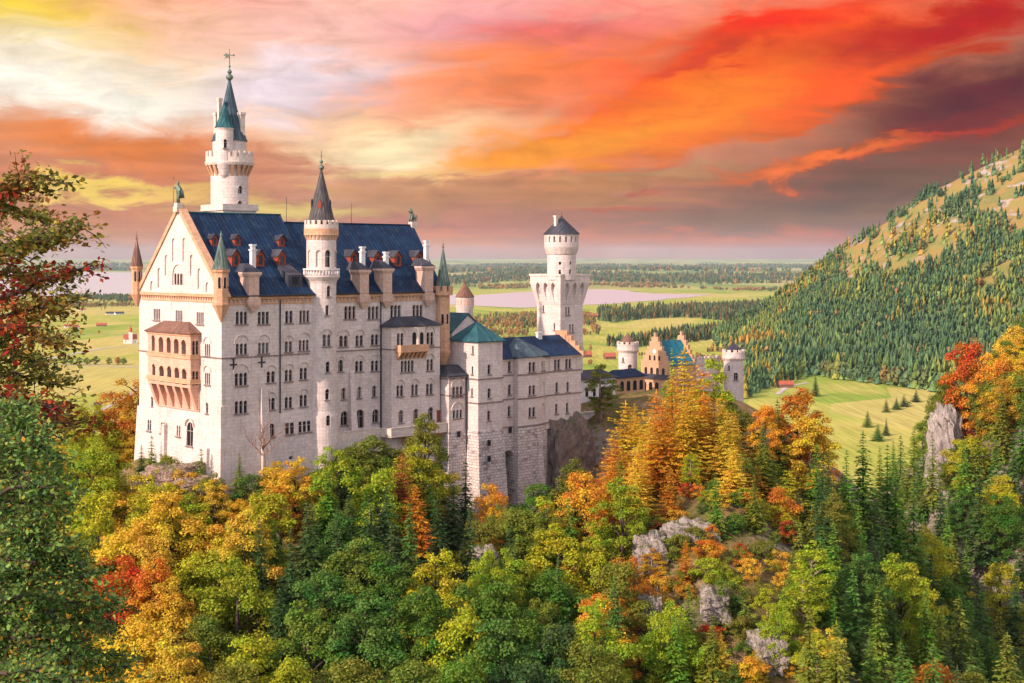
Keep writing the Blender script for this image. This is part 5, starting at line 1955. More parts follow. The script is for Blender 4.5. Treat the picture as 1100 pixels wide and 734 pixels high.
slab(r_, fr_u(gu + 0.41, gv, 0), [(-gw_ - 0.4, zb - 0.1), (gw_ + 0.4, zb - 0.1), (0, zb + 6.2)], -(glen - 0.85), 0)
r_.build('roof', M['gate_roof'], gh)
# two storeys of arcade windows on the west front, and a clock
q_, cl_ = MB(), MB()
for i in range(4):
    f = fr_u(gu - 0.5, gv + 3.0 - i * 2.0, zb - 2.6)
    slab(q_, f, arch(0.9, 1.9, 8), 0.003, 0.06)
for i in range(3):
    f = fr_u(gu - 0.5, gv + 1.6 - i * 1.6, zb + 1.2)
    slab(q_, f, arch(0.6, 1.3, 8), 0.003, 0.06)
q_.build('window', M['glass'], gh)
f = fr_u(gu - 0.5, gv, zb + 3.5)
slab(cl_, f, [(0.6 * math.cos(a * math.pi / 8), 0.6 * math.sin(a * math.pi / 8)) for a in range(16)], 0.003, 0.1)
cl_.build('clock_face', M['white'], gh)
a_ = MB()
a_.box(gu - 3.2, gu - 0.5, gv - gw_ - 0.2, gv + gw_ + 0.2, -46, zb - 3.4)
po = a_.build('porch', M['ochre'], gh)
a_ = MB()
a_.prism([(gu - 3.6, gv - gw_ - 0.6), (gu - 0.505, gv - gw_ - 0.6), (gu - 0.505, gv + gw_ + 0.6), (gu - 3.6, gv + gw_ + 0.6)], zb - 3.397, zb - 2.4,
         [(gu - 1.4, gv - gw_ - 0.2), (gu - 0.505, gv - gw_ - 0.2), (gu - 0.505, gv + gw_ + 0.2), (gu - 1.4, gv + gw_ + 0.2)])
a_.build('porch_roof', M['slate_roof'], po)
a_ = MB()
for i in range(4):
    slab(a_, fr_u(gu - 3.2, gv + 3.2 - i * 2.1, zb - 6.6), arch(1.2, 2.4, 8), 0.003, 0.06)
a_.build('porch_window', M['glass'], po)
# curtain walls
w_ = MB()
ue, ve_ = loc(788, 376)
w_.box(gu + glen + 0.5, ue, gv - 3.2, gv - 2.0, -46, zat(388, 372))
for i in range(7):
    a = gu + glen + 0.9 + i * 1.7
    if a + 1 < ue:
        w_.box(a, a + 0.95, gv - 3.2, gv - 2.6, zat(388, 372) + 0.003, zat(384, 372))
w_.build('curtain_wall', M['limestone'], gh)


def gate_tower(px, Y, rpx, ytop, ybase, cone_y, label, rot):
    u, v = loc(px, Y)
    r = rpx * Y / F
    o = cthing('gate_tower', u, v, ybase, label, 'tower', 'round towers flanking the gatehouse')
    z = lambda py: zat(py, Y)
    w = Win(o, M['trim'], M['glass'])
    t_ = MB().lathe(u, v, [(r * 0.9, ybase - 2), (r * 0.9, z(ytop + 12)), (r * 1.03, z(ytop + 9)), (r * 1.03, z(ytop + 3.5))], 28, 0, False).build('shaft', L_, o)
    w.add(tower_fr(u, v, r * 0.9 - 0.02, px + 2.5, ytop + 33), 1, 1.1, 2.0, hood=2)
    w.add(tower_fr(u, v, r * 0.9 - 0.02, px - 5, ytop + 22), 1, 0.5, 1.2)
    w.apply(t_)
    b = MB()
    ring_wall(b, u, v, r * 0.86, r * 1.06, z(ytop + 3.5) + 0.003, z(ytop + 2.6), 28)
    crenels(b, u, v, r * 0.86, r * 1.06, z(ytop + 2.6) + 0.003, z(ytop), 12, 0.6, rot)
    radial_blocks(b, u, v, r * 0.89, r * 1.08, z(ytop + 12), z(ytop + 9), 18, 0.5)
    b.build('battlement', M['trim'], o)
    c = MB()
    c.lathe(u, v, [(r * 0.72, z(ytop + 3)), (r * 0.70, z(ytop - 0.5)), (0.1, z(cone_y))], 14, 0, False)
    finial(c, u, v, z(cone_y + 1), z(cone_y - 2), 0.09, 1)
    c.build('cone_roof', M['brown_roof'] if px < 700 else M['slate_roof'], o)
    return o


gate_tower(674.3, 372, 11.2, 367, -44, 358, 'pale round gate tower with brown cone left of the red brick gatehouse', 0)
gate_tower(788, 376, 11.8, 375.5, -58, 368.5, 'pale round gate tower with slate cone rising out of golden trees', 0.1)
# wing with dark blue roof in front of the gate tower
wu, wv_ = loc(668, 352)
wg = cthing('courtyard_wing', wu, wv_, -40, 'low brick courtyard wing with dark blue roof beside the gatehouse', 'castle wing')
b_ = MB().box(wu - 4, wu + 6, wv_ - 2.4, wv_ + 2.6, -46, zat(405, 352)).build('wall', B_, wg)
r_ = MB()
hip(r_, wu - 4.4, wu + 6.4, wv_ - 2.9, wv_ + 3.1, zat(405, 352) + 0.003, wu - 3, wu + 5, wv_ + 0.1, wv_ + 0.4, zat(397, 352))
r_.build('roof', M['blue_roof'], wg)
q_ = MB()
for i in range(4):
    slab(q_, fr_v(wv_ - 2.4, wu - 2.6 + i * 2.4, zat(419, 352)), arch(1.3, 2.5, 8), 0.003, 0.06)
q_.build('window', M['glass'], wg)
# white lodge right behind the residence block
lu, lv = loc(636, 338)
lg = cthing('courtyard_lodge', lu, lv, -40, 'low white courtyard lodge with slate roof right of the pale residence wing', 'lodge')
b_ = MB().box(lu - 7, lu + 5, lv - 3, lv + 3, -44, zat(406, 338)).build('wall', M['white'], lg)
r_ = MB()
hip(r_, lu - 7.5, lu + 5.5, lv - 3.6, lv + 3.6, zat(406, 338) + 0.003, lu - 5, lu + 3, lv - 0.2, lv + 0.2, zat(397, 338))
r_.build('roof', M['slate_roof'], lg)
q_ = MB()
for i in range(4):
    slab(q_, fr_v(lv - 3, lu - 5 + i * 2.6, zat(424, 338)), arch(0.9, 1.9, 8), 0.003, 0.06)
q_.build('window', M['glass'], lg)
# embankment wall along the courtyard
eu, ev = loc(640, 322)
en = cthing('terrace_wall', eu, ev, -42, 'pale terrace wall with grassy top between residence wing and golden trees', 'wall')
MB().box(eu - 8, eu + 14, ev - 0.6, ev + 0.6, -46, zat(443, 322)).build('wall', M['white'], en)
MB().box(eu - 8.1, eu + 14.1, ev - 0.8, ev + 0.8, zat(443, 322) + 0.003, zat(443, 322) + 0.3).build('coping', M['trim'], en)

# ------------------------------------------------------------------ cliffs and rocks


def rock(name, c, size, mat, seed, label, rz=0.0, sub=5, rough=0.34, sharp=1.0, box=0.0, group=None):
    bm = bmesh.new()
    bmesh.ops.create_icosphere(bm, subdivisions=sub, radius=1.0)
    P = np.array([v.co for v in bm.verts])
    if box > 0:
        m_ = np.max(np.abs(P), axis=1, keepdims=True)
        P = P * (1 - box) + (P / m_) * 0.82 * box
    n = np.zeros(len(P))
    for k, (f, a) in enumerate(((1.3, 1.0), (2.9, 0.55), (6.1, 0.3), (13, 0.16))):
        q = P * f + seed * 3.1
        n += a * (0.5 * (vnoise(q[:, 0] + q[:, 2] * 0.7, q[:, 1], seed + k) + vnoise(q[:, 1] + 7.7, q[:, 2] * 1.1 - q[:, 0] * 0.4, seed + 9 + k)) - 0.5)
    # ledges: blocky steps
    led = np.abs(((P[:, 2] * 2.3 + P[:, 0] * 0.9 + n * 3.2) % 1.0) - 0.5) * 0.16
    clf = np.abs(((P[:, 0] * 2.9 - P[:, 2] * 0.5 + n * 2.6 + seed) % 1.0) - 0.5) * 0.14
    P = P * (1 + (n * rough * 2.3 + led + clf - 0.08)[:, None])
    P = P * np.array(size)
    for v, p in zip(bm.verts, P):
        v.co = p
    me = bpy.data.meshes.new(name)
    bm.to_mesh(me)
    bm.free()
    o = link_mesh(name, me, mat)
    o.location = c
    o.rotation_euler = (0, 0, rz)
    tag(o, label, 'rock', group)
    return o


x, y = w2(83.2, -4.5)
rock('cliff_rock', (x, y + 1.0, -46), (6.6, 4.2, 12.0), M['cliff'], 3, 'dark reddish cliff carrying the right end of the residence wing', TH, 6, 0.30, box=0.7)
x, y = w2(88.6, -3.4)
rock('cliff_rock', (x, y, -49), (2.4, 2.8, 9.5), M['cliff'], 8, 'smaller dark crag leaning on the right side of the reddish cliff', TH, 5, 0.34, box=0.4)
# concrete piers under the cliff
px_u, pv = w2(83.5, -8.0)
pw = cthing('retaining_wall', 83.5, -8.0, -60, 'bluish concrete retaining wall with posts under the dark cliff', 'wall')
MB().box(79.5, 87.5, -9.2, -7.6, -62, -53.2).build('wall', M['slate_roof'] if False else plain_mat('grey_concrete', (0.25, 0.26, 0.28), 0.85, 0.35, 0.6), pw)
p_ = MB()
for i in range(4):
    p_.box(79.6 + i * 2.5, 80.1 + i * 2.5, -9.6, -9.203, -62, -53.0)
p_.build('post', M['trim'], pw)


def rock_at(px, py, Y, w, h, mat, seed, label, depth=None, box=0.3, sub=5, rough=0.34):
    X, Z = (px - CX) / F * Y, zat(py, Y)
    k = Y / F
    return rock('rock_outcrop', (X, Y + 1.0, Z), (w * k / 2, depth or w * k / 2.4, h * k / 2), mat, seed, label, 0.0, sub, rough, box=box)

# ------------------------------------------------------------------ trees


def quads_mesh(name, C, A, B):
    """n diamond leaves: centre C, half axes A (along) and B (across)"""
    n = len(C)
    V = np.stack([C - A, C + B * 0.9 - A * 0.1, C + A, C - B * 0.9 - A * 0.1], 1).reshape(-1, 3)
    Fq = np.arange(n * 4).reshape(n, 4)
    return np_mesh(name, V, Fq)


def unit(v):
    return v / (np.linalg.norm(v, axis=-1, keepdims=True) + 1e-9)


def crown_broad(seed, H=17.0, R=5.2, base=0.22, nl=46, leaves=170, leaf=0.34, shape=1.0, lean=0.0):
    """broadleaf crown of leaf clumps on limbs; returns (crown mesh, trunk mesh)"""
    r = np.random.default_rng(seed)
    cs, rs = [], []
    zc, hz = H * (base + 1) / 2, H * (1 - base) / 2
    tries = 0
    while len(cs) < nl and tries < 4000:
        tries += 1
        d = unit(r.normal(size=3))
        q = r.uniform(0.40, 1.12) ** 0.6
        wob = 1 + 0.28 * math.sin(d[0] * 3 + seed) * math.cos(d[1] * 4 + seed * 2)
        p = np.array([d[0] * R * q * wob, d[1] * R * q * wob, d[2] * hz * q])
        p[:2] *= (1 - 0.45 * shape * max(0, p[2] / hz))
        rc = r.uniform(0.7, 1.6) * R / 5.0 * (0.6 if q > 1.0 else 1.0)
        if any(np.linalg.norm(p - c) < 0.66 * (rc + k) * 0.84 for c, k in zip(cs, rs)):
            continue
        cs.append(p)
        rs.append(rc)
    C, A, B = [], [], []
    for c, rc in zip(cs, rs):
        n = int(leaves * (rc / (1.25 * R / 5)) ** 1.6)
        d = unit(r.normal(size=(n, 3)))
        d[:, 2] = np.where(d[:, 2] < -0.35, -d[:, 2], d[:, 2])
        q = r.uniform(0.45, 1.08, size=(n, 1)) ** 0.7
        pts = c + d * q * rc * np.array([1.15, 1.15, 0.95]) * (1 + 0.25 * np.sin(d[:, :1] * 5 + seed) * np.cos(d[:, 1:2] * 4 - seed)) + r.normal(size=(n, 3)) * 0.16
        nrm = unit(d + r.normal(size=(n, 3)) * 0.55 + np.array([0, 0, 0.5]))
        a = unit(np.cross(nrm, r.normal(size=(n, 3))))
        b_ = np.cross(nrm, a)
        s = leaf * r.uniform(0.6, 1.3, size=(n, 1))
        C.append(pts + np.array([0, 0, zc]))
        A.append(a * s * 0.62)
        B.append(b_ * s * 0.5)
    # stray sprays that break the outline
    crown = quads_mesh('crown', np.concatenate(C), np.concatenate(A), np.concatenate(B))
    t = MB()
    tr = 0.022 * H
    t.tube([(0, 0, -1.5), (0.05, 0, H * 0.2), (0.15, 0.1, H * 0.5), (0.1, 0.2, H * 0.86)], [tr * 1.25, tr, tr * 0.6, tr * 0.12], 7)
    for k in r.permutation(len(cs))[:14]:
        c = cs[k] + np.array([0, 0, zc])
        z0 = max(H * 0.16, c[2] - np.linalg.norm(c[:2]) * 0.9)
        t.tube([(0.1, 0.05, z0), tuple(c * 0.5 + np.array([0, 0, z0 * 0.5 + 0.3])), tuple(c)], [tr * 0.42, tr * 0.25, 0.03], 5)
    return crown, t.mesh('trunk')


def crown_spruce(seed, H=20.0, R=3.3, base=0.05, droop=0.30, levels=40, per=8, card=0.62, power=0.85, dens=1.0, ragged=0.25, gaps=0.04, lobes=0.05, up=0.0):
    r = np.random.default_rng(seed)
    C, A, B = [], [], []
    for k in range(levels):
        f = k / levels
        z = H * (base + (1 - base) * f) + r.uniform(-0.2, 0.2)
        rad_ = R * (1 - f) ** power * (1 + 0.12 * math.sin(k * 1.9 + seed)) + 0.12
        nb_ = max(4, int(per * (0.55 + 0.6 * (1 - f))))
        a0 = r.uniform(0, 6.28)
        for i in range(nb_):
            a = a0 + 6.283 * i / nb_ + r.uniform(-0.25, 0.25)
            if r.random() < gaps:
                continue
            L = rad_ * r.uniform(1 - ragged, 1 + ragged * 0.7) * (1 + lobes * math.sin(2 * a + seed) + lobes * math.sin(3 * a + z * 0.55 + seed * 2))
            d = np.array([math.cos(a), math.sin(a), 0])
            sd = np.array([-d[1], d[0], 0])
            m_ = max(3, int(L / 0.30 * dens))
            s = (np.arange(m_) + r.uniform(0.2, 0.8, m_)) / m_
            zz = (up * r.uniform(0.2, 1.2) - droop * r.uniform(0.5, 1.4)) * L * (s ** 1.2) + 0.16 * L * np.clip(s - 0.7, 0, 1) + r.normal(size=m_) * 0.06
            w = (0.30 * L * (1 - s) + 0.18) * r.uniform(-1, 1, m_)
            pts = d * (L * s)[:, None] + sd * w[:, None]
            pts[:, 2] = z + zz - np.abs(w) * 0.22
            sg = np.sign(w)[:, None]
            ax = unit(d + sd * sg * r.uniform(0.3, 1.0, (m_, 1)) + np.array([0, 0, -0.35]) + r.normal(size=(m_, 3)) * 0.18)
            nr = unit(np.array([0, 0, 1.0]) + d * 0.35 + r.normal(size=(m_, 3)) * 0.45)
            bx = unit(np.cross(nr, ax))
            sz = card * r.uniform(0.65, 1.2, (m_, 1)) * (0.55 + 0.5 * (1 - f))
            C.append(pts)
            A.append(ax * sz * 0.75)
            B.append(bx * sz * 0.34)
    C.append(np.array([[0, 0, H * 0.99]]))
    A.append(np.array([[0, 0, 0.7]]))
    B.append(np.array([[0.1, 0, 0]]))
    crown = quads_mesh('crown', np.concatenate(C), np.concatenate(A), np.concatenate(B))
    t = MB()
    t.tube([(0, 0, -1.5), (0, 0, H * 0.5), (0, 0, H * 0.92)], [0.22, 0.12, 0.02], 6)
    return crown, t.mesh('trunk')


def with_mat(me, mat):
    me.materials.append(mat)
    return me


LIB = {}
LIB['beech'] = [crown_broad(100 + i, H, R, bs, nl, 330, 0.28, sh) for i, (H, R, bs, nl, sh) in enumerate(
    ((17, 5.6, 0.08, 66, 0.9), (16, 5.0, 0.04, 62, 0.8), (18, 5.0, 0.10, 64, 1.2), (15, 5.8, 0.05, 66, 0.7), (17, 4.4, 0.05, 58, 1.1), (18, 4.8, 0.08, 58, 1.3), (16, 5.4, 0.08, 64, 0.9)))]
LIB['birch'] = [crown_broad(200 + i, 18, 3.3, 0.22, 44, 170, 0.29, 1.2) for i in range(3)]
LIB['bush'] = [crown_broad(300 + i, 6.0, 3.2, 0.02, 26, 170, 0.25, 0.4) for i in range(3)]
LIB['spruce'] = [crown_spruce(400 + i, 20, R, 0.04, dr, 42, 8, 0.72, pw_, 1.35, rg_) for i, (R, dr, pw_, rg_) in enumerate(
    ((3.4, 0.34, 0.85, 0.22), (3.0, 0.28, 0.95, 0.3), (3.9, 0.40, 0.80, 0.28), (2.7, 0.30, 0.75, 0.2), (3.5, 0.25, 1.05, 0.34)))]
LIB['larch'] = [crown_spruce(500 + i, 20, R, 0.08, dr, 46, 9, 0.52, pw_, 2.5, 0.45, 0.16, 0.15, 0.25) for i, (R, dr, pw_) in enumerate(((4.0, 0.20, 0.55), (4.6, 0.28, 0.62), (3.6, 0.15, 0.48), (4.2, 0.35, 0.70)))]
for kind, lst in LIB.items():
    for cr, tk in lst:
        with_mat(cr, M['needle'] if kind in ('spruce',) else M['leaf'])
        with_mat(tk, M['bark'] if kind != 'birch' else M['palebark'])
LIBH = {'beech': 17.0, 'birch': 18.0, 'bush': 6.0, 'spruce': 20.0, 'larch': 20.0}
LIBR = {'beech': 5.2, 'birch': 3.3, 'bush': 3.2, 'spruce': 3.3, 'larch': 4.0}
NAMES = {'beech': ('beech_tree', 'beech'), 'birch': ('birch_tree', 'birch'), 'bush': ('shrub', 'shrub'), 'spruce': ('spruce_tree', 'spruce'), 'larch': ('larch_tree', 'larch')}

# leaf colours (what the leaves themselves have turned to)
TINT = {
    'darkgreen': [(0.046, 0.092, 0.024), (0.056, 0.106, 0.026), (0.072, 0.115, 0.028)],
    'midgreen': [(0.095, 0.200, 0.022), (0.125, 0.235, 0.022), (0.100, 0.205, 0.032)],
    'olive': [(0.180, 0.215, 0.024), (0.215, 0.225, 0.026), (0.155, 0.215, 0.024)],
    'yellowgreen': [(0.37, 0.41, 0.020), (0.31, 0.39, 0.022), (0.44, 0.42, 0.020)],
    'gold': [(0.62, 0.42, 0.035), (0.66, 0.47, 0.045), (0.60, 0.37, 0.030)],
    'orange': [(0.62, 0.275, 0.025), (0.58, 0.235, 0.022), (0.64, 0.31, 0.028)],
    'rust': [(0.50, 0.105, 0.015), (0.44, 0.10, 0.022), (0.38, 0.115, 0.030)],
}
WORD = {'darkgreen': 'dark green', 'midgreen': 'green', 'olive': 'olive green', 'yellowgreen': 'yellow green', 'gold': 'golden yellow', 'orange': 'orange', 'rust': 'rusty red'}
TREES = []      # dicts: kind, x, y, z, h, w, tint


def add_tree(kind, x, y, h, w=None, tint='midgreen', z=None, hero=False):
    if z is None:
        z = h1(x, y)
    TREES.append(dict(kind=kind, x=x, y=y, z=z, h=h, w=w if w else 2 * LIBR[kind] * h / LIBH[kind], tint=tint, hero=hero))


def hero(kind, px, top, Y, h, tint, w=None):
    """a tree whose tip shows at picture point px, top, Y metres away, h metres tall, w wide"""
    x = (px - CX) / F * Y
    zt = zat(top, Y)
    if kind == 'beech':
        h *= 1.38
    add_tree(kind, x, Y, h, w, tint, zt - h, True)


def heroes():
    H_ = hero
    # in front of the gable and the south front
    H_('spruce', 163, 468, 262, 11, 'olive', 5.0)
    H_('spruce', 152, 478, 264, 9, 'darkgreen', 4.0)
    H_('spruce', 216, 481, 250, 12, 'olive', 5.2)
    H_('spruce', 257, 487, 246, 9, 'olive', 5.0)
    H_('bush', 180, 488, 252, 7, 'olive', 7)
    H_('bush', 200, 506, 248, 5, 'gold', 7)
    H_('bush', 165, 505, 250, 6, 'yellowgreen', 8)
    H_('bush', 225, 512, 246, 6, 'olive', 7)
    H_('bush', 268, 512, 245, 6, 'midgreen', 6)
    H_('beech', 75, 452, 285, 14, 'orange', 12)
    H_('beech', 100, 462, 280, 13, 'orange', 12)
    H_('beech', 128, 432, 300, 16, 'gold', 14)
    H_('beech', 112, 505, 255, 13, 'gold', 13)
    H_('beech', 150, 512, 250, 12, 'gold', 14)
    H_('beech', 178, 520, 245, 11, 'yellowgreen', 11)
    H_('beech', 95, 545, 240, 14, 'yellowgreen', 13)
    H_('beech', 140, 560, 232, 14, 'gold', 13)
    H_('beech', 205, 540, 238, 13, 'yellowgreen', 12)
    H_('beech', 248, 560, 232, 14, 'yellowgreen', 13)
    H_('beech', 230, 520, 243, 8, 'gold', 9)
    H_('beech', 130, 598, 218, 13, 'rust', 11)
    H_('beech', 165, 608, 215, 13, 'orange', 11)
    H_('beech', 185, 630, 210, 13, 'gold', 12)
    H_('beech', 150, 650, 204, 14, 'gold', 13)
    H_('beech', 205, 590, 222, 13, 'yellowgreen', 13)
    H_('beech', 255, 610, 214, 14, 'yellowgreen', 13)
    H_('beech', 225, 660, 203, 14, 'olive', 13)
    H_('beech', 275, 680, 198, 14, 'yellowgreen', 13)
    H_('beech', 190, 690, 195, 13, 'gold', 12)
    H_('beech', 290, 500, 246, 10, 'gold', 9)
    H_('beech', 318, 498, 245, 11, 'gold', 10)
    H_('birch', 300, 520, 240, 10, 'orange', 7)
    H_('beech', 358, 492, 252, 8, 'darkgreen', 9)
    H_('beech', 395, 466, 262, 10, 'olive', 14)
    H_('beech', 380, 478, 257, 10, 'olive', 11)
    H_('bush', 420, 480, 262, 6, 'olive', 8)
    H_('beech', 408, 500, 246, 14, 'yellowgreen', 11)
    H_('larch', 432, 484, 248, 15, 'rust', 6.5)
    H_('larch', 446, 520, 244, 12, 'orange', 7)
    H_('spruce', 415, 520, 240, 16, 'darkgreen', 8)
    H_('spruce', 352, 508, 240, 15, 'midgreen', 9)
    H_('spruce', 375, 530, 235, 16, 'darkgreen', 8)
    H_('spruce', 335, 540, 232, 14, 'darkgreen', 8)
    H_('spruce', 295, 560, 228, 14, 'midgreen', 8)
    H_('spruce', 475, 500, 262, 15, 'midgreen', 8)
    H_('spruce', 500, 494, 264, 17, 'darkgreen', 7.5)
    H_('spruce', 487, 515, 256, 15, 'darkgreen', 8)
    H_('spruce', 462, 520, 252, 14, 'midgreen', 7)
    H_('beech', 528, 520, 262, 12, 'orange', 7)
    H_('beech', 520, 566, 250, 5, 'orange', 5)
    H_('beech', 542, 545, 256, 12, 'olive', 8)
    H_('birch', 585, 535, 258, 19, 'yellowgreen', 10)
    H_('birch', 612, 560, 250, 17, 'yellowgreen', 8)
    H_('birch', 612, 590, 240, 18, 'gold', 6)
    H_('beech', 640, 585, 238, 15, 'yellowgreen', 11)
    H_('bush', 640, 556, 275, 6, 'midgreen', 7)
    H_('beech', 672, 592, 236, 16, 'orange', 10)
    H_('beech', 690, 620, 230, 11, 'orange', 8)
    H_('beech', 566, 600, 236, 12, 'yellowgreen', 8)
    H_('beech', 580, 640, 224, 13, 'olive', 10)
    for px, top, Y, h, tn, w in ((330, 560, 226, 16, 'darkgreen', 7.5), (362, 568, 224, 17, 'darkgreen', 7.5), (312, 592, 219, 16, 'darkgreen', 7), (398, 552, 229, 17, 'darkgreen', 7.5), (440, 560, 228, 16, 'midgreen', 7),
                                 (470, 556, 232, 15, 'darkgreen', 7), (505, 560, 236, 15, 'darkgreen', 7), (278, 575, 224, 14, 'darkgreen', 6.5), (420, 580, 222, 14, 'darkgreen', 7), (548, 590, 236, 14, 'darkgreen', 7),
                                 (600, 620, 226, 15, 'midgreen', 7), (660, 640, 216, 15, 'midgreen', 7), (300, 640, 206, 15, 'darkgreen', 7)):
        H_('spruce', px, top - 22, Y, h * 1.15, tn, w)
    # round green crowns at the foot of the picture
    for px, top, Y, h, tn, w in ((385, 585, 222, 14, 'olive', 13), (345, 600, 216, 14, 'midgreen', 13), (420, 605, 216, 14, 'midgreen', 13), (470, 600, 218, 14, 'yellowgreen', 12),
                                 (505, 612, 216, 15, 'midgreen', 13), (540, 620, 213, 15, 'midgreen', 13), (450, 640, 206, 15, 'midgreen', 14), (395, 650, 203, 14, 'midgreen', 13),
                                 (495, 650, 203, 15, 'yellowgreen', 13), (540, 660, 200, 15, 'midgreen', 14), (330, 655, 203, 14, 'olive', 13), (370, 690, 194, 14, 'olive', 13),
                                 (440, 692, 193, 14, 'olive', 13), (495, 700, 191, 14, 'midgreen', 13), (560, 695, 192, 14, 'darkgreen', 13), (310, 705, 191, 14, 'yellowgreen', 12),
                                 (250, 708, 190, 13, 'olive', 12), (635, 690, 196, 14, 'olive', 12), (640, 655, 205, 14, 'yellowgreen', 11), (600, 668, 202, 13, 'darkgreen', 12),
                                 (720, 650, 214, 12, 'yellowgreen', 9), (530, 590, 228, 10, 'yellowgreen', 8)):
        H_('beech', px, top, Y, h, tn, w)
    # golden larches and maples on the crest right of the cliff
    H_('birch', 645, 392, 318, 14, 'olive', 8)
    H_('larch', 672, 432, 298, 22, 'gold', 12)
    H_('larch', 660, 470, 288, 16, 'orange', 9)
    H_('larch', 690, 440, 290, 22, 'gold', 12)
    H_('larch', 735, 372, 292, 30, 'gold', 13)
    H_('larch', 722, 402, 284, 28, 'orange', 13)
    H_('larch', 705, 420, 296, 24, 'orange', 12)
    H_('larch', 752, 388, 282, 30, 'orange', 12)
    H_('spruce', 722, 373, 300, 26, 'yellowgreen', 6.5)
    H_('birch', 766, 386, 288, 26, 'yellowgreen', 10)
    H_('birch', 786, 432, 290, 18, 'olive', 8)
    H_('spruce', 692, 520, 262, 16, 'midgreen', 8)
    H_('spruce', 700, 535, 258, 13, 'yellowgreen', 7)
    H_('larch', 672, 520, 268, 15, 'gold', 9)
    H_('larch', 790, 470, 272, 15, 'olive', 8)
    H_('birch', 800, 440, 282, 16, 'olive', 8)
    H_('larch', 812, 500, 262, 17, 'orange', 10)
    H_('larch', 822, 478, 270, 17, 'yellowgreen', 11)
    H_('larch', 848, 505, 262, 18, 'yellowgreen', 11)
    H_('beech', 838, 520, 256, 12, 'orange', 9)
    H_('spruce', 835, 430, 315, 20, 'darkgreen', 9)
    H_('spruce', 845, 446, 308, 20, 'darkgreen', 9)
    H_('spruce', 858, 452, 300, 20, 'darkgreen', 9)
    H_('beech', 825, 428, 325, 14, 'rust', 11)
    H_('beech', 845, 455, 330, 12, 'orange', 10)
    H_('beech', 880, 494, 300, 11, 'orange', 9)
    H_('spruce', 870, 460, 310, 20, 'darkgreen', 8)
    H_('spruce', 885, 480, 305, 20, 'midgreen', 8)
    H_('spruce', 905, 510, 300, 22, 'darkgreen', 9)
    H_('beech', 895, 512, 285, 18, 'olive', 12)
    H_('spruce', 872, 545, 250, 18, 'olive', 9)
    H_('spruce', 858, 558, 245, 20, 'olive', 9)
    H_('spruce', 885, 565, 250, 20, 'midgreen', 9)
    H_('beech', 880, 675, 218, 8, 'gold', 7)
    H_('spruce', 740, 628, 218, 16, 'olive', 8)
    H_('spruce', 725, 660, 210, 15, 'midgreen', 8)
    H_('spruce', 765, 660, 210, 14, 'olive', 7)
    H_('spruce', 800, 640, 222, 17, 'olive', 9)
    H_('spruce', 848, 640, 224, 16, 'olive', 8)
    H_('birch', 738, 560, 246, 9, 'orange', 6)
    H_('birch', 700, 590, 240, 8, 'gold', 5)
    H_('birch', 765, 545, 254, 8, 'rust', 6)
    H_('bush', 770, 590, 242, 6, 'olive', 7)
    H_('bush', 800, 560, 252, 6, 'olive', 7)
    H_('bush', 790, 620, 234, 6, 'yellowgreen', 7)
    H_('bush', 835, 605, 240, 7, 'gold', 7)
    # far side of the gorge
    H_('beech', 1038, 366, 455, 26, 'rust', 20)
    H_('beech', 1058, 385, 450, 22, 'orange', 17)
    H_('beech', 1018, 400, 460, 20, 'olive', 12)
    H_('spruce', 1036, 470, 425, 26, 'midgreen', 11)
    H_('spruce', 1002, 470, 432, 22, 'olive', 10)
    H_('spruce', 1010, 520, 415, 24, 'darkgreen', 10)
    H_('spruce', 1052, 500, 405, 28, 'darkgreen', 12)
    H_('spruce', 1070, 470, 415, 28, 'midgreen', 12)
    H_('spruce', 1090, 480, 410, 28, 'darkgreen', 12)
    H_('beech', 1085, 356, 470, 24, 'gold', 20)
    H_('beech', 1098, 350, 480, 24, 'gold', 20)
    H_('beech', 1085, 395, 440, 24, 'olive', 17)
    H_('beech', 1080, 385, 445, 18, 'orange', 14)
    H_('beech', 1012, 425, 455, 16, 'olive', 10)
    H_('birch', 1000, 440, 470, 18, 'olive', 9)
    H_('beech', 958, 640, 250, 17, 'yellowgreen', 13)
    H_('beech', 985, 620, 262, 18, 'yellowgreen', 13)
    H_('beech', 930, 655, 245, 16, 'midgreen', 12)
    H_('spruce', 1030, 640, 250, 22, 'olive', 10)
    H_('spruce', 1010, 655, 246, 20, 'olive', 9)
    H_('spruce', 1082, 680, 232, 18, 'olive', 9)
    H_('spruce', 965, 690, 232, 16, 'yellowgreen', 8)
    H_('beech', 1000, 700, 225, 10, 'orange', 9)


heroes()

# the wood between them: a loose grid over the slopes, species and colour by place


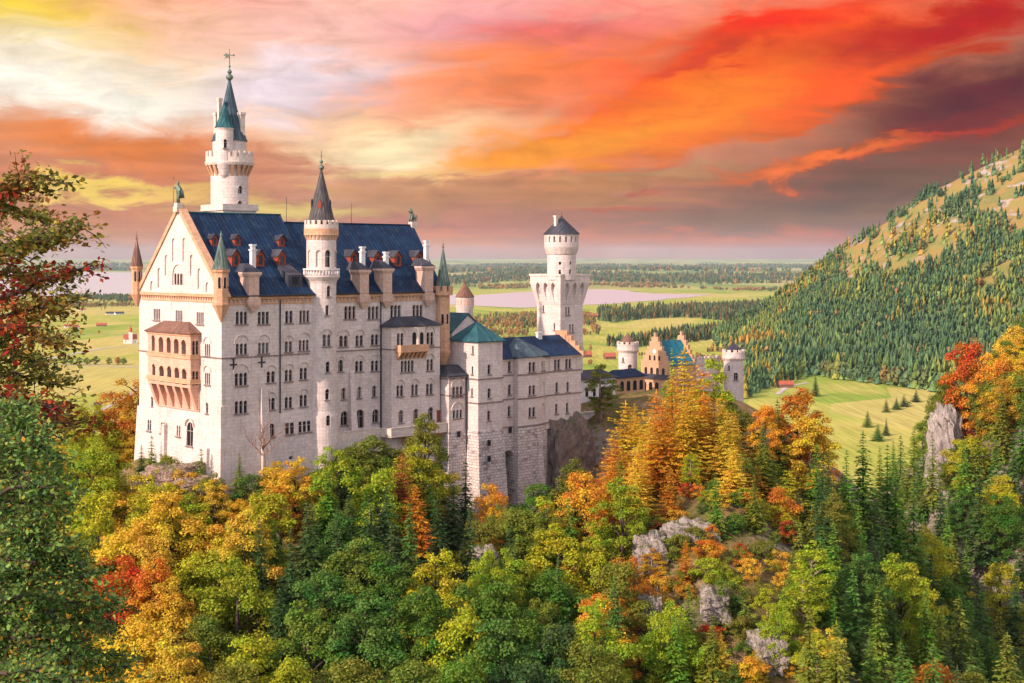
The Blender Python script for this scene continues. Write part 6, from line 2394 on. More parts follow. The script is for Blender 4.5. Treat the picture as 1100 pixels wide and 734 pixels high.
def tint_at(px, py, r):
    def pick(opts):
        s, q = 0.0, r.random()
        for k, w in opts:
            s += w
            if q <= s:
                return k
        return opts[-1][0]
    if px < 290 and py < 620:
        return pick((('beech:gold', .42), ('beech:orange', .10), ('beech:yellowgreen', .36), ('spruce:olive', .12)))
    if px < 300:
        return pick((('beech:yellowgreen', .4), ('beech:gold', .3), ('beech:olive', .2), ('beech:orange', .1)))
    if px < 570 and py < 585:
        return pick((('spruce:darkgreen', .52), ('spruce:midgreen', .28), ('beech:olive', .1), ('beech:yellowgreen', .06), ('beech:gold', .04)))
    if px < 600:
        return pick((('beech:midgreen', .55), ('beech:olive', .25), ('beech:yellowgreen', .2)))
    if px < 720 and py > 540:
        return pick((('beech:yellowgreen', .32), ('beech:olive', .25), ('spruce:midgreen', .2), ('beech:orange', .13), ('birch:gold', .10)))
    if px < 800 and py < 560:
        return pick((('larch:gold', .4), ('larch:orange', .3), ('birch:yellowgreen', .15), ('spruce:midgreen', .15)))
    if px < 880 and py > 545:
        return pick((('spruce:olive', .40), ('birch:yellowgreen', .25), ('spruce:midgreen', .25), ('beech:yellowgreen', .10)))
    if px < 880:
        return pick((('spruce:olive', .28), ('larch:olive', .12), ('beech:orange', .14), ('beech:gold', .10), ('birch:yellowgreen', .16), ('spruce:midgreen', .20)))
    if px > 990 and py < 430:
        return pick((('beech:gold', .35), ('beech:orange', .3), ('beech:olive', .35)))
    return pick((('spruce:darkgreen', .30), ('spruce:midgreen', .40), ('spruce:olive', .20), ('beech:midgreen', .04), ('beech:olive', .03), ('beech:yellowgreen', .03)))


def spur_scrub():
    r = random.Random(15)
    for i in range(95):
        y = r.uniform(200, 262)
        px = r.uniform(690, 865)
        hb = r.uniform(1.8, 4.2)
        add_tree('bush', (px - CX) / F * y, y, hb, hb * r.uniform(1.0, 1.7), r.choice(('olive', 'olive', 'yellowgreen', 'gold', 'midgreen', 'rust', 'orange')))


spur_scrub()


def castle_blocked(x, y):
    u, v = CU * (x - U0[0]) + SU * (y - U0[1]), -SU * (x - U0[0]) + CU * (y - U0[1])
    return (-3 < u < 62 and -3.5 < v < 36) or (48 < u < 92 and -14 < v < 30) or (92 < u < 175 and -2 < v < 40)


def fill():
    r = random.Random(5)
    hx = np.array([(t['x'], t['y'], t['w']) for t in TREES])
    pts = []
    y = 178.0
    while y < 640:
        st_ = 6.2 if y < 300 else 7.2 + (y - 300) * 0.010
        x = -0.40 * y - 8
        while x < 0.40 * y + 10:
            pts.append((x + r.uniform(-2.2, 2.2), y + r.uniform(-2.2, 2.2)))
            x += st_
        y += st_
    P = np.array(pts)
    Z = height(P[:, 0], P[:, 1])
    for (x, y), z in zip(pts, Z):
        px = CX + F * x / y
        if px < -25 or px > 1125 or castle_blocked(x, y):
            continue
        py0 = CY - F * z / y
        # bare, grassy face of the spur; meadow beyond the gorge
        if 690 < px < 860 and y < 264 and y > 196 and r.random() < 0.80:
            if r.random() < 0.72:
                hb = r.uniform(2.2, 5.0)
                add_tree('bush', x, y, hb, hb * r.uniform(0.9, 1.5), r.choice(('olive', 'olive', 'yellowgreen', 'gold', 'midgreen', 'rust')), z - 0.3)
            else:
                hb = r.uniform(5.5, 10)
                kb = r.choice(('larch', 'birch', 'spruce'))
                add_tree(kb, x, y, hb, hb * 0.5, r.choice(('olive', 'yellowgreen', 'gold', 'orange')) if kb != 'spruce' else r.choice(('olive', 'midgreen')), z - 0.3)
            continue
        if y > 400 and px < 860:
            continue
        if z < -146 or (y > 560 and px < 980):
            continue
        if np.min(np.hypot(hx[:, 0] - x, hx[:, 1] - y) - hx[:, 2] * 0.30) < 0:
            continue
        k = tint_at(px, py0 - 60, r)
        kind, tn = k.split(':')
        h = {'beech': r.uniform(13, 19), 'birch': r.uniform(11, 16), 'spruce': r.uniform(12, 20), 'larch': r.uniform(14, 20)}[kind]
        # low growth right under the walls
        u, v = CU * (x - U0[0]) + SU * (y - U0[1]), -SU * (x - U0[0]) + CU * (y - U0[1])
        if -16 < u < 52 and -14 < v < 40:
            h *= 0.45
        elif 45 < u < 92 and -24 < v < 0:
            h *= 0.6
        if px > 880 and y > 280:
            h = h * 1.45 if kind == 'spruce' else h * 1.2
        if px > 800 and y > 286:
            lim2 = np.interp(px, [800, 825, 840, 870, 900, 940, 985, 1000, 1006], [440, 462, 474, 484, 490, 482, 458, 444, 0])
            if lim2 > 0:
                h = min(h, -(z - zat(lim2, y)))
                if h < 5:
                    continue
        if 700 < px < 860 and y < 262:
            h *= 0.6
        # keep the gatehouse in view over the crest
        lim = np.interp(px, [630, 640, 700, 715, 730, 770, 780, 805, 815], [0, 432, 432, 410, 398, 398, 440, 440, 0])
        if y > 262 and 630 < px < 815:
            h = min(h, (z - zat(lim, y)) * -1.0)
            if h < 4:
                continue
        w = h * {'beech': r.uniform(0.58, 0.76), 'birch': 0.5, 'spruce': r.uniform(0.38, 0.5), 'larch': r.uniform(0.48, 0.6)}[kind]
        add_tree(kind, x, y, h, w, tn, z - 0.3)


fill()


def visible_trees(trees):
    """keep what can be seen: front to back over a coarse depth picture of crowns, castle and ground"""
    W_, H_ = 550, 367
    cov = np.zeros((H_, W_), bool)
    gx, gy = np.meshgrid(np.arange(W_) * 2 + 1, np.arange(H_) * 2 + 1)
    boxes = []
    for (u0, u1, v0, v1, z0, z1) in ((0, 22, 0, 30, -45, 0), (22, 56, 1, 28, -45, -2), (37, 50, -2, 3, -50, -12), (50, 62, -7, 3, -60, -20), (61, 87, -5, 7, -60, -20)):
        cs = [(u0, v0), (u1, v0), (u1, v1), (u0, v1)]
        ps = [w2(*c) for c in cs]
        boxes.append((min(p[1] for p in ps) + 6, min(CX + F * p[0] / p[1] for p in ps) + 4, max(CX + F * p[0] / p[1] for p in ps) - 4, zat_py(z1, ps), zat_py(z0, ps)))
    items = [(t['y'], 0, t) for t in trees] + [(b[0], 1, b) for b in boxes]
    items.sort(key=lambda i: (i[0], i[1]))
    keep = []
    for yy, k, t in items:
        if k == 1:
            cov |= (gx > t[1]) & (gx < t[2]) & (gy > t[3]) & (gy < t[4])
            continue
        s = F / t['y']
        px, pt, pb = CX + t['x'] * s, CY - (t['z'] + t['h']) * s, CY - t['z'] * s
        hw = t['w'] * 0.5 * s
        x0, x1 = int((px - hw) / 2), int((px + hw) / 2) + 1
        y0, y1 = int(pt / 2), int(pb / 2) + 1
        x0, x1, y0, y1 = max(0, x0), min(W_, x1), max(0, y0), min(H_, y1)
        if x0 >= x1 or y0 >= y1:
            continue
        sx, sy = gx[y0:y1, x0:x1], gy[y0:y1, x0:x1]
        f = (sy - pt) / max(1.0, pb - pt)
        if t['kind'] in ('spruce', 'larch'):
            ins = np.abs(sx - px) < hw * np.clip(f, 0, 1) ** 0.8
        else:
            ins = ((sx - px) / hw) ** 2 + ((f - 0.48) / 0.5) ** 2 < 1
        new = ins & ~cov[y0:y1, x0:x1]
        n, tot = new.sum(), max(1, ins.sum())
        t['seen'] = int(n)
        if t['hero'] or (n > 0.10 * tot and n > 14):
            keep.append(t)
            core = ins & (np.abs(sx - px) < hw * 0.85)
            cov[y0:y1, x0:x1] |= core
    return keep


def zat_py(z, ps):
    return CY - F * z / (sum(p[1] for p in ps) / len(ps))


TREES = visible_trees(TREES)
# no more than 300 of a kind stand as trees of their own
sp = sorted([t for t in TREES if t['kind'] == 'spruce'], key=lambda t: -t['seen'])
drop = set(id(t) for t in sp[298:])
TREES = [t for t in TREES if id(t) not in drop]

# where each tree stands, in words


def place_of(t):
    px = CX + F * t['x'] / t['y']
    py = CY - F * (t['z'] + t['h'] * 0.7) / t['y']
    y = t['y']
    if px < 145 and y > 270:
        return 'beyond the gable foot'
    if px < 240 and py < 585:
        return 'below the gable wall'
    if px < 300:
        return 'in the lower left wood' if py > 640 else 'on the slope under the gable corner'
    if px < 365 and py < 600:
        return 'under the round stair tower'
    if px < 470 and py < 590:
        return 'below the terrace walk'
    if px < 560 and py < 590:
        return 'below the rough stone base'
    if px < 460:
        return 'in the gorge below the stair tower'
    if px < 600:
        return 'in the gorge below the stone base'
    if px < 640 and py < 640:
        return 'below the dark cliff'
    if px < 700 and py > 590:
        return 'at the left foot of the rocky spur'
    if px < 800 and py < 560:
        return 'on the crest before the gatehouse'
    if px < 850 and py > 540:
        return 'on the rocky spur'
    if px < 930 and y < 345:
        return 'on the right edge of the spur'
    if px > 985 and py < 440:
        return 'on the crag top by the meadow'
    if y > 400:
        return 'on the gorge side under the meadow' if px < 1000 else 'under the pale crag'
    return 'deep in the right gorge' if px < 1000 else 'at the right gorge mouth'


ORD = ['first', 'second', 'third', 'fourth', 'fifth', 'sixth', 'seventh', 'eighth', 'ninth', 'tenth', 'eleventh', 'twelfth', 'thirteenth', 'fourteenth', 'fifteenth', 'sixteenth', 'seventeenth', 'eighteenth', 'nineteenth', 'twentieth']
PLUR = {'beech': 'broadleaf trees', 'birch': 'slender trees', 'bush': 'shrubs', 'spruce': 'spruces', 'larch': 'feathery trees'}
SING = {'beech': 'broadleaf tree', 'birch': 'slender tree', 'bush': 'shrub', 'spruce': 'spruce', 'larch': 'feathery tree'}


def label_trees():
    cells = {}
    for t in TREES:
        sz = 'tall' if t['h'] > 17 else ('small' if t['h'] < 9 else '')
        t['desc'] = (sz + ' ' if sz else '') + WORD[t['tint']]
        t['place'] = place_of(t)
        cells.setdefault((t['desc'], t['kind'], t['place']), []).append(t)
    for (desc, kind, place), lst in cells.items():
        lst.sort(key=lambda t: t['x'] / t['y'])
        if len(lst) == 1:
            lst[0]['label'] = '%s %s %s' % (desc, SING[kind], place)
            continue
        rows = [lst]
        names = ['']
        if len(lst) > 6:
            med = sorted(CY - F * (t['z'] + t['h']) / t['y'] for t in lst)
            mid = med[len(med) // 2]
            rows = [[t for t in lst if CY - F * (t['z'] + t['h']) / t['y'] < mid], [t for t in lst if CY - F * (t['z'] + t['h']) / t['y'] >= mid]]
            names = ['upper ', 'lower ']
        for row, nm in zip(rows, names):
            if len(row) == 1:
                row[0]['label'] = '%s%s %s %s' % (nm, desc, SING[kind], place)
                continue
            for i, t in enumerate(row):
                t['label'] = '%s %s%s %s from left %s' % (ORD[i] if i < 20 else 'far', nm, desc, SING[kind], place)


label_trees()
GROUPS = {'beech': 'broadleaf trees on the castle slopes', 'birch': 'slender trees on the castle slopes', 'bush': 'shrubs on the slopes', 'spruce': 'spruces on the castle slopes', 'larch': 'feathery golden trees on the castle slopes'}


def plant(t, r):
    kind = t['kind']
    lst = LIB[kind]
    cr, tk = lst[r.randrange(len(lst))]
    nm, cat = NAMES[kind]
    root = empty(nm, (t['x'], t['y'], t['z']), r.uniform(0, 6.28))
    sz = t['h'] / LIBH[kind]
    sw = t['w'] / (2 * LIBR[kind])
    root.scale = (sw, sw, sz)
    tag(root, t['label'], cat, t.get('group') or GROUPS[kind])
    c = bpy.data.objects.new('crown', cr)
    k = bpy.data.objects.new('trunk', tk)
    col = r.choice(TINT[t['tint']])
    f = r.uniform(0.85, 1.15)
    c.color = (col[0] * f, col[1] * f * r.uniform(0.94, 1.06), col[2] * f, 1)
    for o in (c, k):
        COL.objects.link(o)
        o.parent = root
    return root


_r = random.Random(21)
for t in TREES:
    plant(t, _r)
print('TREES', {k: sum(t['kind'] == k for t in TREES) for k in LIB})

# bare tree against the south front


def bare_tree():
    Y = 247.0
    x, z0 = (283 - CX) / F * Y, zat(506, Y)
    root = empty('bare_tree', (x, Y, z0 - 2), 0)
    tag(root, 'leafless reddish brown tree standing against the pale south wall', 'tree')
    r = random.Random(3)
    tk = MB()
    tk.tube([(0, 0, 0), (0.15, 0, 3.5), (-0.1, 0, 6.0)], [0.30, 0.24, 0.18], 8)
    tk.build('trunk', M['palebark'], root, (0, 0, 0))
    br = MB()

    def grow_(p, d, L, rad_, dep):
        pts, q, dd = [p], Vector(p), Vector(d).normalized()
        for i in range(3):
            dd = (dd + Vector((r.uniform(-.3, .3), r.uniform(-.3, .3), r.uniform(-.05, .3)))).normalized()
            q = q + dd * (L / 3)
            pts.append(tuple(q))
        br.tube(pts, [rad_, rad_ * 0.8, rad_ * 0.6, rad_ * 0.4], 5)
        if dep > 0:
            for k in range(3):
                s = pts[1 + k % 3]
                nd = dd + Vector((r.uniform(-.9, .9), r.uniform(-.9, .9), r.uniform(-.2, .5)))
                grow_(s, nd, L * r.uniform(0.5, 0.72), rad_ * 0.5, dep - 1)
    for d in ((-0.9, 0, 0.9), (0.8, 0.2, 0.9), (0.05, -0.1, 1.2), (-0.5, 0.4, 1.0), (0.9, -0.3, 0.35), (-0.6, -0.2, 1.3)):
        grow_((-0.05, 0, r.uniform(4.2, 6.0)), d, r.uniform(2.6, 4.0), 0.12, 3)
    br.build('branches', plain_mat('reddish_twigs', (0.30, 0.15, 0.10), 0.9, 0.4, 2.0), root, (0, 0, 0))


bare_tree()

# rocks showing between the trees
rock_at(186, 512, 250.5, 64, 34, M['pinkrock'], 4, 'rosy crag under the gable wall', 3.5, 0.5)
rock_at(208, 522, 248, 40, 22, M['pinkrock'], 14, 'low rosy rock ledge below the rosy crag', 2.5, 0.5)
rock_at(738, 588, 245, 66, 56, M['rock'], 5, 'pale limestone face under the golden trees on the spur', 3.2, 0.55, 6, 0.42)
rock_at(700, 596, 242, 36, 43, M['rock'], 15, 'pale broken limestone left of the spur face', 2.6, 0.5, 6, 0.42)
rock_at(690, 580, 252, 39, 12, M['rock'], 25, 'flat pale ledge below the feathery golden trees', 3, 0.5, 5, 0.42)
rock_at(515, 622, 240, 37, 66, M['rock'], 6, 'grey white limestone face below the rough stone base', 3.0, 0.6, 6, 0.42)
rock_at(792, 560, 253, 32, 43, M['rock'], 16, 'small pale rock wall right of the spur face', 2.8, 0.5, 6, 0.42)
rock_at(770, 652, 223, 32, 34, M['rock'], 7, 'bluish grey rock on the lower spur', 2.4, 0.5, 6, 0.42)
rock_at(826, 706, 214, 40, 50, M['rock'], 17, 'broken pale rock at the foot of the spur', 3.0, 0.5, 6, 0.42)
rock_at(700, 662, 227, 29, 43, M['rock'], 27, 'dark grey rock between trees left of the spur', 2.4, 0.5, 6, 0.42)
rock_at(1018, 506, 448, 36, 120, M['rock'], 9, 'tall pale crag on the far side of the gorge', 7.0, 0.6, 6, 0.42)
rock_at(1044, 570, 428, 34, 60, M['rock'], 19, 'small pale crag under the tall crag', 5.0, 0.6, 6, 0.42)


# ------------------------------------------------------------------ far woods: many small conifers merged, far away


def tiny_conifer(n=6, tiers=2):
    V, Fs = [], []
    zs = [(0.0, 0.0), (0.02, 0.42)]
    prof = [(0.05, 0.40), (0.45, 0.22), (0.40, 0.32), (0.72, 0.12), (0.68, 0.20), (1.0, 0.0)] if tiers == 3 else [(0.03, 0.40), (0.52, 0.17), (0.47, 0.30), (1.0, 0.0)]
    for z, r_ in prof:
        for i in range(n):
            a = 2 * math.pi * (i + 0.3 * len(V)) / n
            V.append((r_ * math.cos(a), r_ * math.sin(a), z))
    for k in range(len(prof) - 1):
        for i in range(n):
            j = (i + 1) % n
            Fs.append((k * n + i, k * n + j, (k + 1) * n + j, (k + 1) * n + i))
    return np.array(V), np.array(Fs)


def tiny_round():
    """a small broadleaf crown: leaf sprays through an uneven dome"""
    g = np.random.default_rng(5)
    n = 70
    d = unit(g.normal(size=(n, 3)))
    q = g.uniform(0.55, 1.05, (n, 1)) * (1 + 0.18 * np.sin(d[:, :1] * 5) * np.cos(d[:, 1:2] * 4 + 1))
    c = d * q * np.array([0.47, 0.47, 0.44]) + np.array([0, 0, 0.52])
    nr = unit(d + g.normal(size=(n, 3)) * 0.45)
    a = unit(np.cross(nr, g.normal(size=(n, 3))))
    b_ = np.cross(nr, a)
    s_ = g.uniform(0.10, 0.19, (n, 1))
    V = np.stack([c - a * s_, c + b_ * s_ * 0.8, c + a * s_, c - b_ * s_ * 0.8], 1).reshape(-1, 3)
    return V, np.arange(n * 4).reshape(n, 4)


def scatter(name, xs, ys, zs, hs, ws, mat, label, shape='conifer', seed=1, each=None):
    r = np.random.default_rng(seed)
    TV, TF = {'conifer': lambda: tiny_conifer(6, 3), 'cone': lambda: tiny_conifer(5, 2), 'round': tiny_round}[shape]()
    n = len(xs)
    a = r.uniform(0, 6.28, n)
    jit = 1 + (r.normal(size=(n, len(TV))) * 0.2 if shape != 'round' else r.normal(size=(n, 1)) * 0.15)
    c, s = np.cos(a)[:, None], np.sin(a)[:, None]
    X = (TV[:, 0] * c - TV[:, 1] * s) * jit * ws[:, None] + xs[:, None]
    Y = (TV[:, 0] * s + TV[:, 1] * c) * jit * ws[:, None] + ys[:, None]
    Z = TV[:, 2] * hs[:, None] * (1 + r.normal(size=(n, 1)) * 0.02) + zs[:, None]
    V = np.stack([X, Y, Z], 2).reshape(-1, 3)
    Fs = (TF[None] + (np.arange(n) * len(TV))[:, None, None]).reshape(-1, 4)
    me = np_mesh(name, V, Fs)
    ea = me.attributes.new('each', 'FLOAT', 'POINT')
    ea.data.foreach_set('value', np.repeat(r.uniform(0, 1, n) if each is None else each, len(TV)).astype(np.float32))
    o = link_mesh(name, me, mat)
    tag(o, label, 'woodland', kind='stuff')
    return o


def in_poly(x, y, P):
    ins = np.zeros(len(x), bool)
    n = len(P)
    for i in range(n):
        (x0, y0), (x1, y1) = P[i], P[(i + 1) % n]
        c = ((y0 > y) != (y1 > y)) & (x < (x1 - x0) * (y - y0) / (y1 - y0 + 1e-12) + x0)
        ins ^= c
    return ins


def wood(name, poly, spacing, h, mat, label, shape='cone', seed=1, dens=None, wf=0.36, on_ground=True):
    """a wood standing on the plain inside a traced outline"""
    P = [plain_pt(*p) for p in poly]
    r = np.random.default_rng(seed)
    x0, x1 = min(p[0] for p in P), max(p[0] for p in P)
    y0, y1 = min(p[1] for p in P), max(p[1] for p in P)
    n = int((x1 - x0) * (y1 - y0) / spacing ** 2)
    n = min(n, 60000)
    x, y = r.uniform(x0, x1, n), r.uniform(y0, y1, n)
    k = in_poly(x, y, P)
    if dens is not None:
        k &= fbm(x / dens[0], y / dens[0], seed, 4) > dens[1]
    x, y = x[k], y[k]
    z = height(x, y) if on_ground else np.full(len(x), PLAIN)
    hs = h * r.uniform(0.6, 1.15, len(x))
    return scatter(name, x, y, z - 0.5, hs, hs * wf * 2 * r.uniform(0.7, 1.2, len(x)) * 0.62, mat, label, shape, seed)


# mountain forest
def mountain_forest():
    r = np.random.default_rng(77)
    n = 90000
    px = r.uniform(735, 1230, n)
    y = 1300 + (2720 - 1300) * r.uniform(0, 1, n) ** 0.85
    x = (px - 550) / F * y
    m, s = mountain(x, y)
    d = fbm(x / 130, y / 170, 41, 4)
    d2 = fbm(x / 45, y / 60, 51, 3)
    thr = np.interp(s, [-0.02, 0.0, 0.5, 0.62, 0.8, 0.95, 1.05], [0.2, 0.16, 0.40, 0.48, 0.55, 0.52, 0.48])
    # the bare strip that climbs across the flank, and bare grass high on the right
    pxr = px
    strip = np.abs((s - 0.40) - (pxr - 1000) * 0.0011) < 0.05
    thr = np.where(strip & (pxr > 960) & (pxr < 1085), 0.62, thr)
    thr = np.where((pxr > 905) & (s > 0.52), thr + 0.085, thr)
    thr = np.where(pxr < 900, thr - 0.12, thr)
    thr = np.where((s > 0.93) & (pxr < 960), thr - 0.14, thr)
    thr = np.where(r.uniform(0, 1, n) < 0.07, thr - 0.2, thr)
    k = (0.6 * d + 0.4 * d2 > thr) & (m > 2.5) & (s < 1.04)
    # denser below, thinner above
    k &= r.uniform(0, 1, n) < np.interp(s, [0, 0.5, 1.0], [0.46, 0.32, 0.30])
    x, y = x[k], y[k]
    z = height(x, y)
    hs = np.interp(s[k], [0, 1], [31, 23]) * r.uniform(0.45, 1.15, len(x))
    q = r.uniform(0, 1, len(x)) < np.interp(s[k], [0, 0.5, 1], [0.32, 0.16, 0.10])
    ea_ = np.clip(0.62 * r.uniform(0, 1, len(x)) + 1.5 * (fbm(x / 90, y / 150, 61, 3) - 0.5) + 0.16 + 0.25 * sstep(880, 800, (550 + F * x / y)), 0, 1)
    scatter('mountain_forest', x[~q], y[~q], z[~q] - 0.5, hs[~q], hs[~q] * 0.46, M['mtn_trees'], 'dense conifer forest climbing the mountain flank on the right', 'conifer', 3, ea_[~q])
    scatter('mountain_woodland', x[q], y[q], z[q] - 0.5, hs[q] * 0.75, hs[q] * 0.62, M['far_trees'], 'scattered turning broadleaf trees among the mountain conifers', 'round', 4)


mountain_forest()
wood('valley_forest', [(640, 344), (665, 341), (720, 334), (800, 329), (905, 325), (900, 345), (850, 352), (795, 346), (735, 341), (690, 343), (660, 347)], 12, 24, M['far_trees'],
     'dark flat conifer forest on the plain right of the square tower', 'cone', 5)
wood('valley_forest', [(652, 372), (690, 366), (720, 360), (780, 354), (850, 346), (870, 356), (800, 358), (760, 366), (715, 370), (668, 375)], 10, 22, M['far_trees'],
     'long dark strip of forest above the gatehouse meadow', 'cone', 6)
wood('valley_forest', [(780, 425), (798, 388), (850, 380), (930, 378), (1010, 380), (1080, 376), (1090, 386), (1010, 400), (960, 404), (930, 400), (905, 402), (862, 406), (846, 412), (820, 420), (800, 430)], 8.5, 24, M['mtn_trees'],
     'conifer forest along the upper edge of the pale meadow', 'conifer', 7)
wood('hedgerow', [(505, 341), (640, 338), (640, 352), (505, 354)], 16, 16, M['autumn_trees'], 'orange brown hedges and trees on the plain behind the square tower', 'round', 8, (150, 0.5))
wood('hedgerow', [(470, 345), (640, 346), (660, 390), (560, 394), (470, 380)], 16, 15, M['autumn_trees'], 'loose autumn hedges on the meadow left of the square tower', 'round', 9, (110, 0.585))
wood('hedgerow', [(600, 385), (790, 372), (790, 400), (640, 420)], 14, 10, M['autumn_trees'], 'low autumn hedges on the meadow behind the gatehouse', 'round', 19, (90, 0.62))
wood('lakeside_wood', [(60, 321.0), (150, 320.6), (150, 325), (60, 325)], 17, 22, M['far_trees'], 'dark row of trees along the near lake shore', 'round', 10, (120, 0.44))
wood('lakeside_wood', [(20, 327), (150, 328), (150, 333), (20, 333)], 15, 14, M['autumn_trees'], 'thin hedge rows on the plain before the lake', 'round', 11, (100, 0.55))
wood('lakeside_wood', [(640, 333), (900, 318), (900, 324), (640, 342)], 22, 20, M['far_trees'], 'hazy wood on the right lake shore', 'cone', 12, (250, 0.45))
wood('distant_wood', [(478, 306.5), (560, 303), (640, 303), (760, 306), (900, 303), (900, 297), (700, 298), (560, 296), (478, 299)], 45, 32, M['far_trees'], 'blue green woods across the lake', 'cone', 13, (420, 0.43), 0.7)
wood('distant_wood', [(478, 296), (900, 296), (900, 288), (478, 288)], 85, 44, M['far_trees'], 'hazy blue woods far beyond the lake', 'cone', 14, (900, 0.46), 1.0)
wood('distant_wood', [(60, 291.0), (150, 291.4), (150, 287.8), (60, 287.8)], 110, 50, M['far_trees'], 'hazy woods on the far lake shore at left', 'cone', 15, (900, 0.45), 0.9)
wood('distant_wood', [(470, 313), (640, 308), (760, 311), (870, 317), (870, 309), (760, 306.5), (640, 305.5), (470, 309)], 40, 20, M['autumn_trees'], 'rusty reeds and woods on the far lake shore', 'round', 16, (330, 0.52), 0.8)

# single trees on the meadow beyond the gorge


def lone(kind, px, base, top, tint, label, wf=None, group='single trees on the far meadow'):
    x, y = plain_pt(px, base)
    h = (base - top) * y / F
    t = dict(kind=kind, x=x, y=y, z=h1(x, y), h=h, w=h * (wf or 0.42), tint=tint, label=label, group=group)
    plant(t, _r)


lone('spruce', 876, 426, 401, 'darkgreen', 'lone dark spruce on the bright meadow below the red barn')
lone('spruce', 944, 413, 382, 'olive', 'tall spruce at the corner of the meadow forest', 0.5)
lone('spruce', 932, 459, 441, 'olive', 'olive young spruce low on the pale meadow', 0.7)
lone('spruce', 943, 474, 455, 'midgreen', 'green round young spruce at the meadow foot', 0.75)
lone('spruce', 952, 468, 449, 'darkgreen', 'slim dark young spruce beside the green one at the meadow foot', 0.5)
lone('spruce', 952, 443, 428, 'olive', 'leftmost of the dark trees in the hedge on the meadow', 0.75)
lone('spruce', 963, 440, 427, 'midgreen', 'middle low tree of the hedge on the meadow', 0.9)
lone('spruce', 971, 437, 424, 'darkgreen', 'dark pointed tree of the hedge on the meadow', 0.8)
lone('spruce', 984, 432, 418, 'darkgreen', 'rightmost dark tree of the meadow hedge', 0.8)
lone('bush', 975, 436, 431, 'midgreen', 'low green bush at the right end of the meadow hedge', 1.6)
for i, (px, tn, lb) in enumerate(((69, 'midgreen', 'first small round tree from the left in the roadside row on the plain'), (76, 'midgreen', 'second small round tree in the roadside row on the plain'), (85, 'midgreen', 'third small round tree in the roadside row on the plain'),
                                  (93.5, 'midgreen', 'fourth small round tree in the roadside row on the plain'), (103, 'darkgreen', 'largest dark round tree in the roadside row on the plain'), (117, 'olive', 'brownish round tree in the roadside row on the plain'),
                                  (126.5, 'rust', 'small rusty tree in the roadside row on the plain'), (133, 'olive', 'olive round tree at the right end of the roadside row'))):
    lone('beech', px, 391.8, 384.0 if i != 4 else 383, tn, lb, 1.0, 'row of round trees along the road on the plain')

# roads on the plain


def road(pts, w, label=None):
    P = [np.array(plain_pt(*p)) for p in pts]
    V, Fs = [], []
    Q = []
    for i in range(len(P) - 1):
        for k in range(12):
            Q.append(P[i] + (P[i + 1] - P[i]) * k / 12)
    Q.append(P[-1])
    for i, q in enumerate(Q):
        d = Q[min(i + 1, len(Q) - 1)] - Q[max(i - 1, 0)]
        nrm_ = np.array([-d[1], d[0]]) / (np.linalg.norm(d) + 1e-9) * w / 2
        for s in (1, -1):
            p = q + nrm_ * s
            V.append((p[0], p[1], h1(p[0], p[1]) + 0.35))
    for i in range(len(Q) - 1):
        Fs.append((2 * i, 2 * i + 1, 2 * i + 3, 2 * i + 2))
    me = bpy.data.meshes.new('road')
    me.from_pydata(V, [], Fs)
    me.update()
    o = link_mesh('road', me, M['gravel'])
    tag(o, kind='structure')


M['gravel'] = plain_mat('pale_gravel', (0.46, 0.42, 0.38), 0.95, 0.2, 0.05)
road([(40, 388), (70, 382), (110, 374.5), (150, 371)], 9)
road([(40, 391), (100, 393), (150, 395)], 7)
road([(90, 452), (120, 435), (150, 418)], 5)
road([(60, 360), (100, 359.5), (150, 359)], 8)
road([(835, 424), (846, 415), (868, 411.5)], 6)

# houses on the plain


def house(px, py, L, Wd, hwall, hroof, rot, wallm, roofm, name, label, cat, group=None):
    x, y = plain_pt(px, py)
    o = empty(name, (x, y, h1(x, y)), rot)
    tag(o, label, cat, group)
    b = MB().box(-L / 2, L / 2, -Wd / 2, Wd / 2, -0.5, hwall)
    for s in (-1, 1):
        f = Fr((s * L / 2, 0, 0), (0, s), (s, 0))
        slab(b, f, [(-Wd / 2, hwall + 0.003), (Wd / 2, hwall + 0.003), (0, hwall + hroof)], -0.4, -0.003)
    b.build('wall', wallm, o, (0, 0, 0))
    r_ = MB()
    for sg in (1, -1):
        q = [(0, hwall + hroof + 0.35), (0, hwall + hroof + 0.05), (Wd / 2 + 0.8, hwall - 0.5), (Wd / 2 + 0.8, hwall - 0.2)]
        q = [(a * sg, z) for a, z in q]
        if sg > 0:
            q = q[::-1]
        slab(r_, Fr((L / 2 + 0.6, 0, 0), (0, 1), (1, 0)), q, -(L + 1.2), 0)
    r_.build('roof', roofm, o, (0, 0, 0))
    g = MB()
    for s in (-1, 1):
        f = Fr((0, s * Wd / 2, 0), (-s, 0), (0, s))
        n = max(2, int(L / 5))
        for i in range(n):
            slab(g, f, arch(1.1, min(2.2, hwall * 0.5), 5, 'church' in name), 0.003, 0.06, -L / 2 + L * (i + 0.5) / n, hwall * 0.3)
    g.build('window', M['glass'], o, (0, 0, 0))
    return o


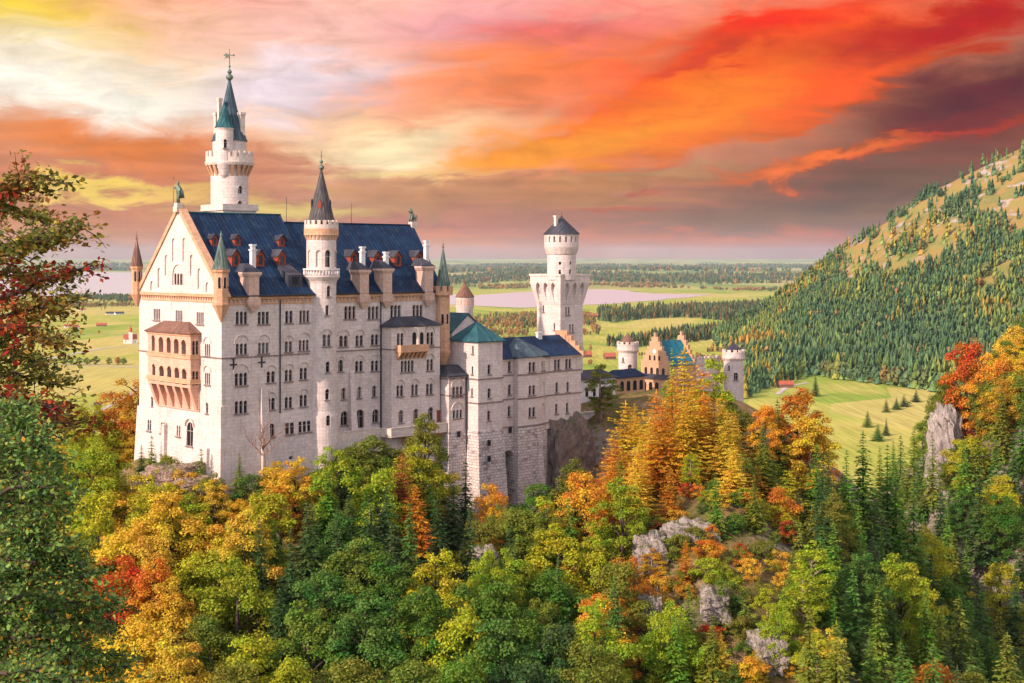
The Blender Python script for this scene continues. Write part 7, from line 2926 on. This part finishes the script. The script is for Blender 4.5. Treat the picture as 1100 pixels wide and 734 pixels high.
ch = house(140, 369, 22, 13, 8, 8, rad(20), M['white'], M['redroof'], 'village_church', 'small white baroque church with red roof and bulbous tower on the plain', 'church')
b = MB()
b.box(-3, 3, -9.2, -3.5, -0.5, 21)
b.build('bell_tower', M['white'], ch, (0, 0, 0))
b = MB()
b.lathe(0, -6.3, [(4.0, 21), (3.0, 23.0), (2.2, 24.5), (2.8, 26.3), (1.2, 28.5), (0.5, 31), (0.1, 34)], 10)
b.build('onion_dome', M['redroof'], ch, (0, 0, 0))
for i, (px, py, L, lb) in enumerate(((39, 352.5, 30, 'leftmost long red roofed barn on the plain behind the foreground branches'), (75, 352, 34, 'long pinkish barn in the middle of the green plain'),
                                     (81, 353, 22, 'shorter barn close beside the long pinkish barn on the plain'), (109, 350.5, 34, 'red roofed barn nearest the castle gable on the far plain'),
                                     (118, 338, 34, 'larger farmhouse by the lake hedge left of the gable'), (128, 338, 40, 'longest farmhouse by the lake hedge close to the gable'),
                                     (70, 333, 34, 'far farmhouse with red roof just under the lake'), (88, 334, 34, 'far barn with red roof right of the farmhouse under the lake'))):
    house(px, py, L * 0.62, 9, 3.6, 3.8, rad(8 + 17 * (i % 3)), M['white'] if i % 3 else M['barnwood'], M['redroof'] if i not in (4, 5) else M['slate_roof'], 'farm_building', lb, 'barn', 'farm buildings on the plain')
for px, py, L, lb, k in ((89, 447, 9, 'small hay barn with pinkish roof by the diagonal track', 0), (105, 436.5, 8, 'low wooden hay barn above the pinkish one on the green field', 1), (117, 427, 9, 'dark hay barn highest of the three on the green field', 2)):
    house(px, py, L * 0.85, 5, 2.2, 1.9, rad(15), M['barnwood'], M['redroof'] if k == 0 else M['slate_roof'], 'hay_barn', lb, 'barn', 'hay barns on the green field')
house(844, 416.5, 17, 8, 4.2, 3.6, rad(5), M['barnwood'], M['redroof'], 'red_barn', 'red roofed barn at the forest edge of the bright meadow', 'barn')
for px, py, L, lb in ((628, 384, 20, 'red roofed farmhouse on the meadow right of the square tower'), (655, 386, 16, 'small red roofed shed on the meadow above the gate tower'), (800, 371, 40, 'long low red roofed hall by the foot of the mountain'), (637, 341, 30, 'far red roofed farm beside the square tower shaft')):
    house(px, py, L, 12, 4.5, 5, rad(12), M['barnwood'], M['redroof'], 'farm_building', lb, 'barn', 'farm buildings behind the castle')

# ------------------------------------------------------------------ the tree at the near left, whose boughs hang into view


def near_tree(name, label, cat, base, limbs, leaf, leafm, twigs, per, seed, trunk_pts, trunk_r, spread):
    r = np.random.default_rng(seed)
    root = empty(name, base)
    tag(root, label, cat)
    bx = np.array(base)
    tk = MB()
    tk.tube([tuple(np.array(p) - bx) for p in trunk_pts], trunk_r, 10)
    tk.build('trunk', M['bark'], root, (0, 0, 0))
    lm = MB()
    C, A, B = [], [], []
    for pts, r0, f0 in limbs:
        P = [np.array(p) for p in pts]
        # finer path with a little wander
        Q = []
        for i in range(len(P) - 1):
            m_ = 6
            for k in range(m_):
                Q.append(P[i] + (P[i + 1] - P[i]) * k / m_ + r.normal(size=3) * 0.02)
        Q.append(P[-1])
        Q = np.array(Q)
        rs = np.linspace(r0, 0.008, len(Q))
        lm.tube([tuple(q - bx) for q in Q], list(rs), 6)
        L = len(Q)
        for k in range(twigs):
            s = f0 + (1 - f0) * r.uniform(0, 1) ** 0.8
            i = min(L - 2, int(s * (L - 1)))
            q = Q[i] + (Q[i + 1] - Q[i]) * r.uniform()
            d = unit(Q[i + 1] - Q[i])
            side = unit(np.cross(d, np.array([0, 0, 1.0])) * r.choice([-1, 1]) + r.normal(size=3) * 0.35)
            td = unit(d * r.uniform(0.2, 1.0) + side * r.uniform(0.4, 1.0) + np.array([0, 0, r.uniform(-0.35, 0.45)]))
            ln = spread * r.uniform(0.45, 1.15) * (1.1 - 0.5 * s)
            e = q + td * ln + np.array([0, 0, -0.10 * ln])
            mid_ = (q + e) / 2 + r.normal(size=3) * 0.03
            lm.tube([tuple(q - bx), tuple(mid_ - bx), tuple(e - bx)], [0.006, 0.004, 0.002], 4)
            n = int(per * r.uniform(0.6, 1.3))
            u = r.uniform(0.15, 1.05, (n, 1))
            pts_ = q + (e - q) * u + r.normal(size=(n, 3)) * np.array([0.075, 0.075, 0.045]) * spread * 1.3
            nr = unit(np.array([0, 0, 0.8]) + r.normal(size=(n, 3)) * 0.55)
            ax = unit(np.cross(nr, unit(r.normal(size=(n, 3)))))
            bb = np.cross(nr, ax)
            sz = leaf * r.uniform(0.65, 1.25, (n, 1))
            C.append(pts_ - bx)
            A.append(ax * sz * 0.6)
            B.append(bb * sz * 0.42)
    lm.build('limbs', M['bark'], root, (0, 0, 0))
    me = quads_mesh('foliage', np.concatenate(C), np.concatenate(A), np.concatenate(B))
    o = link_mesh('foliage', me, leafm, root)
    return root


def P3(px, py, Y):
    return ((px - CX) / F * Y, Y, zat(py, Y))


Yn_ = 15.0
limbs = []
T0 = (-7.6, 15.2)
for i, pts in enumerate([
    [P3(-220, 420, 15.2), P3(-90, 260, 15.0), P3(-10, 200, 14.8), P3(45, 188, 14.6)],
    [P3(-220, 430, 15.2), P3(-80, 280, 15.3), P3(-5, 225, 15.5), P3(52, 235, 15.7)],
    [P3(-220, 440, 15.2), P3(-70, 300, 14.8), P3(20, 262, 14.4), P3(92, 246, 14.2)],
    [P3(-220, 460, 15.2), P3(-60, 350, 15.2), P3(30, 308, 15.2), P3(98, 286, 15.2)],
    [P3(-220, 470, 15.2), P3(-60, 372, 14.6), P3(20, 336, 14.4), P3(84, 322, 14.2)],
    [P3(-200, 480, 15.2), P3(-60, 340, 15.5), P3(10, 290, 15.7), P3(66, 300, 15.8)],
    [P3(-200, 480, 15.2), P3(-60, 330, 14.3), P3(-5, 270, 14.0), P3(40, 262, 13.8)],
    [P3(-200, 500, 15.2), P3(-60, 380, 14.2), P3(10, 350, 14.0), P3(68, 372, 13.8)],
    [P3(-200, 500, 15.2), P3(-70, 390, 15.4), P3(-5, 360, 15.6), P3(38, 390, 15.7)],
    [P3(-200, 520, 15.2), P3(-60, 430, 14.8), P3(10, 400, 14.6), P3(62, 412, 14.5)],
    [P3(-200, 530, 15.2), P3(-70, 440, 14.2), P3(0, 425, 13.9), P3(66, 440, 13.7)],
    [P3(-200, 540, 15.2), P3(-60, 470, 15.0), P3(20, 440, 14.9), P3(74, 455, 14.8)],
    [P3(-200, 540, 15.2), P3(-60, 480, 15.0), P3(-10, 390, 14.9), P3(20, 350, 14.8)],
    [P3(-220, 430, 15.2), P3(-80, 250, 15.0), P3(-25, 215, 14.8), P3(15, 205, 14.6)],
]):
    limbs.append((pts, 0.055 if i != 3 else 0.075, 0.40))
gz = h1(T0[0], T0[1])
near_tree('foreground_tree', 'near tree with olive and crimson leaves whose boughs reach across the lake view', 'tree', (T0[0], T0[1], gz), limbs, 0.062, M['nearleaf'], 38, 19, 5,
          [(T0[0], T0[1], gz - 0.6), (T0[0] - 0.1, T0[1], gz + 3), (T0[0] - 0.1, T0[1], zat(430, 15.2)), (T0[0] - 0.3, T0[1], 3.0)], [0.30, 0.24, 0.19, 0.06], 0.62)
limbs = []
r_ = random.Random(9)
T1 = (-6.4, 11.5)
for i in range(54):
    py = 440 + 320 * (i / 53.0) + r_.uniform(-8, 8)
    reach = np.interp(py, [440, 500, 560, 620, 700, 740], [28, 62, 80, 98, 118, 110]) * r_.uniform(0.38, 1.14)
    Y = r_.uniform(10.3, 12.8)
    limbs.append(([P3(-260, py + r_.uniform(10, 90), 11.5), P3(-70, py + r_.uniform(0, 36), (11.5 + Y) / 2), P3(reach * 0.45, py + r_.uniform(-10, 8), Y), P3(reach, py + r_.uniform(2, 24), Y)], 0.026, 0.40))
gz = h1(*T1)
near_tree('foreground_tree', 'dense green near tree with a few orange sprays filling the lower left', 'tree', (T1[0], T1[1], gz), limbs, 0.037, M['lowleaf'], 38, 30, 6,
          [(T1[0], T1[1], gz - 0.6), (T1[0], T1[1], gz + 4), (T1[0] + 0.1, T1[1], zat(470, 11.5))], [0.22, 0.18, 0.07], 0.40)

# ------------------------------------------------------------------ the air
HZ = MB()
zb_ = -151.5
HZ.box(-30000, 30000, -300, 45000, zb_, 330)
m = bpy.data.materials.new('haze')
m.use_nodes = True
t = NT(m.node_tree)
t.n.clear()
out = t.add('ShaderNodeOutputMaterial')
pv_ = t.add('ShaderNodeVolumePrincipled', {'Color': (0.60, 0.76, 0.86), 'Density': 2.0e-5, 'Anisotropy': 0.0})
t.l.new(pv_.outputs[0], out.inputs['Volume'])
hz = HZ.build('haze', m, None, (0, 0, 0))
tag(hz, kind='stuff')
S.cycles.volume_bounces = 0
S.cycles.max_bounces = 6
S.cycles.diffuse_bounces = 3
S.cycles.transparent_max_bounces = 8
for o in list(bpy.data.objects):
    if 'base' in o:
        del o['base']
